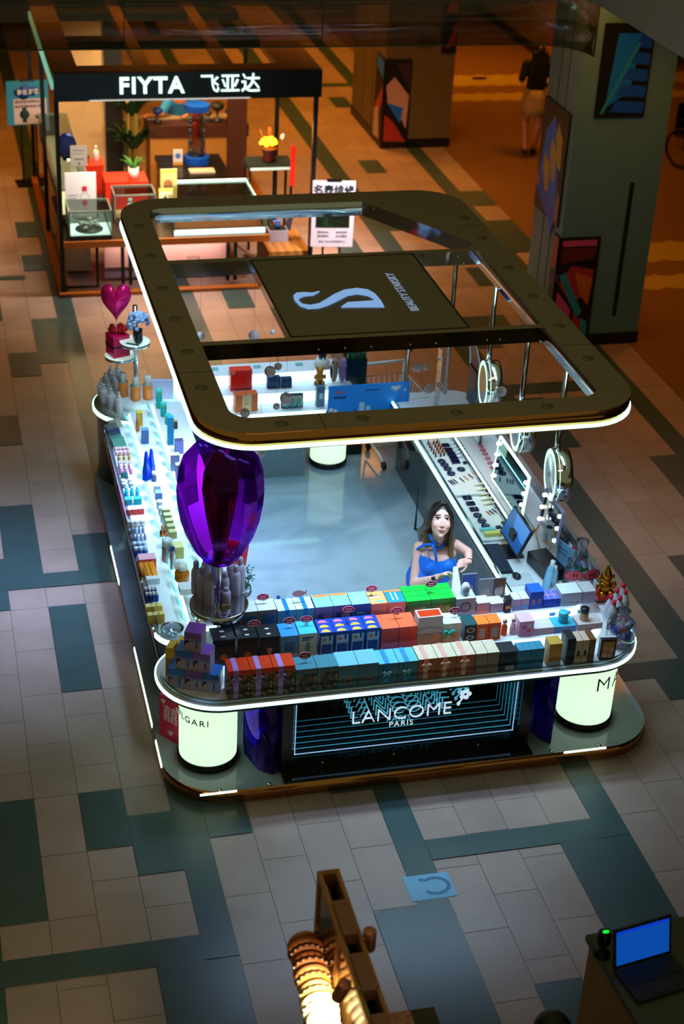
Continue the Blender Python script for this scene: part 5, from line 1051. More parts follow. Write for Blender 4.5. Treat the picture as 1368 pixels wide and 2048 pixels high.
grid('x', lambda: MB().box(-.02, .02, -.015, .015, 0, .11, 0, XF((0, 0, .008), R(20), R(-40)), ).build('sachet', C(250, 150, 20)), 291, 1158, 309, 1150, 3, 1, z, lab('orange sachet leaning on the rosy cartons'), 'orange sachets', 'sachet')
grid('x', bxp(.035, .05, .05, C(200, 210, 220), WHT), 297, 1168, 314, 1164, 3, 1, z, lab('white box beside the orange sachets'), 'white boxes on the left counter', 'box')
grid('b', bt(.013, .085, C(24, 60, 150), WHT, .3, .8), 291, 1194, 314, 1202, 4, 2, z, lab('deep blue bottle with white cap on the left counter'), 'deep blue bottles', 'bottle')
grid('x', bxp(.048, .045, .075, C(230, 190, 90), C(244, 226, 140)), 298, 1228, 322, 1243, 3, 2, z, lab('yellow box at the near end of the left counter'), 'yellow boxes at the near end', 'box')
t = thing('glass_dish', 'clear shallow dish at the rounded near end of the left counter', 'dish', (1.07, -2.0, z+.0005)); MB().lathe([(.05, 0), (.075, .02), (.085, .045), (.075, .04), (.045, .008), (0, .007)], n=24).build('bowl', gl2, t)
# middle shelf
z = ZL[1]
def one(name, o, px, py, z, lab_, cat, rz=0, grp=None, dx=0): o.location = at(px, py, z)+Vector((dx, 0, .0005)); o.rotation_euler = (0, 0, rz); return tag(o, lab_, cat, grp)
one('b', bxp(.05, .06, .13, C(226, 176, 40), C(250, 220, 60))(), 279, 850, z, 'yellow box at the far end of the left counter\'s middle shelf', 'box')
one('b', bt(.018, .16, C(206, 120, 60), C(240, 170, 110))(), 276, 862, z, 'slim orange bottle beside the yellow box, middle left shelf', 'bottle')
one('b', bxp(.06, .06, .13, C(60, 96, 140), C(110, 150, 180))(), 290, 885, z, 'slate blue box on the left counter\'s middle shelf', 'box')
for i, (px, py) in enumerate(((293, 960), (303, 955))):
    o = MB(); o.lathe([(.032, 0), (.034, .08), (.012, .26), (0, .27)], n=4, smooth=False); one('b', o.build('pointed_bottle', C(10, 70, 220, r=.15)), px, py, z, 'tall pointed royal blue bottle on the left counter, %s' % ('outer' if not i else 'inner'), 'bottle', 0, 'pointed blue bottles')
grid('b', bt(.022, .09, C(60, 80, 110), WHT, .35, .8), 303, 945, 308, 962, 1, 3, z, lambda j, i: 'slate bottle with white cap behind the blue pointed pair, %s from the far end' % ORD[j], 'slate bottles', 'bottle')
one('b', bxp(.05, .06, .06, C(226, 230, 236), WHT)(), 314, 982, z, 'white small box on the left counter\'s middle shelf', 'box')
one('b', bxp(.055, .06, .06, C(70, 110, 170), C(120, 160, 206))(), 317, 996, z, 'soft blue box next to the white small box', 'box')
grid('c', bt(.026, .08, C(200, 220, 236), WHT, .25, .95), 320, 1018, 326, 1045, 1, 3, z, lambda j, i: 'white capped clear pot on the middle left shelf, %s from the far end' % ORD[j], 'clear pots', 'jar')
grid('c', bt(.02, .1, M('copper', (190, 110, 70), .25, .8, var=0), C(226, 160, 130), .45, .5), 324, 1071, 331, 1073, 2, 1, z, lambda j, i: 'copper bottle on the middle left shelf, %s' % ('outer', 'inner')[i], 'copper bottles', 'bottle')
one('b', bt(.04, .2, M('satin_silver', (190, 190, 200), .3, .7, var=0), C(226, 230, 236), .3, .9)(), 334, 1122, z, 'big satin silver canister on the left counter', 'bottle')
one('b', bt(.022, .2, M('satin_silver', (190, 190, 200), .3, .7, var=0), C(20, 70, 170), .2, .6)(), 346, 1138, z, 'slim silver tube with a blue end beside the canister', 'bottle')
# inner shelf
z = ZL[2]
for i, (px, py, h) in enumerate(((318, 815, .19), (327, 832, .14), (336, 848, .10))): one('b', jr(.028, h, C(20, 196, 190), C(90, 230, 220))(), px, py, z, 'turquoise canister on the inner left shelf, '+['tallest, at the far end', 'middle of three', 'shortest, nearest'][i], 'canister', 0, 'turquoise canisters')
one('b', bxp(.05, .05, .26, C(0, 120, 150), C(20, 160, 180))(), 341, 888, z, 'tall dark turquoise box on the inner left shelf', 'box')
one('b', bxp(.04, .04, .07, C(60, 50, 20), C(206, 170, 50))(), 350, 856, z, 'small black and gold box beside the tall turquoise box', 'box')
one('b', bxp(.07, .06, .12, C(110, 120, 170), C(60, 60, 90))(), 358, 905, z, 'lilac grey box with a dark top on the inner left shelf', 'box')
grid('s', bxp(.06, .05, .06, C(176, 176, 110), C(206, 206, 150)), 334, 1030, 343, 1075, 1, 5, z, lambda j, i: 'olive yellow box in a line on the inner left shelf, %s from the far end' % ORD[j], 'olive yellow boxes', 'box')
one('b', bxp(.075, .09, .1, C(214, 206, 120), C(236, 232, 160))(), 356, 1112, z, 'large pale yellow box on the inner left shelf', 'box')
t = thing('perfume_flask', 'round amber perfume flask with a pale lid near the round bottle tray', 'bottle', at(364, 1160, z)+Vector((0, 0, .0005))); MB().lathe([(.05, 0), (.055, .01), (.055, .07), (.03, .09)], n=20).build('flask', C(206, 120, 20, r=.15), t); MB().lathe([(.036, .09), (.04, .1), (.04, .125), (0, .135)], n=20).build('lid', C(220, 220, 200), t)
one('b', bxp(.1, .1, .05, C(236, 232, 226), WHT)(), 372, 1183, z, 'low white carton beside the amber flask', 'box')
for i, px in enumerate((397, 412)): one('b', jr(.02, .04, C(240, 80, 10), C(250, 120, 40))(), px, 1243, z, 'small orange jar under the round bottle tray, %s' % ('left' if not i else 'right'), 'jar', 0, 'orange jars')
for i in range(2): one('b', bxp(.07, .05, .15, C(120, 130, 170), C(190, 196, 216))(), 350+10*i, 940+20*i, z, 'grey lilac tin on the inner left shelf, %s' % ('farther' if not i else 'nearer'), 'box', 0, 'grey lilac tins')
# price cards along the shelves
pro = None
for sh, (x, zz) in enumerate(((1.178, .83), (1.383, .92))):
    for i in range(18):
        y = -1.92+.19*i; L = 'pale blue price card on the left counter, %s shelf edge, %s from the near end' % (('outer', 'inner')[sh], ORD[i])
        if pro is None: pro = tag(MB().box(-.05, .03, -.05, .05, -.003, .0, 0, XF((0, 0, 0), 0, 0, R(40))).build('price_card', C(130, 196, 208), None, (x, y, zz+.03)), L, 'price card', 'price cards on the left counter')
        else: dup(pro, (x, y, zz+.03), label=L)
# things at the inner edge near the front corner
carton('red_gift_box', 'open red gift box with small bottles leaning behind the purple balloon', 'gift box', (1.60, -1.42, .9695), .2, .05, .17, C(226, 40, 40), top=C(240, 80, 70), rz=R(-32), rx=R(-22), art=[(C(120, 20, 24), 'rect', (.14, .2, .86, .82)), (C(230, 200, 190), 'disc', (.3, .5, .06)), (C(230, 200, 190), 'disc', (.5, .5, .06)), (C(230, 200, 190), 'disc', (.7, .5, .06))])
t = thing('potted_plant', 'small leafy plant in a clear glass vase at the left counter\'s inner edge', 'plant', (1.63, -1.86, .9695)); MB().lathe([(.03, 0), (.042, .03), (.036, .07), (.03, .085)], n=16).build('vase', gl2, t)
m = MB(); rg = random.Random(5)
for i in range(46):
    a = rg.uniform(0, 6.28); r = rg.uniform(.0, .055); zz = rg.uniform(.1, .23); m.ball((0, 0, 0), (.014, .006, .003), 6, 0, XF((r*math.cos(a), r*math.sin(a), zz), a, rg.uniform(-.8, .8)))
m.build('leaves', M('leaf_green', (24, 74, 54), .5), t)
m = MB()
for i in range(6): a = i*1.05; m.tube([(0, 0, .03), (.02*math.cos(a), .02*math.sin(a), .12), (.04*math.cos(a), .04*math.sin(a), .21)], .002, 5)
m.build('stems', M('stem_green', (40, 80, 50), .6), t)
# ---------------------------------------------------------------- round bottle tray and purple balloon on the left front post
cx, cy = 1.36, -2.25
t = thing('round_tray', 'round chrome rimmed glass tray fixed on the front left canopy post', 'tray', (cx, cy, 1.155)); MB().lathe([(.026, 0), (.19, 0), (.2, .004), (.2, .02), (.19, .02), (.19, .012), (.026, .012)], n=40).build('plate', M('tray_plate', (190, 200, 200), .15, .3, var=0), t); MB().lathe([(.198, -.03), (.205, -.03), (.205, .022), (.198, .022)], n=40).build('rim', CHROME, t)
pb_ = M('lilac_bottle', (186, 176, 200), .35); pro = None
for i, (px, py, h) in enumerate(((404, 1199, .27), (419, 1209, .26), (392, 1186, .27), (412, 1174, .29), (440, 1180, .2), (449, 1196, .22), (462, 1179, .28), (471, 1190, .25), (480, 1181, .28), (452, 1205, .13), (430, 1168, .26))):
    p = at(px, py, 1.1675); s = h/.27
    L = 'lilac grey bottle on the round tray, '+['leftmost in front', 'second in front', 'at the left edge behind', 'left of the post, behind', 'right against the post', 'right front, medium height', 'right back, tall', 'right, below the tall one', 'rightmost', 'smallest, right front', 'behind the post'][i]
    if pro is None: pro = bottle('spray_bottle', L, p, [(.032, 0), (.0345, .01), (.0345, .17), (.03, .195), (.018, .212), (.02, .216), (.02, .255), (.012, .266), (0, .267)], (pb_, M('lilac_cap', (176, 166, 184), .3)), split=4, grp='lilac grey bottles on the round tray'); q = pro
    else: q = dup(pro, p, label=L)
    q.scale = (1, 1, s)
tag(MB().box(-.03, .03, -.003, .003, 0, .03).build('price_card', C(190, 150, 140), None, at(452, 1216, 1.1675)), 'beige price card at the round tray\'s front edge', 'price card')
BALM = TM('balloon_film', (206, 78, 226), .08, .1, (190, 90, 255), .3)
t = thing('hot_air_balloon', 'purple see-through balloon shaped display around the front left canopy post', 'balloon display', (cx, cy, 1.5))
prof = [(.06, 0), (.115, .04), (.175, .12), (.23, .235), (.27, .36), (.293, .5), (.299, .6), (.288, .71), (.255, .81), (.19, .89), (.1, .93)]
MB().lathe(prof, n=16, smooth=False).build('envelope', BALM, t)
MB().lathe([(.022, .0), (.06, .18), (.10, .40), (.125, .58), (.115, .72), (.07, .82), (.022, .88)], n=10, smooth=False).build('inner_bulb', TM('balloon_core', (130, 14, 66), .05, .1, (255, 60, 120), .25), t)
MB().lathe([(.018, -.02), (.062, 0), (.062, .012), (.018, .012)], n=20).build('collar', CHROME, t)
for a in (R(250), ): MB().tube([(.02*math.cos(a), .02*math.sin(a), z_) for z_ in (.02, .9)], .006, 6).build('copper_rod', M('copper_rod', (226, 130, 80), .2, 1, var=0), t)
# ---------------------------------------------------------------- display tower at the back left corner
t = tower = thing('display_tower', 'round tiered stand with white discs and a lit rim at the kiosk\'s back left corner', 'display stand', (1.30, 1.72, .0))
MB().lathe([(.36, .111), (.36, .74), (.385, .76), (.385, .82)], n=40).build('drum', DARKM, t); MB().lathe([(.385, .775), (.397, .775), (.397, .812), (.385, .812)], n=48).build('lamp_rim', LED, t); MB().lathe([(.385, .82), (0, .822)], n=40).build('disc', WHITE, t)
MB().lathe([(.22, .822), (.22, .9), (0, .902)], n=32).build('raised_disc', WHITE, t)
MB().cyl((0, 0, .903), .022, .86, 14).build('post', CHROME, t)
for x, y, z_, r in ((-.01, -.04, 1.44, .135), (-.13, .06, 1.27, .14)): MB().lathe([(r, -.03), (r, 0), (0, .003)], (x, y, z_), 32, mats=[0, 1]).build('shelf_disc', [CHROME, M('lit_disc', (240, 250, 245), .4, emit=(220, 250, 240), es=.5, var=0)], t)
pump = None
for i, (px, py) in enumerate(((238, 824), (223, 817), (208, 808), (203, 797), (216, 797), (211, 783), (228, 788), (222, 770), (236, 766), (243, 780))):
    p = at(px, py, .8225); L = 'white pump bottle on the tower\'s lower disc, '+['nearest', 'second along the front rim', 'third along the front rim', 'at the left rim', 'inner, left', 'back left', 'inner middle', 'back', 'back right', 'inner right'][i]
    if pump is None:
        pump = t = thing('pump_bottle', L, 'bottle', p, 0, 'white pump bottles on the tower'); MB().lathe([(.034, 0), (.036, .008), (.036, .13), (.026, .145)], n=16).build('bottle_body', C(206, 200, 210), t); MB().lathe([(.018, .145), (.018, .165), (.006, .167), (.006, .185), (.013, .187), (.013, .197), (0, .198)], n=12).build('pump', C(226, 226, 232), t)
    else: dup(pump, p, label=L)
ob = None
for i, (dx, dy) in enumerate(((-.12, -.02), (-.02, -.12), (.09, -.11))):
    p = (1.30+dx, 1.72+dy, .9025); L = 'orange lotion bottle on the tower\'s raised disc, %s' % ('left, tallest looking', 'middle', 'right')[i]
    if ob is None: ob = bottle('lotion_bottle', L, p, [(.042, 0), (.045, .01), (.045, .1), (.045, .14), (.025, .16), (.03, .165), (.03, .22), (0, .222)], (C(250, 140, 60, r=.15), C(226, 226, 220)), split=3, grp='orange lotion bottles')
    else: dup(ob, p, label=L)
t = thing('flower_vase', 'dark vase of pale blue blossoms on the tower\'s upper disc', 'vase', (1.315, 1.63, 1.4435)); MB().lathe([(.03, 0), (.042, .03), (.034, .1), (.04, .13)], n=14).build('vase', C(10, 24, 34, r=.2), t)
m = MB(); rg = random.Random(9)
for i in range(60): a = rg.uniform(0, 6.28); b_ = rg.uniform(.1, 1.9); m.ball((.095*math.cos(a)*math.sin(b_), .095*math.sin(a)*math.sin(b_), .19+.09*math.cos(b_)), .02, 8)
m.build('blossoms', C(150, 176, 220, r=.8), t)
tag(MB().box(-.06, .06, -.012, .012, 0, .006).build('pen_case', C(20, 90, 110), None, (1.26, 1.60, 1.4435), R(-30)), 'dark teal slim case lying before the blossom vase', 'case')
t = thing('gift_bouquet', 'magenta gift box tied with black ribbon with red flowers, on the tower\'s lower round shelf', 'gift box', (1.15, 1.79, 1.2735), R(20))
MB().box(-.08, .08, -.08, .08, 0, .2).build('box', C(230, 10, 90, r=.3), t); m = MB(); m.box(-.082, .082, -.082, .082, .09, .112); m.build('ribbon', INK, t)
m = MB(); rg = random.Random(4)
for i in range(16): a = rg.uniform(0, 6.28); r = rg.uniform(.02, .085); m.ball((r*math.cos(a), r*math.sin(a), .215+rg.uniform(0, .05)), rg.uniform(.018, .03), 7, smooth=False)
m.build('flowers', C(200, 16, 20, r=.3), t)
t = thing('heart_balloon', 'shiny pink heart balloon on a white stick above the magenta gift box', 'balloon', (1.14, 1.76, 1.48), R(-6))
m = MB(); n_ = 40; hp = [(16*math.sin(a)**3/16, (13*math.cos(a)-5*math.cos(2*a)-2*math.cos(3*a)-math.cos(4*a))/16) for a in [2*math.pi*i/n_ for i in range(n_)]]
rings = [(1, 0), (.96, .3), (.86, .55), (.68, .78), (.4, .94), (.02, 1)]
vs = []
for sgn in (1, -1):
    for k, d in rings: vs.append([(x*k*.135, -sgn*d*.075, .33+(y*k)*.20) for x, y in hp])
for s0 in (0, 6):
    for q in range(5): m.add(vs[s0+q]+vs[s0+q+1], [(i, (i+1) % n_, n_+(i+1) % n_, n_+i) for i in range(n_)], 0, True)
m.build('heart', M('foil_pink', (250, 24, 120), .14, .45, var=0), t); MB().tube([(0, 0, 0), (0, 0, .2)], .004, 6).build('stick', WHT, t)
tag(MB().box(-.1, .1, -.02, .02, 0, .18, 0).build('lilac_case', C(186, 186, 226, r=.3), None, (1.52, 1.60, .9025-.0005), R(-10)), 'rounded lilac case standing right of the orange lotion bottles', 'case')
# ---------------------------------------------------------------- back counter goods
carton('gift_box', 'glossy red gift box with gold lettering band on the back counter', 'gift box', (2.255, 1.66, .9005), .2, .1, .2, C(216, 20, 14, r=.25), top=C(236, 60, 40), art=[(C(40, 10, 8), 'rect', (.25, .03, .92, .1)), (C(250, 110, 70), 'oval', (.12, .92, .1, .12))])
carton('gift_case', 'orange brown gift case with a pale band on the back counter\'s front step', 'gift box', (2.26, 1.42, .8005), .21, .09, .17, C(210, 96, 44), rz=R(3), art=[(C(226, 180, 130), 'rect', (.32, 0, .72, 1)), (C(150, 110, 70), 'rect', (.45, .45, .6, .5))])
for i, x in enumerate((2.56, 2.68)): carton('navy_case', 'navy set case on the back counter, %s' % ('left, larger' if not i else 'right, smaller'), 'case', (x, 1.66, .9005), .12 if not i else .1, .06, .11 if not i else .09, C(20, 44, 96), art=[(C(60, 120, 160), 'rect', (.1, .5, .9, .56)), (C(60, 120, 160), 'rect', (.1, .3, .9, .36))], group='navy set cases')
t = thing('bottle_set', 'dark framed set case holding four small bottles on the back counter', 'gift set', (2.69, 1.44, .8005)); MB().box(-.1, .1, 0, .04, 0, .13, 0).build('case', C(20, 40, 60), t); MB().box(-.09, .09, -.002, 0, .02, .12).build('lining', C(190, 186, 160), t)
for i in range(3): MB().lathe([(.018, 0), (.018, .05), (.008, .07), (.008, .085)], (-.055+.055*i, -.018, .022), 10).build('small_bottle', C(60, 130, 140, r=.15), t)
carton('grey_box', 'upright grey box with a pale label at the back counter\'s front right', 'box', (2.95, 1.42, .8005), .075, .06, .2, C(90, 110, 126), art=[(C(190, 200, 206), 'rect', (.3, .4, .8, .7))])
t = thing('bear_figurine', 'small golden brown figurine on a dark base on the back counter', 'figurine', (3.0, 1.70, .9005)); MB().lathe([(.05, 0), (.05, .02), (0, .021)], n=16).build('base', C(60, 26, 14), t)
m = MB(); m.ball((0, 0, .07), (.042, .036, .052), 12); m.ball((0, -.005, .135), .036, 12)
for s in (-1, 1): m.ball((s*.028, 0, .165), .013, 8); m.ball((s*.045, -.02, .08), (.014, .016, .026), 8); m.ball((s*.022, -.03, .03), (.016, .022, .014), 8)
m.build('figure', C(206, 130, 30), t)
for i in range(6): tag(MB().box(-.035, .035, -.003, .003, 0, .03, 0, XF((0, 0, 0), 0, R(-30))).build('price_card', C(150, 206, 216), None, (1.85+.2*i, 1.9, 1.0015)), 'pale card on the back counter\'s top step, %s from the left' % ORD[i], 'price card', 'cards on the back counter')
t = thing('blue_banner', 'bright blue display board with clouds hung on the back counter facing inside', 'banner', (3.38, 1.325, .752))
bbd = MB().box(-.385, .385, -.004, .004, 0, .3).build('board', M('banner_blue', (30, 140, 236), .5), t)
m = MB()
for x, z_, r in ((.25, .24, .03), (.28, .25, .022), (.22, .25, .02), (.34, .22, .014), (-.35, .05, .03), (-.31, .04, .024)): m.lathe([(r, 0), (0, .001)], n=14, T=XF((x, -.0045, z_), 0, R(90)))
m.build('clouds', C(216, 216, 236), bbd)
m = MB(); m.box(-.09, -.04, -.006, -.0045, .0, .12); m.box(-.02, .015, -.006, -.0045, 0, .08); m.build('pictured_tubes', C(186, 206, 236), bbd)
m = MB(); m.box(-.33, -.22, -.006, -.0045, .17, .19); m.box(-.04, .1, -.006, -.0045, .235, .245); m.box(-.14, -.115, -.006, -.0045, 0, .05); m.build('printing', C(30, 44, 120), bbd)
m = MB(); m.tube([(-.31, -.006, .225), (-.28, -.006, .24), (-.24, -.006, .23)], .008, 6); m.box(.3, .315, -.006, -.0045, .15, .165); m.build('red_mark', C(226, 80, 60), bbd)
t = thing('brush_stand', 'white stand of black brushes on the back counter behind the blue board', 'brush stand', (3.06, 1.86, 1.0005)); MB().lathe([(.07, 0), (.075, .04), (.06, .08)], n=18).build('pot', WHT, t)
for i in range(6): a = i*1.05; MB().tube([(.02*math.cos(a), .02*math.sin(a), .04), (.04*math.cos(a), .04*math.sin(a), .2)], [.005, .012], 8).build('brush', C(16, 24, 50), t)
for i, (x, c, L) in enumerate(((3.26, C(206, 170, 150), 'beige and black folded scarf standing behind the blue board'), (3.34, C(150, 110, 160), 'mauve folded scarf standing behind the blue board'))):
    m = MB(); m.ball((0, 0, .11), (.035, .05, .11), 12); m.ball((.01, 0, .2), (.028, .04, .04), 10); tag(m.build('scarf', c if i else ramp_mat('scarf_print', 'wave', (20, 20, 24), (206, 176, 150), (20, 20, 20), .8), None, (x-.12, 1.72, .9005), .3), L, 'scarf')
t = thing('green_case', 'dark green glass bottle rack behind the blue board', 'rack', (3.36, 1.8, .1115))
MB().box(-.1, .1, -.07, .1, .0, 1.0).build('rack_body', C(8, 30, 22, r=.2), t)
for i in range(6): MB().lathe([(.013, 0), (.013, .1), (.006, .13), (.006, .15)], (-.08+.032*i, -.05, 1.001), 10).build('bottle', C(20, 110, 60, r=.1), t)
# wire shopping trolley
t = thing('shopping_trolley', 'white wire shopping trolley parked inside the kiosk by the back counter', 'trolley', (3.72, 1.62, .111), R(6)); WIRE = M('white_wire', (226, 234, 240), .35, var=.02)
m = MB(); b0 = [(-.17, -.2), (.17, -.2), (.17, .22), (-.17, .22)]; tz = [(-.22, -.27), (.22, -.27), (.22, .3), (-.22, .3)]
def lp4(a, b_, z0, z1, k): return [(a[i][0]+(b_[i][0]-a[i][0])*k, a[i][1]+(b_[i][1]-a[i][1])*k, z0+(z1-z0)*k) for i in range(4)]
for k in (0, .33, .66, 1): m.tube(lp4(b0, tz, .32, .74, k), .006 if k in (0, 1) else .003, 6, closed=True)
lo_, hi_ = lp4(b0, tz, .32, .74, 0), lp4(b0, tz, .32, .74, 1)
for e in range(4):
    for q in range(9):
        u = q/8; a = [lo_[e][c]+(lo_[(e+1) % 4][c]-lo_[e][c])*u for c in range(3)]; b_ = [hi_[e][c]+(hi_[(e+1) % 4][c]-hi_[e][c])*u for c in range(3)]; m.tube([a, b_], .0036, 5)
for q in range(8): x = -.16+.045*q; m.tube([(x, -.2, .32), (x, .22, .32)], .0025, 5)
m.build('basket', WIRE, t)
m = MB()
for s in (-1, 1): m.tube([(s*.16, -.22, .075), (s*.17, -.1, .12), (s*.17, .22, .12), (s*.17, .26, .3), (s*.2, .32, .86)], .011, 8)
m.tube([(-.2, .32, .86), (.2, .32, .86)], .014, 8); m.build('chassis', WIRE, t)
for s in (-1, 1):
    for y in (-.22, .2): MB().lathe([(.04, -.014), (.045, 0), (.04, .014)], n=16, T=XF((s*.16, y, .046), 0, 0, R(90))).build('wheel', C(20, 20, 24), t)
t = thing('green_ball', 'glossy dark green and white ball lying in the wire trolley', 'ball', (3.74, 1.66, .111+.33+.13)); MB().ball((0, 0, 0), .12, 24).build('shell', C(8, 60, 30, r=.08), t); MB().ball((.01, -.02, .075), (.07, .06, .05), 16).build('white_patch', C(206, 216, 210, r=.1), t)
tag(MB().tube([(0, 0, .02), (0, 0, .42), (0, 0, .02), (.07, 0, .02)], .012, 4).build('floor_frame', BLACK, None, (3.565, .23, .112)), 'slim black L-shaped metal frame standing on the kiosk floor behind the woman', 'frame')
# pink double happiness box under the counter
t = thing('wedding_box', 'bright pink box with a white happiness character and hearts behind the left lit drum', 'box', (1.0, -2.36, .1115), R(-52))
MB().box(-.11, .11, 0, .14, 0, .36).build('box', C(236, 40, 100, r=.4), t); text('character', '囍', .15, C(250, 220, 226), t, XF((0, -.001, .17)) @ STAND, depth=.001)
m = MB()
for x, z_ in ((-.07, .32), (.0, .07), (.07, .31)):
    for s in (-1, 1): m.lathe([(.014, 0), (0, .001)], n=12, T=XF((x+s*.01, -.0005, z_), 0, R(90)))
    m.quad([(x-.024, -.0012, z_-.003), (x, -.0012, z_-.035), (x+.024, -.0012, z_-.003)], 0)
m.build('hearts', C(250, 216, 224), t)
# ================================================================ watch shop behind
SX0, SX1, SY0, SY1 = 1.02, 4.02, 6.28, 10.6
FRM = M('shop_frame', (26, 28, 26), .35, .3); WDB = ramp_mat('shop_wood', 'wave', (92, 52, 20), (120, 72, 30), (2, 9, 2), .45)
t = shop = thing('shop_canopy', 'black open frame pavilion of the watch shop with white lit letters', 'pavilion', (0, 0, 0))
for x in (SX0+.02, SX1-.05):
    for y in (SY0+.03, 8.4, SY1-.05): MB().box(x-.025, x+.025, y-.025, y+.025, .05, 2.3).build('post', FRM, t)
fsc = MB().box(SX0, SX1, SY0-.02, SY0+.05, 2.29, 2.60).build('fascia', M('fascia_black', (14, 20, 24), .3), t)
MB().ring([(SX0, SY0+.05), (SX1, SY0+.05), (SX1, SY1), (SX0, SY1)], [(SX0+.28, SY0+.3), (SX1-.42, SY0+.3), (SX1-.42, SY1-.3), (SX0+.28, SY1-.3)], 2.46, 2.6, 0).build('roof_frame', M('roof_brown', (168, 134, 88), .5), t)
for x in (2.05, 3.0): MB().box(x-.07, x+.07, SY0+.3, SY1-.3, 2.48, 2.58).build('roof_beam', M('roof_brown', (168, 134, 88), .5), t)
for y in (7.9, 9.3): MB().box(SX0+.28, SX1-.42, y-.13, y+.13, 2.47, 2.57).build('roof_cross', M('roof_dark', (64, 66, 58), .5), t)
sl = M('fascia_letters', (250, 255, 250), .5, emit=(214, 255, 246), es=1.5, var=0)
text('lettering', 'FIYTA', .252, sl, fsc, XF((1.72, SY0-.034, 2.375)) @ STAND, depth=.012, bold=.006, align='LEFT', spacing=1.14)
text('lettering', '飞亚达', .225, sl, fsc, XF((2.62, SY0-.034, 2.385)) @ STAND, depth=.012, bold=.001, align='LEFT', spacing=1.06)
MB().box(SX0-.03, SX0-.005, SY0, SY1-1.0, 2.42, 2.5).build('side_glow', M('side_glow', (190, 240, 220), .5, emit=(150, 235, 200), es=.55, var=0), t)
MB().ring([(SX0-.03, SY0-.05), (SX1+.02, SY0-.05), (SX1+.02, SY1), (SX0-.03, SY1)], [(SX0+.05, SY0+.03), (SX1-.06, SY0+.03), (SX1-.06, SY1-.08), (SX0+.05, SY1-.08)], .002, .05, 0).build('floor_edge', M('floor_edge_wood', (150, 84, 30), .35), t)
tag(MB().box(1.34, 2.0, 10.3, 10.36, .002, 2.2).build('partition', M('beige_partition', (206, 176, 130), .6)), 'beige wall panel at the back left of the watch shop', 'panel')
tag(MB().box(2.0, 2.24, 10.25, 10.36, .002, 2.3).build('partition', C(24, 26, 24)), 'dark wall panel behind the tall plant in the watch shop', 'panel')
# long left showcase
def showcase(lab, x0, x1, y0, y1, z0, z1, body, lit_, legs=False):
    t = thing('showcase', lab, 'showcase', ((x0+x1)/2, y0, .05)); w = (x1-x0)/2; d = y1-y0
    MB().box(-w, w, 0, d, z0-.05, z0, 0).build('base', body, t)
    if not legs: MB().box(-w+.03, w-.03, .04, d-.04, .001, z0-.051).build('plinth', M('plinth_beige', (176, 150, 120), .5), t)
    MB().box(-w+.015, w-.015, .015, d-.015, z0+.001, z0+.012).build('lit_floor', lit_, t)
    g = MB()
    for a in ((-w, -w+.006, 0, d), (w-.006, w, 0, d), (-w+.006, w-.006, 0, .006), (-w+.006, w-.006, d-.006, d)): g.box(*a, z0, z1)
    g.box(-w, w, 0, d, z1, z1+.006); g.build('glass', TM('case_glass', (226, 236, 230), .08, .04), t)
    e = MB(); q = .008
    for x in (-w, w):
        for y in (0, d): e.box(x-q, x+q, y-q, y+q, z0, z1+q)
    for y in (0, d): e.box(-w, w, y-q, y+q, z1-q, z1+q)
    for x in (-w, w): e.box(x-q, x+q, 0, d, z1-q, z1+q)
    e.build('edges', M('case_edge', (150, 170, 160), .2, .6, var=0), t)
    return t
warm_lit = M('case_lit_warm', (240, 226, 190), .5, emit=(255, 226, 176), es=1.4, var=0); cool_lit = M('case_lit_cool', (230, 245, 240), .5, emit=(205, 244, 236), es=1.6, var=0)
showcase('long low glass showcase lit warm along the watch shop\'s left side', 1.1, 1.46, 6.9, 10.0, .72, 1.02, WDB, warm_lit)
# front table
t = thing('shop_table', 'long wooden edged table along the watch shop\'s front', 'table', (0, 0, 0))
MB().box(1.06, 3.45, 6.30, 7.9, .60, .66).build('tabletop', M('table_dark', (40, 30, 22), .3), t); MB().box(1.06, 3.47, 6.272, 6.299, .585, .665).build('wood_edge', M('edge_wood', (176, 100, 36), .35), t)
for x in (1.75, 3.0):
    for dx in (0, .09): MB().box(x+dx-.02, x+dx+.02, 6.42, 6.46, .051, .599).build('leg', FRM, t)
m = MB(); m.tube([(1.45, 6.38, .58), (1.45, 6.38, .07), (1.08, 6.38, .07)], .018, 4); m.build('leg_frame', FRM, t)
MB().box(1.56, 3.02, 6.62, 6.70, .20, .57).build('front_panel', M('pinkish_panel', (236, 190, 180), .4), t)
MB().box(1.56, 3.02, 6.66, 6.70, .052, .199).build('lower_panel', M('mauve_panel', (150, 130, 160), .4), t)
text('lettering', 'FIYTA', .06, C(140, 96, 90), t, XF((2.62, 6.618, .26)) @ STAND, depth=.001)
s1 = showcase('small square glass case of round white watches at the table\'s left front', 1.14, 1.62, 6.33, 6.75, .71-.0, 1.0, C(30, 34, 32), cool_lit, True); s1.location.z = .0005
t = thing('watch_dial_stand', 'dark round stand ringed with pale watches inside the small glass case', 'watch stand', (1.38, 6.52, .7235)); MB().lathe([(.16, 0), (.16, .012), (0, .014)], n=28).build('disc', C(60, 80, 96), t)
for i in range(9): a = i*.7; r = .1 if i < 7 else .03; MB().ball((0, 0, 0), (.03, .03, .022), 10, 0, Matrix.Translation((r*math.cos(a), r*math.sin(a), .05+.02*(i % 3)))).build('watch', C(206, 220, 216, r=.2), t); MB().cyl((r*math.cos(a), r*math.sin(a), .014), .006, .03, 8).build('peg', CHROME, t)
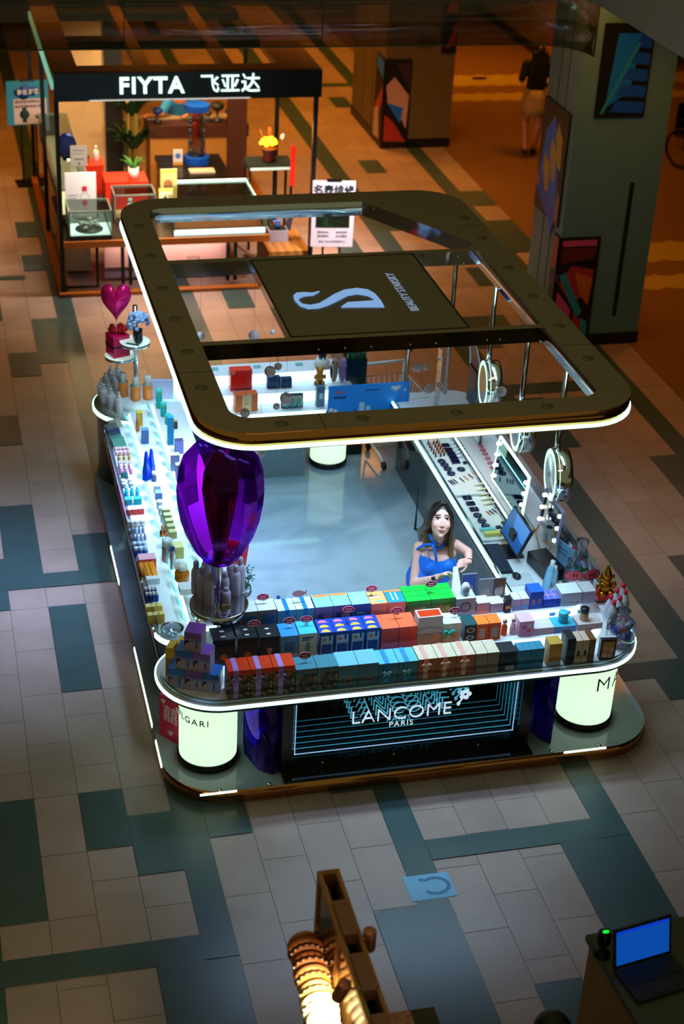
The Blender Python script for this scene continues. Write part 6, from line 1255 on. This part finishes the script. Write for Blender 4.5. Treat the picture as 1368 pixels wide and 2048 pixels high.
carton('watch_poster', 'white poster of a watch with a red crown standing behind the small glass case', 'poster', (1.33, 6.88, .6605), .36, .02, .62, C(226, 222, 224), art=[(C(190, 186, 196), 'oval', (.62, .5, .16, .13)), (C(226, 222, 224), 'oval', (.62, .5, .12, .1)), (C(190, 30, 60), 'rect', (.54, .64, .7, .74)), (C(190, 60, 80), 'rect', (.55, .26, .69, .38)), (C(170, 170, 176), 'rect', (.1, .56, .4, .58)), (C(170, 170, 176), 'rect', (.1, .5, .36, .52))])
s2 = showcase('wide glass showcase with a white lit rim on the table\'s right', 2.36, 3.42, 6.38, 7.55, .72, .92, C(90, 60, 30), M('case_lit_dim', (120, 60, 30), .5, emit=(200, 110, 50), es=.25, var=0), True); s2.location.z = .0005
MB().box(-.54, .54, -.012, .0, .66, .72).build('lit_edge', M('case_lamp', (235, 255, 245), .5, emit=(205, 250, 240), es=1.3, var=0), s2); MB().box(-.53, .53, 1.14, 1.17, .905, .93).build('lit_back_edge', M('case_lamp', (235, 255, 245), .5, emit=(205, 250, 240), es=1.3, var=0), s2); MB().box(.515, .53, .02, 1.14, .915, .93).build('lit_side_edge', M('case_lamp2', (190, 214, 206), .5, emit=(170, 220, 210), es=.6, var=0), s2)
carton('red_plaque', 'red name plaque with gold marks standing in the wide showcase', 'plaque', (2.78, 7.0, .7335), .5, .03, .13, C(226, 40, 14), top=C(230, 226, 206), art=[(C(240, 170, 50), 'rect', (.2, .4, .42, .6)), (C(240, 170, 50), 'disc', (.53, .5, .16)), (C(240, 170, 50), 'rect', (.62, .4, .8, .6))])
for i in range(4): tag(MB().box(-.05, .05, -.04, .04, 0, .06).build('watch_box', C(190, 50, 40) if i % 2 else C(206, 150, 120), None, (3.08+.1*i-.02, 7.25, .7335)), 'small watch box at the wide showcase\'s right, %s from the left' % ORD[i], 'box', 'small watch boxes')
s3 = showcase('tall glass case with red backing holding two white bottles, centre left of the table', 1.72, 2.2, 6.85, 7.2, .71, 1.0, C(90, 60, 40), C(206, 190, 160), True); s3.location.z = .0005
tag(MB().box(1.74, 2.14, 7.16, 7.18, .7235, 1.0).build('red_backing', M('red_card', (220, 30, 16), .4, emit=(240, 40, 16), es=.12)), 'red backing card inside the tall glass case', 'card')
for i, x in enumerate((1.92, 2.06)): bottle('care_bottle', 'white bottle before the red backing, %s' % ('left, taller' if not i else 'right, with brown top'), (x, 7.02, .7235), [(.035, 0), (.035, .1), (.025, .13), (.025, .18 if not i else .15), (0, .182 if not i else .152)], (C(220, 244, 236), C(160, 220, 230) if not i else C(150, 80, 30)), split=2, grp='white care bottles')
carton('photo_stand', 'yellow framed landscape card standing right of the red backed case', 'card', (2.36, 7.1, .6605), .17, .02, .32, C(226, 206, 90), art=[(C(226, 220, 190), 'rect', (.1, .1, .9, .9)), (C(40, 60, 90), 'oval', (.5, .5, .3, .2)), (C(180, 110, 40), 'rect', (.2, .1, .8, .24))])
carton('photo_stand', 'taller yellow card behind the landscape card', 'card', (2.44, 7.4, .6605), .2, .02, .46, C(220, 196, 90), top=C(240, 240, 190), art=[(C(206, 190, 130), 'rect', (.1, .1, .9, .9)), (C(150, 96, 50), 'disc', (.45, .6, .12))])
tag(MB().box(1.68, 2.2, 7.45, 7.85, .6605, .96).build('red_chest', M('red_chest', (206, 36, 12), .4)), 'red lacquered box on the table behind the red backed case', 'box')
t = thing('potted_fern', 'small fern in a white ribbed pot on the red lacquered box', 'plant', (2.04, 7.62, .9605)); MB().lathe([(.06, 0), (.07, .13), (.06, .13), (.055, .1)], n=16).build('pot', C(206, 200, 190), t)
def fronds(n, r0, h0, L, w, seed, zb):
    m = MB(); rg = random.Random(seed)
    for i in range(n):
        a = rg.uniform(0, 6.28); h = rg.uniform(.6, 1)*h0; e = rg.uniform(.5, 1)*L; p = [Vector((r0*math.cos(a), r0*math.sin(a), zb))+Vector((math.cos(a)*e*u, math.sin(a)*e*u, h*(1.6*u-u*u*.9))) for u in (0, .35, .7, 1)]
        sd = Vector((-math.sin(a), math.cos(a), 0))*w
        for q in range(3):
            k0, k1 = (1-.2*q, 1-.2*(q+1)) if q < 2 else (.6, .05); m.add([p[q]-sd*k0, p[q]+sd*k0, p[q+1]+sd*k1, p[q+1]-sd*k1], [(0, 1, 2, 3)], 0, True)
    return m
fronds(22, .01, .2, .17, .014, 2, .1).build('fronds', M('fern_green', (40, 120, 40), .5), t)
t = thing('tall_plant', 'tall bamboo like plant against the dark panel in the watch shop', 'plant', (2.28, 9.6, .051)); MB().lathe([(.13, 0), (.16, .3), (.14, .3), (.13, .26)], n=18).build('pot', C(40, 30, 22), t)
for i in range(5): MB().tube([(.04*math.cos(i*1.3), .04*math.sin(i*1.3), .26), (.09*math.cos(i*1.3), .09*math.sin(i*1.3), 1.5)], .013, 8).build('stem', C(150, 130, 50), t)
m = fronds(90, .05, .55, .42, .034, 8, 1.1); m2 = fronds(70, .05, .45, .38, .034, 11, .65); m.add(m2.v, m2.f, 0, True); m.build('leaves', M('dark_leaf', (30, 66, 26), .5), t)
t = thing('red_stool', 'red cabinet beside the long showcase in the watch shop', 'cabinet', (1.62, 8.5, .051)); MB().box(-.14, .14, -.14, .14, 0, .82).build('body', M('red_cab', (190, 40, 16), .4), t); MB().box(-.15, .15, -.15, .15, .821, .84).build('top', M('red_cab2', (206, 60, 30), .4), t)
bottle('sanitizer', 'white pump bottle on the red cabinet', (1.68, 8.5, .892), [(.04, 0), (.04, .12), (.015, .16), (.015, .2), (0, .201)], (C(206, 200, 206), C(220, 216, 216)), split=2)
jar('small terracotta pot on the red cabinet', (1.56, 8.46, .892), .04, .09, C(150, 60, 30), C(30, 60, 26), name='small_pot')
t = thing('oval_mirror', 'dark blue oval table mirror on the long showcase', 'mirror', (1.28, 8.0, 1.0805)); MB().ball((0, 0, .17), (.12, .03, .17), 24).build('disc', M('blue_mirror', (30, 44, 100), .1, .5, var=0), t); MB().lathe([(.06, 0), (.06, .008), (.012, .02), (.012, .03)], n=16).build('foot', CHROME, t)
carton('notice_card', 'grey notice card standing on the long showcase', 'card', (1.4, 7.75, 1.0805-.001), .2, .015, .25, C(140, 140, 140), art=[(C(90, 90, 96), 'rect', (.15, .75, .85, .8)), (C(90, 90, 96), 'rect', (.15, .6, .85, .63)), (C(90, 90, 96), 'rect', (.2, .3, .8, .38)), (C(60, 60, 66), 'disc', (.5, .12, .06))])
# service desk, watch tower, repair counter and worker
t = thing('service_desk', 'dark topped brown desk in the middle of the watch shop', 'desk', (2.9, 7.98, .051)); MB().box(-.42, .42, 0, .95, .70, .76).build('desktop', C(20, 16, 12, r=.25), t); MB().box(-.4, .4, .02, .93, .001, .699).build('body', WDB, t)
t = thing('watch_tower', 'clear revolving watch tower with blue base and blue top on the desk', 'display tower', (2.98, 8.62, .8115)); BLU = C(10, 70, 170, r=.3)
MB().lathe([(.17, 0), (.17, .08), (.14, .09)], n=8, smooth=False).build('base', BLU, t); MB().lathe([(.11, .09), (.11, .66)], n=8, smooth=False).build('tower', TM('tower_clear', (190, 190, 196), .2), t); MB().lathe([(.14, .66), (.17, .68), (.17, .75), (.12, .76), (0, .765)], n=8, smooth=False).build('top', BLU, t)
for i in range(4):
    for a in range(4): MB().ball((0, 0, 0), (.035, .022, .045), 8, 0, XF((.12*math.cos(a*1.57+.7), .12*math.sin(a*1.57+.7), .16+.13*i), a*1.57)).build('watch', C(40, 44, 52, r=.25), t)
carton('flyer_stand', 'small framed flyer beside the watch tower', 'card', (2.72, 8.5, .8115), .12, .02, .2, C(206, 200, 196), art=[(C(60, 110, 190), 'disc', (.5, .6, .18)), (C(200, 140, 50), 'rect', (0, 0, 1, .2))])
tag(MB().box(-.16, .16, -.08, .08, 0, .02).build('watch_pad', C(190, 170, 150), None, (2.98, 8.22, .8115)), 'beige tray with dark watches on the desk front', 'tray')
t = thing('repair_counter', 'brown repair counter with beige panels at the back of the watch shop', 'counter', (3.1, 9.45, .051)); MB().box(-.62, .72, 0, .5, .82, .98).build('worktop', M('counter_brown', (70, 36, 20), .4), t); MB().box(-.6, .7, .02, .48, .001, .819).build('front_panel', M('ochre_panel', (176, 120, 50), .5), t); MB().box(-.6, .7, .3, .48, .981, 1.0).build('back_ledge', M('counter_top', (176, 150, 110), .4), t)
MB().box(.42, .68, -.06, .0, .001, 1.6).build('side_pier', M('counter_brown', (70, 36, 20), .4), t)
t = thing('person', 'person in a blue shirt bending over the repair counter, head down on one arm', 'person', (3.05, 10.15, .051))
sb = C(40, 130, 190, r=.8); ck_, bk_ = [], []
ck_ += [((0, 0, .55), (-.05, -.1, 1.0), .15, .16), ((-.05, -.1, 1.0), (-.1, -.22, 1.22), .16, .14), ((-.1, -.22, 1.22), (-.14, -.3, 1.3), .06, .055)]; bk_ += [((-.18, -.34, 1.36), (.085, .1, .1)), ((-.2, -.43, 1.33), (.012, .014, .02))]
ck_ += [((-.22, -.2, 1.2), (-.34, -.36, 1.06), .055, .045), ((-.34, -.36, 1.06), (-.52, -.42, 1.05), .042, .03), ((.08, -.22, 1.2), (.2, -.34, 1.06), .055, .045), ((.2, -.34, 1.06), (.05, -.44, 1.05), .042, .03), ((-.1, 0, .5), (-.14, -.3, .48), .09, .07), ((.1, 0, .5), (.12, -.3, .48), .09, .07), ((-.14, -.3, .48), (-.14, -.28, .06), .06, .04), ((.12, -.3, .48), (.12, -.28, .06), .06, .04)]
hand(ck_, bk_, (-.52, -.42, 1.055), (-1, -.1, 0), (0, -1, 0), (0, 0, 1), curl=.3); hand(ck_, bk_, (.05, -.44, 1.055), (-1, -.2, 0), (0, 1, 0), (0, 0, 1), curl=.3)
o = skin('body', ck_, bk_, SKINM, None, .012, 4, lambda co: lin((214, 130, 70))); o.parent = t
o = skin('shirt', [((0, 0, .6), (-.05, -.1, 1.0), .165, .175), ((-.05, -.1, 1.0), (-.1, -.2, 1.2), .175, .155), ((-.22, -.2, 1.2), (-.33, -.34, 1.08), .075, .062), ((.08, -.22, 1.2), (.18, -.32, 1.08), .075, .062)], [], sb, None, .012, 4); o.parent = t
o = skin('hair', [], [((-.175, -.31, 1.385), (.098, .11, .1))], M('hair_dark2', (20, 18, 18), .5), None, .012, 3, None, lambda co: co.y < -.36 and co.z < 1.38); o.parent = t
o = skin('trousers', [((-.1, 0, .52), (-.14, -.3, .5), .1, .08), ((.1, 0, .52), (.12, -.3, .5), .1, .08), ((-.14, -.3, .5), (-.14, -.28, .1), .075, .06), ((.12, -.3, .5), (.12, -.28, .1), .075, .06)], [], C(24, 28, 40), None, .012, 3); o.parent = t
t = thing('stool', 'dark stool under the person in the blue shirt', 'stool', (3.05, 10.18, .051)); MB().lathe([(.17, .36), (.17, .4), (0, .405)], n=20).build('seat', C(30, 26, 24), t); MB().cyl((0, 0, 0), .03, .36, 12).build('stem', CHROME, t)
for i, (x, c, s_, L) in enumerate(((2.62, C(20, 60, 130), .1, 'blue domed gadget at the left of the repair counter'), (3.42, C(36, 34, 30), .13, 'dark magnifier lamp at the right of the repair counter'), (3.58, C(20, 60, 110), .08, 'blue tool holder at the right of the repair counter'), (3.3, C(50, 44, 36), .07, 'dark tool block at the middle right of the repair counter'))):
    t = thing('repair_tool', L, 'tool', (x, 9.62, 1.0315)); MB().lathe([(s_*.5, 0), (s_*.5, .03), (s_*.12, .05), (s_*.12, s_*1.3)], n=14).build('stand', C(40, 40, 44), t); MB().ball((0, 0, s_*1.6), (s_*.7, s_*.7, s_*.5), 14).build('head', c, t)
# tall shelf with the glowing golden bowl
t = thing('tall_shelf', 'black framed tall shelf table at the watch shop\'s right side', 'shelf', (3.72, 7.55, .051)); MB().box(-.3, .26, -.16, .2, 1.02, 1.09).build('top', C(40, 50, 46, r=.2), t); MB().box(-.28, .24, -.175, -.161, 1.03, 1.06).build('lit_front', M('shelf_lamp', (190, 220, 214), .5, emit=(160, 200, 190), es=.5, var=0), t)
for x in (-.28, .24):
    for y in (-.14, .18): MB().box(x-.015, x+.015, y-.015, y+.015, 0, 1.019).build('leg', FRM, t)
m = MB(); m.tube([(-.28, 0, .6), (.0, 0, .6), (.0, 0, .2)], .012, 4); m.tube([(.24, .02, .62), (.05, .02, .62), (.05, .02, .95)], .012, 4); m.build('lattice', FRM, t)
t = thing('golden_bowl', 'brightly glowing golden treasure bowl on a dark red pot on the tall shelf', 'lamp', (3.70, 7.55, 1.1415)); MB().lathe([(.075, 0), (.09, .02), (.07, .07), (.095, .14), (.11, .17)], n=18).build('pot', C(70, 14, 10), t)
m = MB(); rg = random.Random(6)
for i in range(40): a = rg.uniform(0, 6.28); r = rg.uniform(0, .11); m.ball((r*math.cos(a), r*math.sin(a), .19+.1*math.sqrt(max(0, 1-(r/.12)**2))*rg.uniform(.4, 1)), rg.uniform(.018, .03), 7)
m.build('glowing_heap', M('glow_gold', (255, 190, 40), .4, emit=(255, 165, 20), es=5, var=0), t)
m = MB(); m.box(-.016, .016, -.004, .004, .28, .42); m.build('red_banner', M('red_tag', (236, 60, 20), .5, emit=(255, 60, 10), es=.5), t); MB().tube([(-.06, 0, .24), (-.12, 0, .4)], .004, 6).build('incense_stick', C(206, 110, 30), t)
pl_ = bpy.data.lights.new('bowl_glow', 'POINT'); pl_.energy = 3; pl_.color = (1, .55, .1); pl_.shadow_soft_size = .1; po = bpy.data.objects.new('bowl_glow', pl_); COL.objects.link(po); po.location = (3.7, 7.5, 1.55)
MB().ball((.17, .0, .3), (.03, .03, .04), 10).build('white_bulb', C(220, 226, 220), t)
t = thing('winder_box', 'white box with raised dark lid showing a blue watch, right of the showcase', 'box', (3.66, 6.75, .42)); MB().box(-.12, .12, -.08, .1, 0, .14).build('box', C(160, 156, 170), t); MB().box(-.105, .105, -.065, .085, .1405, .146).build('lining', C(14, 20, 24), t); MB().box(-.01, .01, -.08, .1, 0, .26, 0, XF((.125, 0, .14), 0, 0, R(14))).build('lid', C(60, 60, 80), t); MB().lathe([(.03, 0), (.035, .05), (.02, .07)], (0, 0, .147), 12).build('cushion', C(30, 80, 150), t); MB().ball((0, 0, .235), (.07, .02, .012), 12).build('watch', C(40, 120, 200, r=.2), t)
t = thing('side_cabinet', 'light wood cabinet at the watch shop\'s right front', 'cabinet', (3.7, 6.35, .051)); MB().box(-.22, .27, 0, .72, .0, .368).build('body', ramp_mat('light_wood', 'wave', (150, 96, 40), (170, 116, 56), (3, 3, 22), .45), t); MB().box(.275, .282, .02, .7, .02, .36).build('side', WDB, t)
tag(MB().box(-.03, .03, -.008, .008, 0, .5).build('red_pennant', C(226, 40, 20), None, (3.95, 7.3, .9)), 'red hanging pennant at the watch shop\'s right post', 'pennant')
# ---------------------------------------------------------------- poster stands
def poster_stand(lab, loc, rz, w, zb, zt, face, build):
    t = thing('poster_stand', lab, 'sign', loc, rz); t2 = MB().box(-w/2, w/2, -.008, .008, zb, zt).build('board', face, t); MB().box(-w*.17, w*.17, -.012, .012, zt-.01, zt+.025).build('clip', BLACK, t)
    for x in (-.1, .1): MB().box(x-.012, x+.012, .01, .03, .02, zb+.2).build('leg', BLACK, t)
    MB().box(-.2, .2, -.13, .17, .0, .018).build('foot', BLACK, t); build(t2); return t
def ps1(t):
    m = MB(); m.quad([(-.19, -.0085, .84), (.25, -.0085, .84), (.25, -.0085, 1.18), (-.19, -.0085, 1.18)]); m.build('paper', C(196, 186, 206), t)
    m = MB()
    for x, z_, r in ((-.12, 1.27, .06), (-.03, 1.3, .07), (.06, 1.28, .065), (-.05, 1.24, .07), (.12, 1.3, .04)): m.lathe([(r, 0), (0, .0006)], n=18, T=XF((x, -.0105-.0002*r*10, z_), 0, R(90)))
    m.build('cloud', C(20, 90, 206), t)
    rg = random.Random(21)
    def strokes(x0, x1, z0, h, mat, e):
        m = MB(); x = x0
        while x < x1:
            w = h*rg.uniform(.75, .95)
            for k in range(4): a = rg.uniform(0, w*.6); m.box(x+a, x+a+w*.16, -e-.0006, -e, z0, z0+h*rg.uniform(.7, 1)); zz = z0+h*rg.uniform(0, .9); m.box(x, x+w, -e-.0006, -e, zz, zz+h*.12)
            x += h*1.05
        m.build('printed_characters', mat, t)
    strokes(-.13, .15, 1.24, .07, C(220, 226, 236), .0125); strokes(-.17, .2, 1.125, .035, C(30, 34, 40), .0092); strokes(-.17, .19, 1.06, .038, C(30, 34, 40), .0092)
    m = MB(); m.lathe([(.065, 0), (0, .001)], n=20, T=XF((-.05, -.0095, .97), 0, R(90))); m.box(-.08, -.02, -.0105, -.0095, .86, 1.06); m.build('watch_picture', C(20, 60, 70), t); MB().lathe([(.035, 0), (0, .001)], n=20, T=XF((.13, -.0095, .94), 0, R(90))).build('small_watch_picture', C(90, 150, 200), t)
poster_stand('blue and white watch poster on a thin black stand at the photo\'s left edge', (.98, 10.35, .001), R(6), .56, .83, 1.42, C(40, 140, 196), ps1)
PZB, PZT = PYz(493, PX(667, 6.15, .8), 6.15), PYz(362, PX(667, 6.15, 1.4), 6.15)
def ps2(t):
    q = lambda z: PZB+(z-.73)/.75*(PZT-PZB)
    text('lettering', '名表维修', .12, C(14, 40, 44), t, XF((0, -.0095, q(1.34))) @ STAND, depth=.0006, bold=.004)
    MB().box(-.2, .2, -.0105, -.0085, q(.95), q(1.26)).build('picture', ramp_mat('watch_photo', 'noise', (16, 24, 18), (24, 90, 30), (6, 6, 6), .4, lo=.45, hi=.8), t)
    for z_ in (.885, .84):
        for x, s_ in ((-.11, '更换电池'), (.11, '维修保养')): text('lettering', s_ if z_ > .86 else ('更换表带' if x < 0 else '抛光翻新'), .034, C(50, 60, 84), t, XF((x, -.0095, q(z_))) @ STAND, depth=.0005)
    text('lettering', '名表 | 专业钟表维修中心', .03, C(60, 66, 90), t, XF((0, -.0095, q(.78))) @ STAND, depth=.0005)
poster_stand('white poster stand headed 名表维修 at the watch shop\'s right front, half behind the canopy', (PX(667, 6.15, 1.1), 6.15, .001), R(-8), .5, PYz(493, PX(667, 6.15, .8), 6.15), PYz(362, PX(667, 6.15, 1.4), 6.15), C(232, 226, 236), ps2)
# ---------------------------------------------------------------- wheelchair by the right edge
t = thing('wheelchair', 'black wheelchair parked on the carpet behind the big pillar, cut by the photo\'s right edge', 'wheelchair', (10.75, 10.3, .007), R(35)); TYRE = M('tyre', (20, 22, 20), .6)
for s in (-1, 1):
    m = MB(); m.tube([(s*.29, .28*math.cos(2*math.pi*i/28), .31+.28*math.sin(2*math.pi*i/28)) for i in range(28)], .022, 8, closed=True)
    for q in range(8): a = q*math.pi/4; m.tube([(s*.29, 0, .31), (s*.29, .27*math.cos(a), .31+.27*math.sin(a))], .004, 5)
    m.build('wheel', TYRE, t); MB().lathe([(.07, -.015), (.075, 0), (.07, .015)], n=16, T=XF((s*.24, -.45, .076), 0, 0, R(90))).build('caster', TYRE, t)
    m = MB(); m.tube([(s*.24, .2, .95), (s*.24, .2, .45), (s*.24, -.3, .45), (s*.24, -.45, .12)], .014, 8); m.tube([(s*.24, .2, .7), (s*.24, -.2, .7)], .02, 8); m.build('frame', BLACK, t)
MB().box(-.23, .23, -.25, .2, .46, .5).build('seat', C(30, 26, 20), t); MB().box(-.23, .23, .19, .215, .5, .92).build('backrest', C(30, 26, 20), t)
tag(MB().box(-.12, .12, -.03, .03, 0, .03).build('shoe_mat', C(20, 20, 18), None, (9.0, 15.2, .007)), 'small dark object lying on the yellow carpet band', 'litter')
# ================================================================ foreground
t = thing('floor_sticker', 'pale blue rectangular floor sticker with a darker swirl on the tiles before the kiosk', 'sticker', (2.454, -4.05, .0022)); MB().box(-.155, .155, -.115, .115, 0, .0012).build('sheet', M('sticker_blue', (120, 190, 230), .5), t)
m = MB(); m.tube([(.09*math.cos(R(a))*.8+.03, .075*math.sin(R(a))*.8, .0016) for a in range(-160, 130, 14)]+[(-.04, .062, .0016), (-.08, .05, .0016)], [.0008]*21+[.0008, .0008], 4)
sw = MB(); pts = [(.075*math.cos(R(a))+.04, .06*math.sin(R(a))) for a in range(-150, 131, 14)]+[(-.06, .058)]
sw.strip(pts, .026, .0013, .0018, 0); sw.build('swirl', C(50, 120, 166), t)
# accessory stall: wooden board with lamps and headbands
t = thing('accessory_board', 'upright wooden framed display board of the hair accessory stall at the photo\'s bottom', 'display board', (1.26, -5.86, .0015)); WOO = ramp_mat('honey_wood', 'wave', (150, 92, 32), (176, 116, 50), (3, 3, 26), .35)
MB().box(-.05, -.035, -1.5, 0, .5, 1.9).build('back_panel', M('smoked_brown_mirror', (120, 84, 46), .12, .55, var=0), t)
for y in (-.42, -.95): MB().box(-.06, -.05, y-.02, y+.02, .5, 1.92).build('mullion', WOO, t)
for y0_, y1_ in ((-1.5, -1.44), (-.03, 0)): MB().box(-.06, .05, y0_, y1_, .0, 1.95).build('side_post', WOO, t)
MB().box(-.06, -.04, -1.44, -.03, 1.92, 1.95).build('top_rail', WOO, t); MB().box(.03, .05, -1.44, -.03, 1.92, 1.95).build('top_rail', WOO, t); MB().box(-.06, .05, -1.44, -.03, .4, .5).build('bottom_rail', WOO, t)
for y in (-.33, -.68, -1.05, -1.36): MB().box(-.038, .028, y-.13, y+.1, 1.9, 1.965).build('top_block', M('rose_block', (150, 100, 80), .4), t)
MB().box(-.032, -.022, -1.4, -.05, .52, 1.9).build('lining', M('pale_lining', (200, 190, 160), .5), t)
MB().box(.02, .045, -1.44, -.03, .5, 1.9).build('front_panel', M('dark_board', (50, 40, 26), .4), t)
spotm = M('copper_lamp', (206, 130, 104), .25, .7, var=0)
for i, (px, py, z_, aim) in enumerate(((740, 1862, 1.98, (0, 0)), (690, 1968, 1.98, (R(12), R(14))))):
    p = at(px, py, z_); t = thing('spot_lamp', 'copper cylinder spot lamp on the accessory board, '+('upright, on the right' if not i else 'tilted left over the headbands'), 'lamp', p, 0, 'copper spot lamps'); T = XF((0, 0, 0), 0, aim[0], aim[1])
    MB().lathe([(.03, -.11), (.032, -.1), (.032, 0), (.028, .004), (0, .004)], n=24, T=T).build('shade', spotm, t); MB().lathe([(.028, -.108), (0, -.108)], n=20, T=T).build('bulb', M('spot_bulb', (255, 240, 200), .5, emit=(255, 225, 170), es=4, var=0), t)
    dx = 1.30-p.x; MB().tube([(dx, -.02, -.03), (0, 0, -.03)], .006, 8).build('arm', spotm, t)
sp_ = bpy.data.lights.new('stall_spot', 'SPOT'); sp_.energy = 60; sp_.color = (1, .86, .55); sp_.spot_size = R(80); sp_.spot_blend = .7; sp_.shadow_soft_size = .03; so = bpy.data.objects.new('stall_spot', sp_); COL.objects.link(so); so.location = at(690, 1968, 1.98)+Vector((-.035, 0, -.13)); so.rotation_euler = (at(640, 2035, 1.6)-so.location).to_track_quat('-Z', 'Y').to_euler()
t = thing('headband_rod', 'padded horizontal rod carrying the headbands beside the accessory board', 'rack', (0, 0, 0))
ra = at(607, 1885, 1.55); rb = at(655, 2080, 1.6); rod = MB(); rod.tube([ra, rb], .052, 16); rod.build('rod', M('rod_cloth', (120, 90, 60), .8), t)
m = MB(); m.tube([ra.lerp(rb, .3)-Vector((0, 0, .05)), Vector((ra.lerp(rb, .3).x, ra.lerp(rb, .3).y, .0))], .02, 8); m.tube([ra.lerp(rb, .95)-Vector((0, 0, .05)), Vector((ra.lerp(rb, .95).x, ra.lerp(rb, .95).y, .0))], .02, 8); m.build('post', FRM, t)
ax = (rb-ra).normalized(); sd = ax.cross(Vector((0, 0, 1))).normalized(); rg = random.Random(12)
HB = [(C(196, 110, 20), 'amber plain'), (C(150, 76, 20), 'brown plain'), (C(196, 110, 60), 'tan pearl trimmed'), (C(170, 84, 40), 'rust'), (C(206, 120, 60), 'dark edged tan'), (C(216, 140, 80), 'apricot'), (C(220, 150, 70), 'golden'), (C(226, 180, 120), 'sand'), (C(230, 190, 90), 'honey'), (C(230, 220, 170), 'cream'), (C(226, 216, 180), 'ivory'), (C(236, 226, 200), 'pale'), (C(240, 232, 210), 'white')]
for i, (c, nm) in enumerate(HB):
    q = ra.lerp(rb, .03+.072*i); m = MB(); rr = .066+.012*rg.random(); w_ = .014+.006*rg.random(); pts = []
    for a in range(-35, 216, 10): pts.append(q+sd*rr*math.cos(R(a))+Vector((0, 0, rr*math.sin(R(a))))+ax*rg.uniform(-.001, .001))
    t = thing('headband', '%s headband on the padded rod, %s from the far end' % (nm, ORD[i]), 'headband', q, 0, 'headbands on the rod')
    m.tube([p-q for p in pts], [w_*(.6+.4*math.sin(math.pi*k/(len(pts)-1))) for k in range(len(pts))], 8); m.build('band', c, t)
    if i in (2, 4, 6, 8, 10):
        for k in range(6, 20, 2): MB().ball((pts[k]-q)+((pts[k]-q).normalized()*w_), .005, 6).build('pearl', M('pearl', (230, 220, 200), .2), t)
for i in range(5):
    q = ra.lerp(rb, .25+.15*i)-sd*.0+Vector((0, 0, -.2)); q = q-sd*(-.07)*-1
    t = thing('scrunchie', 'dim amber hair ring hanging under the padded rod, %s from the far end' % ORD[i], 'hair ring', q, 0, 'hair rings under the rod')
    MB().tube([(.05*math.cos(2*math.pi*k/18)*sd.x+0, .05*math.cos(2*math.pi*k/18)*sd.y, .05*math.sin(2*math.pi*k/18)) for k in range(18)], .013, 8, closed=True).build('ring', C(130, 76, 20), t); MB().tube([(0, 0, .05), (0, 0, .15)], .003, 5).build('hook', FRM, t)
tag(MB().box(-.11, .11, -.07, .07, 0, .02).build('jewel_tray', ramp_mat('jewel_print', 'voronoi', (206, 150, 120), (190, 110, 90), (60, 60, 60), .4), None, at(785, 2052, 1.0)), 'small pink tray of jewellery at the photo\'s bottom edge', 'tray')
MBt = thing('stall_table', 'low stall table under the accessory board\'s right side', 'table', at(785, 2056, 1.0)-Vector((0, .35, 1.0))); MB().box(-.2, .25, -.3, .45, .95, .998).build('tabletop', M('stall_top', (70, 50, 34), .4), MBt)
for x in (-.17, .22):
    for y in (-.27, .42): MB().box(x-.02, x+.02, y-.02, y+.02, 0, .949).build('leg', FRM, MBt)
# cashier desk with laptop and scanner
t = thing('cashier_desk', 'dark wooden cashier desk at the photo\'s bottom right corner', 'desk', (3.28, -6.0, .0015), R(3)); MB().box(-.44, .6, -.55, .42, .95, .99).build('desktop', M('desk_top', (70, 72, 56), .35), t); MB().box(-.42, .58, -.53, .40, .0, .949).build('body', ramp_mat('desk_wood', 'wave', (150, 106, 50), (170, 122, 60), (3, 3, 18), .5), t)
t = thing('laptop', 'open laptop with a plain blue screen on the cashier desk', 'laptop', (3.06, -5.98, .9925), R(9)); MB().box(-.18, .18, -.13, .11, 0, .018).build('base', C(30, 32, 28), t); MB().box(-.15, .15, -.02, .09, .0182, .021).build('keyboard', C(16, 22, 20), t); MB().box(-.05, .05, -.115, -.04, .0182, .0195).build('touchpad', C(40, 42, 36), t)
T = XF((0, .115, .016), 0, R(-14)); lpl = MB().box(-.18, .18, 0, .012, 0, .235, 0, T).build('lid', C(12, 14, 14), t); MB().box(-.165, .165, -.0018, 0, .018, .22, 0, T).build('screen', M('laptop_screen', (10, 60, 150), .3, emit=(8, 78, 175), es=.85, var=0), lpl); MB().box(-.165, .165, -.0024, -.0019, .205, .22, 0, T).build('title_bar', M('laptop_bar', (10, 50, 190), .3, emit=(8, 60, 215), es=.8, var=0), lpl)
t = thing('barcode_scanner', 'black barcode scanner with a green light beside the laptop', 'scanner', (2.845, -5.76, .9925)); m = MB(); m.lathe([(.045, 0), (.05, .012), (.02, .03), (.016, .07)], n=18); m.build('foot', C(14, 16, 16), t); MB().ball((0, 0, .12), (.042, .046, .062), 16).build('head', C(12, 16, 18, r=.3), t); MB().ball((0, -.012, .178), (.02, .012, .006), 10).build('green_light', M('green_led', (20, 200, 60), .4, emit=(10, 210, 50), es=1.4, var=0), t)
t = thing('copper_clip_tray', 'small copper wire holder behind the laptop at the right edge', 'holder', (3.42, -5.72, .9925)); MB().tube([(-.06, 0, .03), (.08, .02, .03), (.08, .02, .06), (-.06, 0, .06)], .006, 6, closed=True).build('loop', M('copper_lamp', (206, 130, 104), .25, .7, var=0), t); MB().box(-.05, .05, -.02, .02, 0, .024).build('foot', C(40, 30, 20), t)
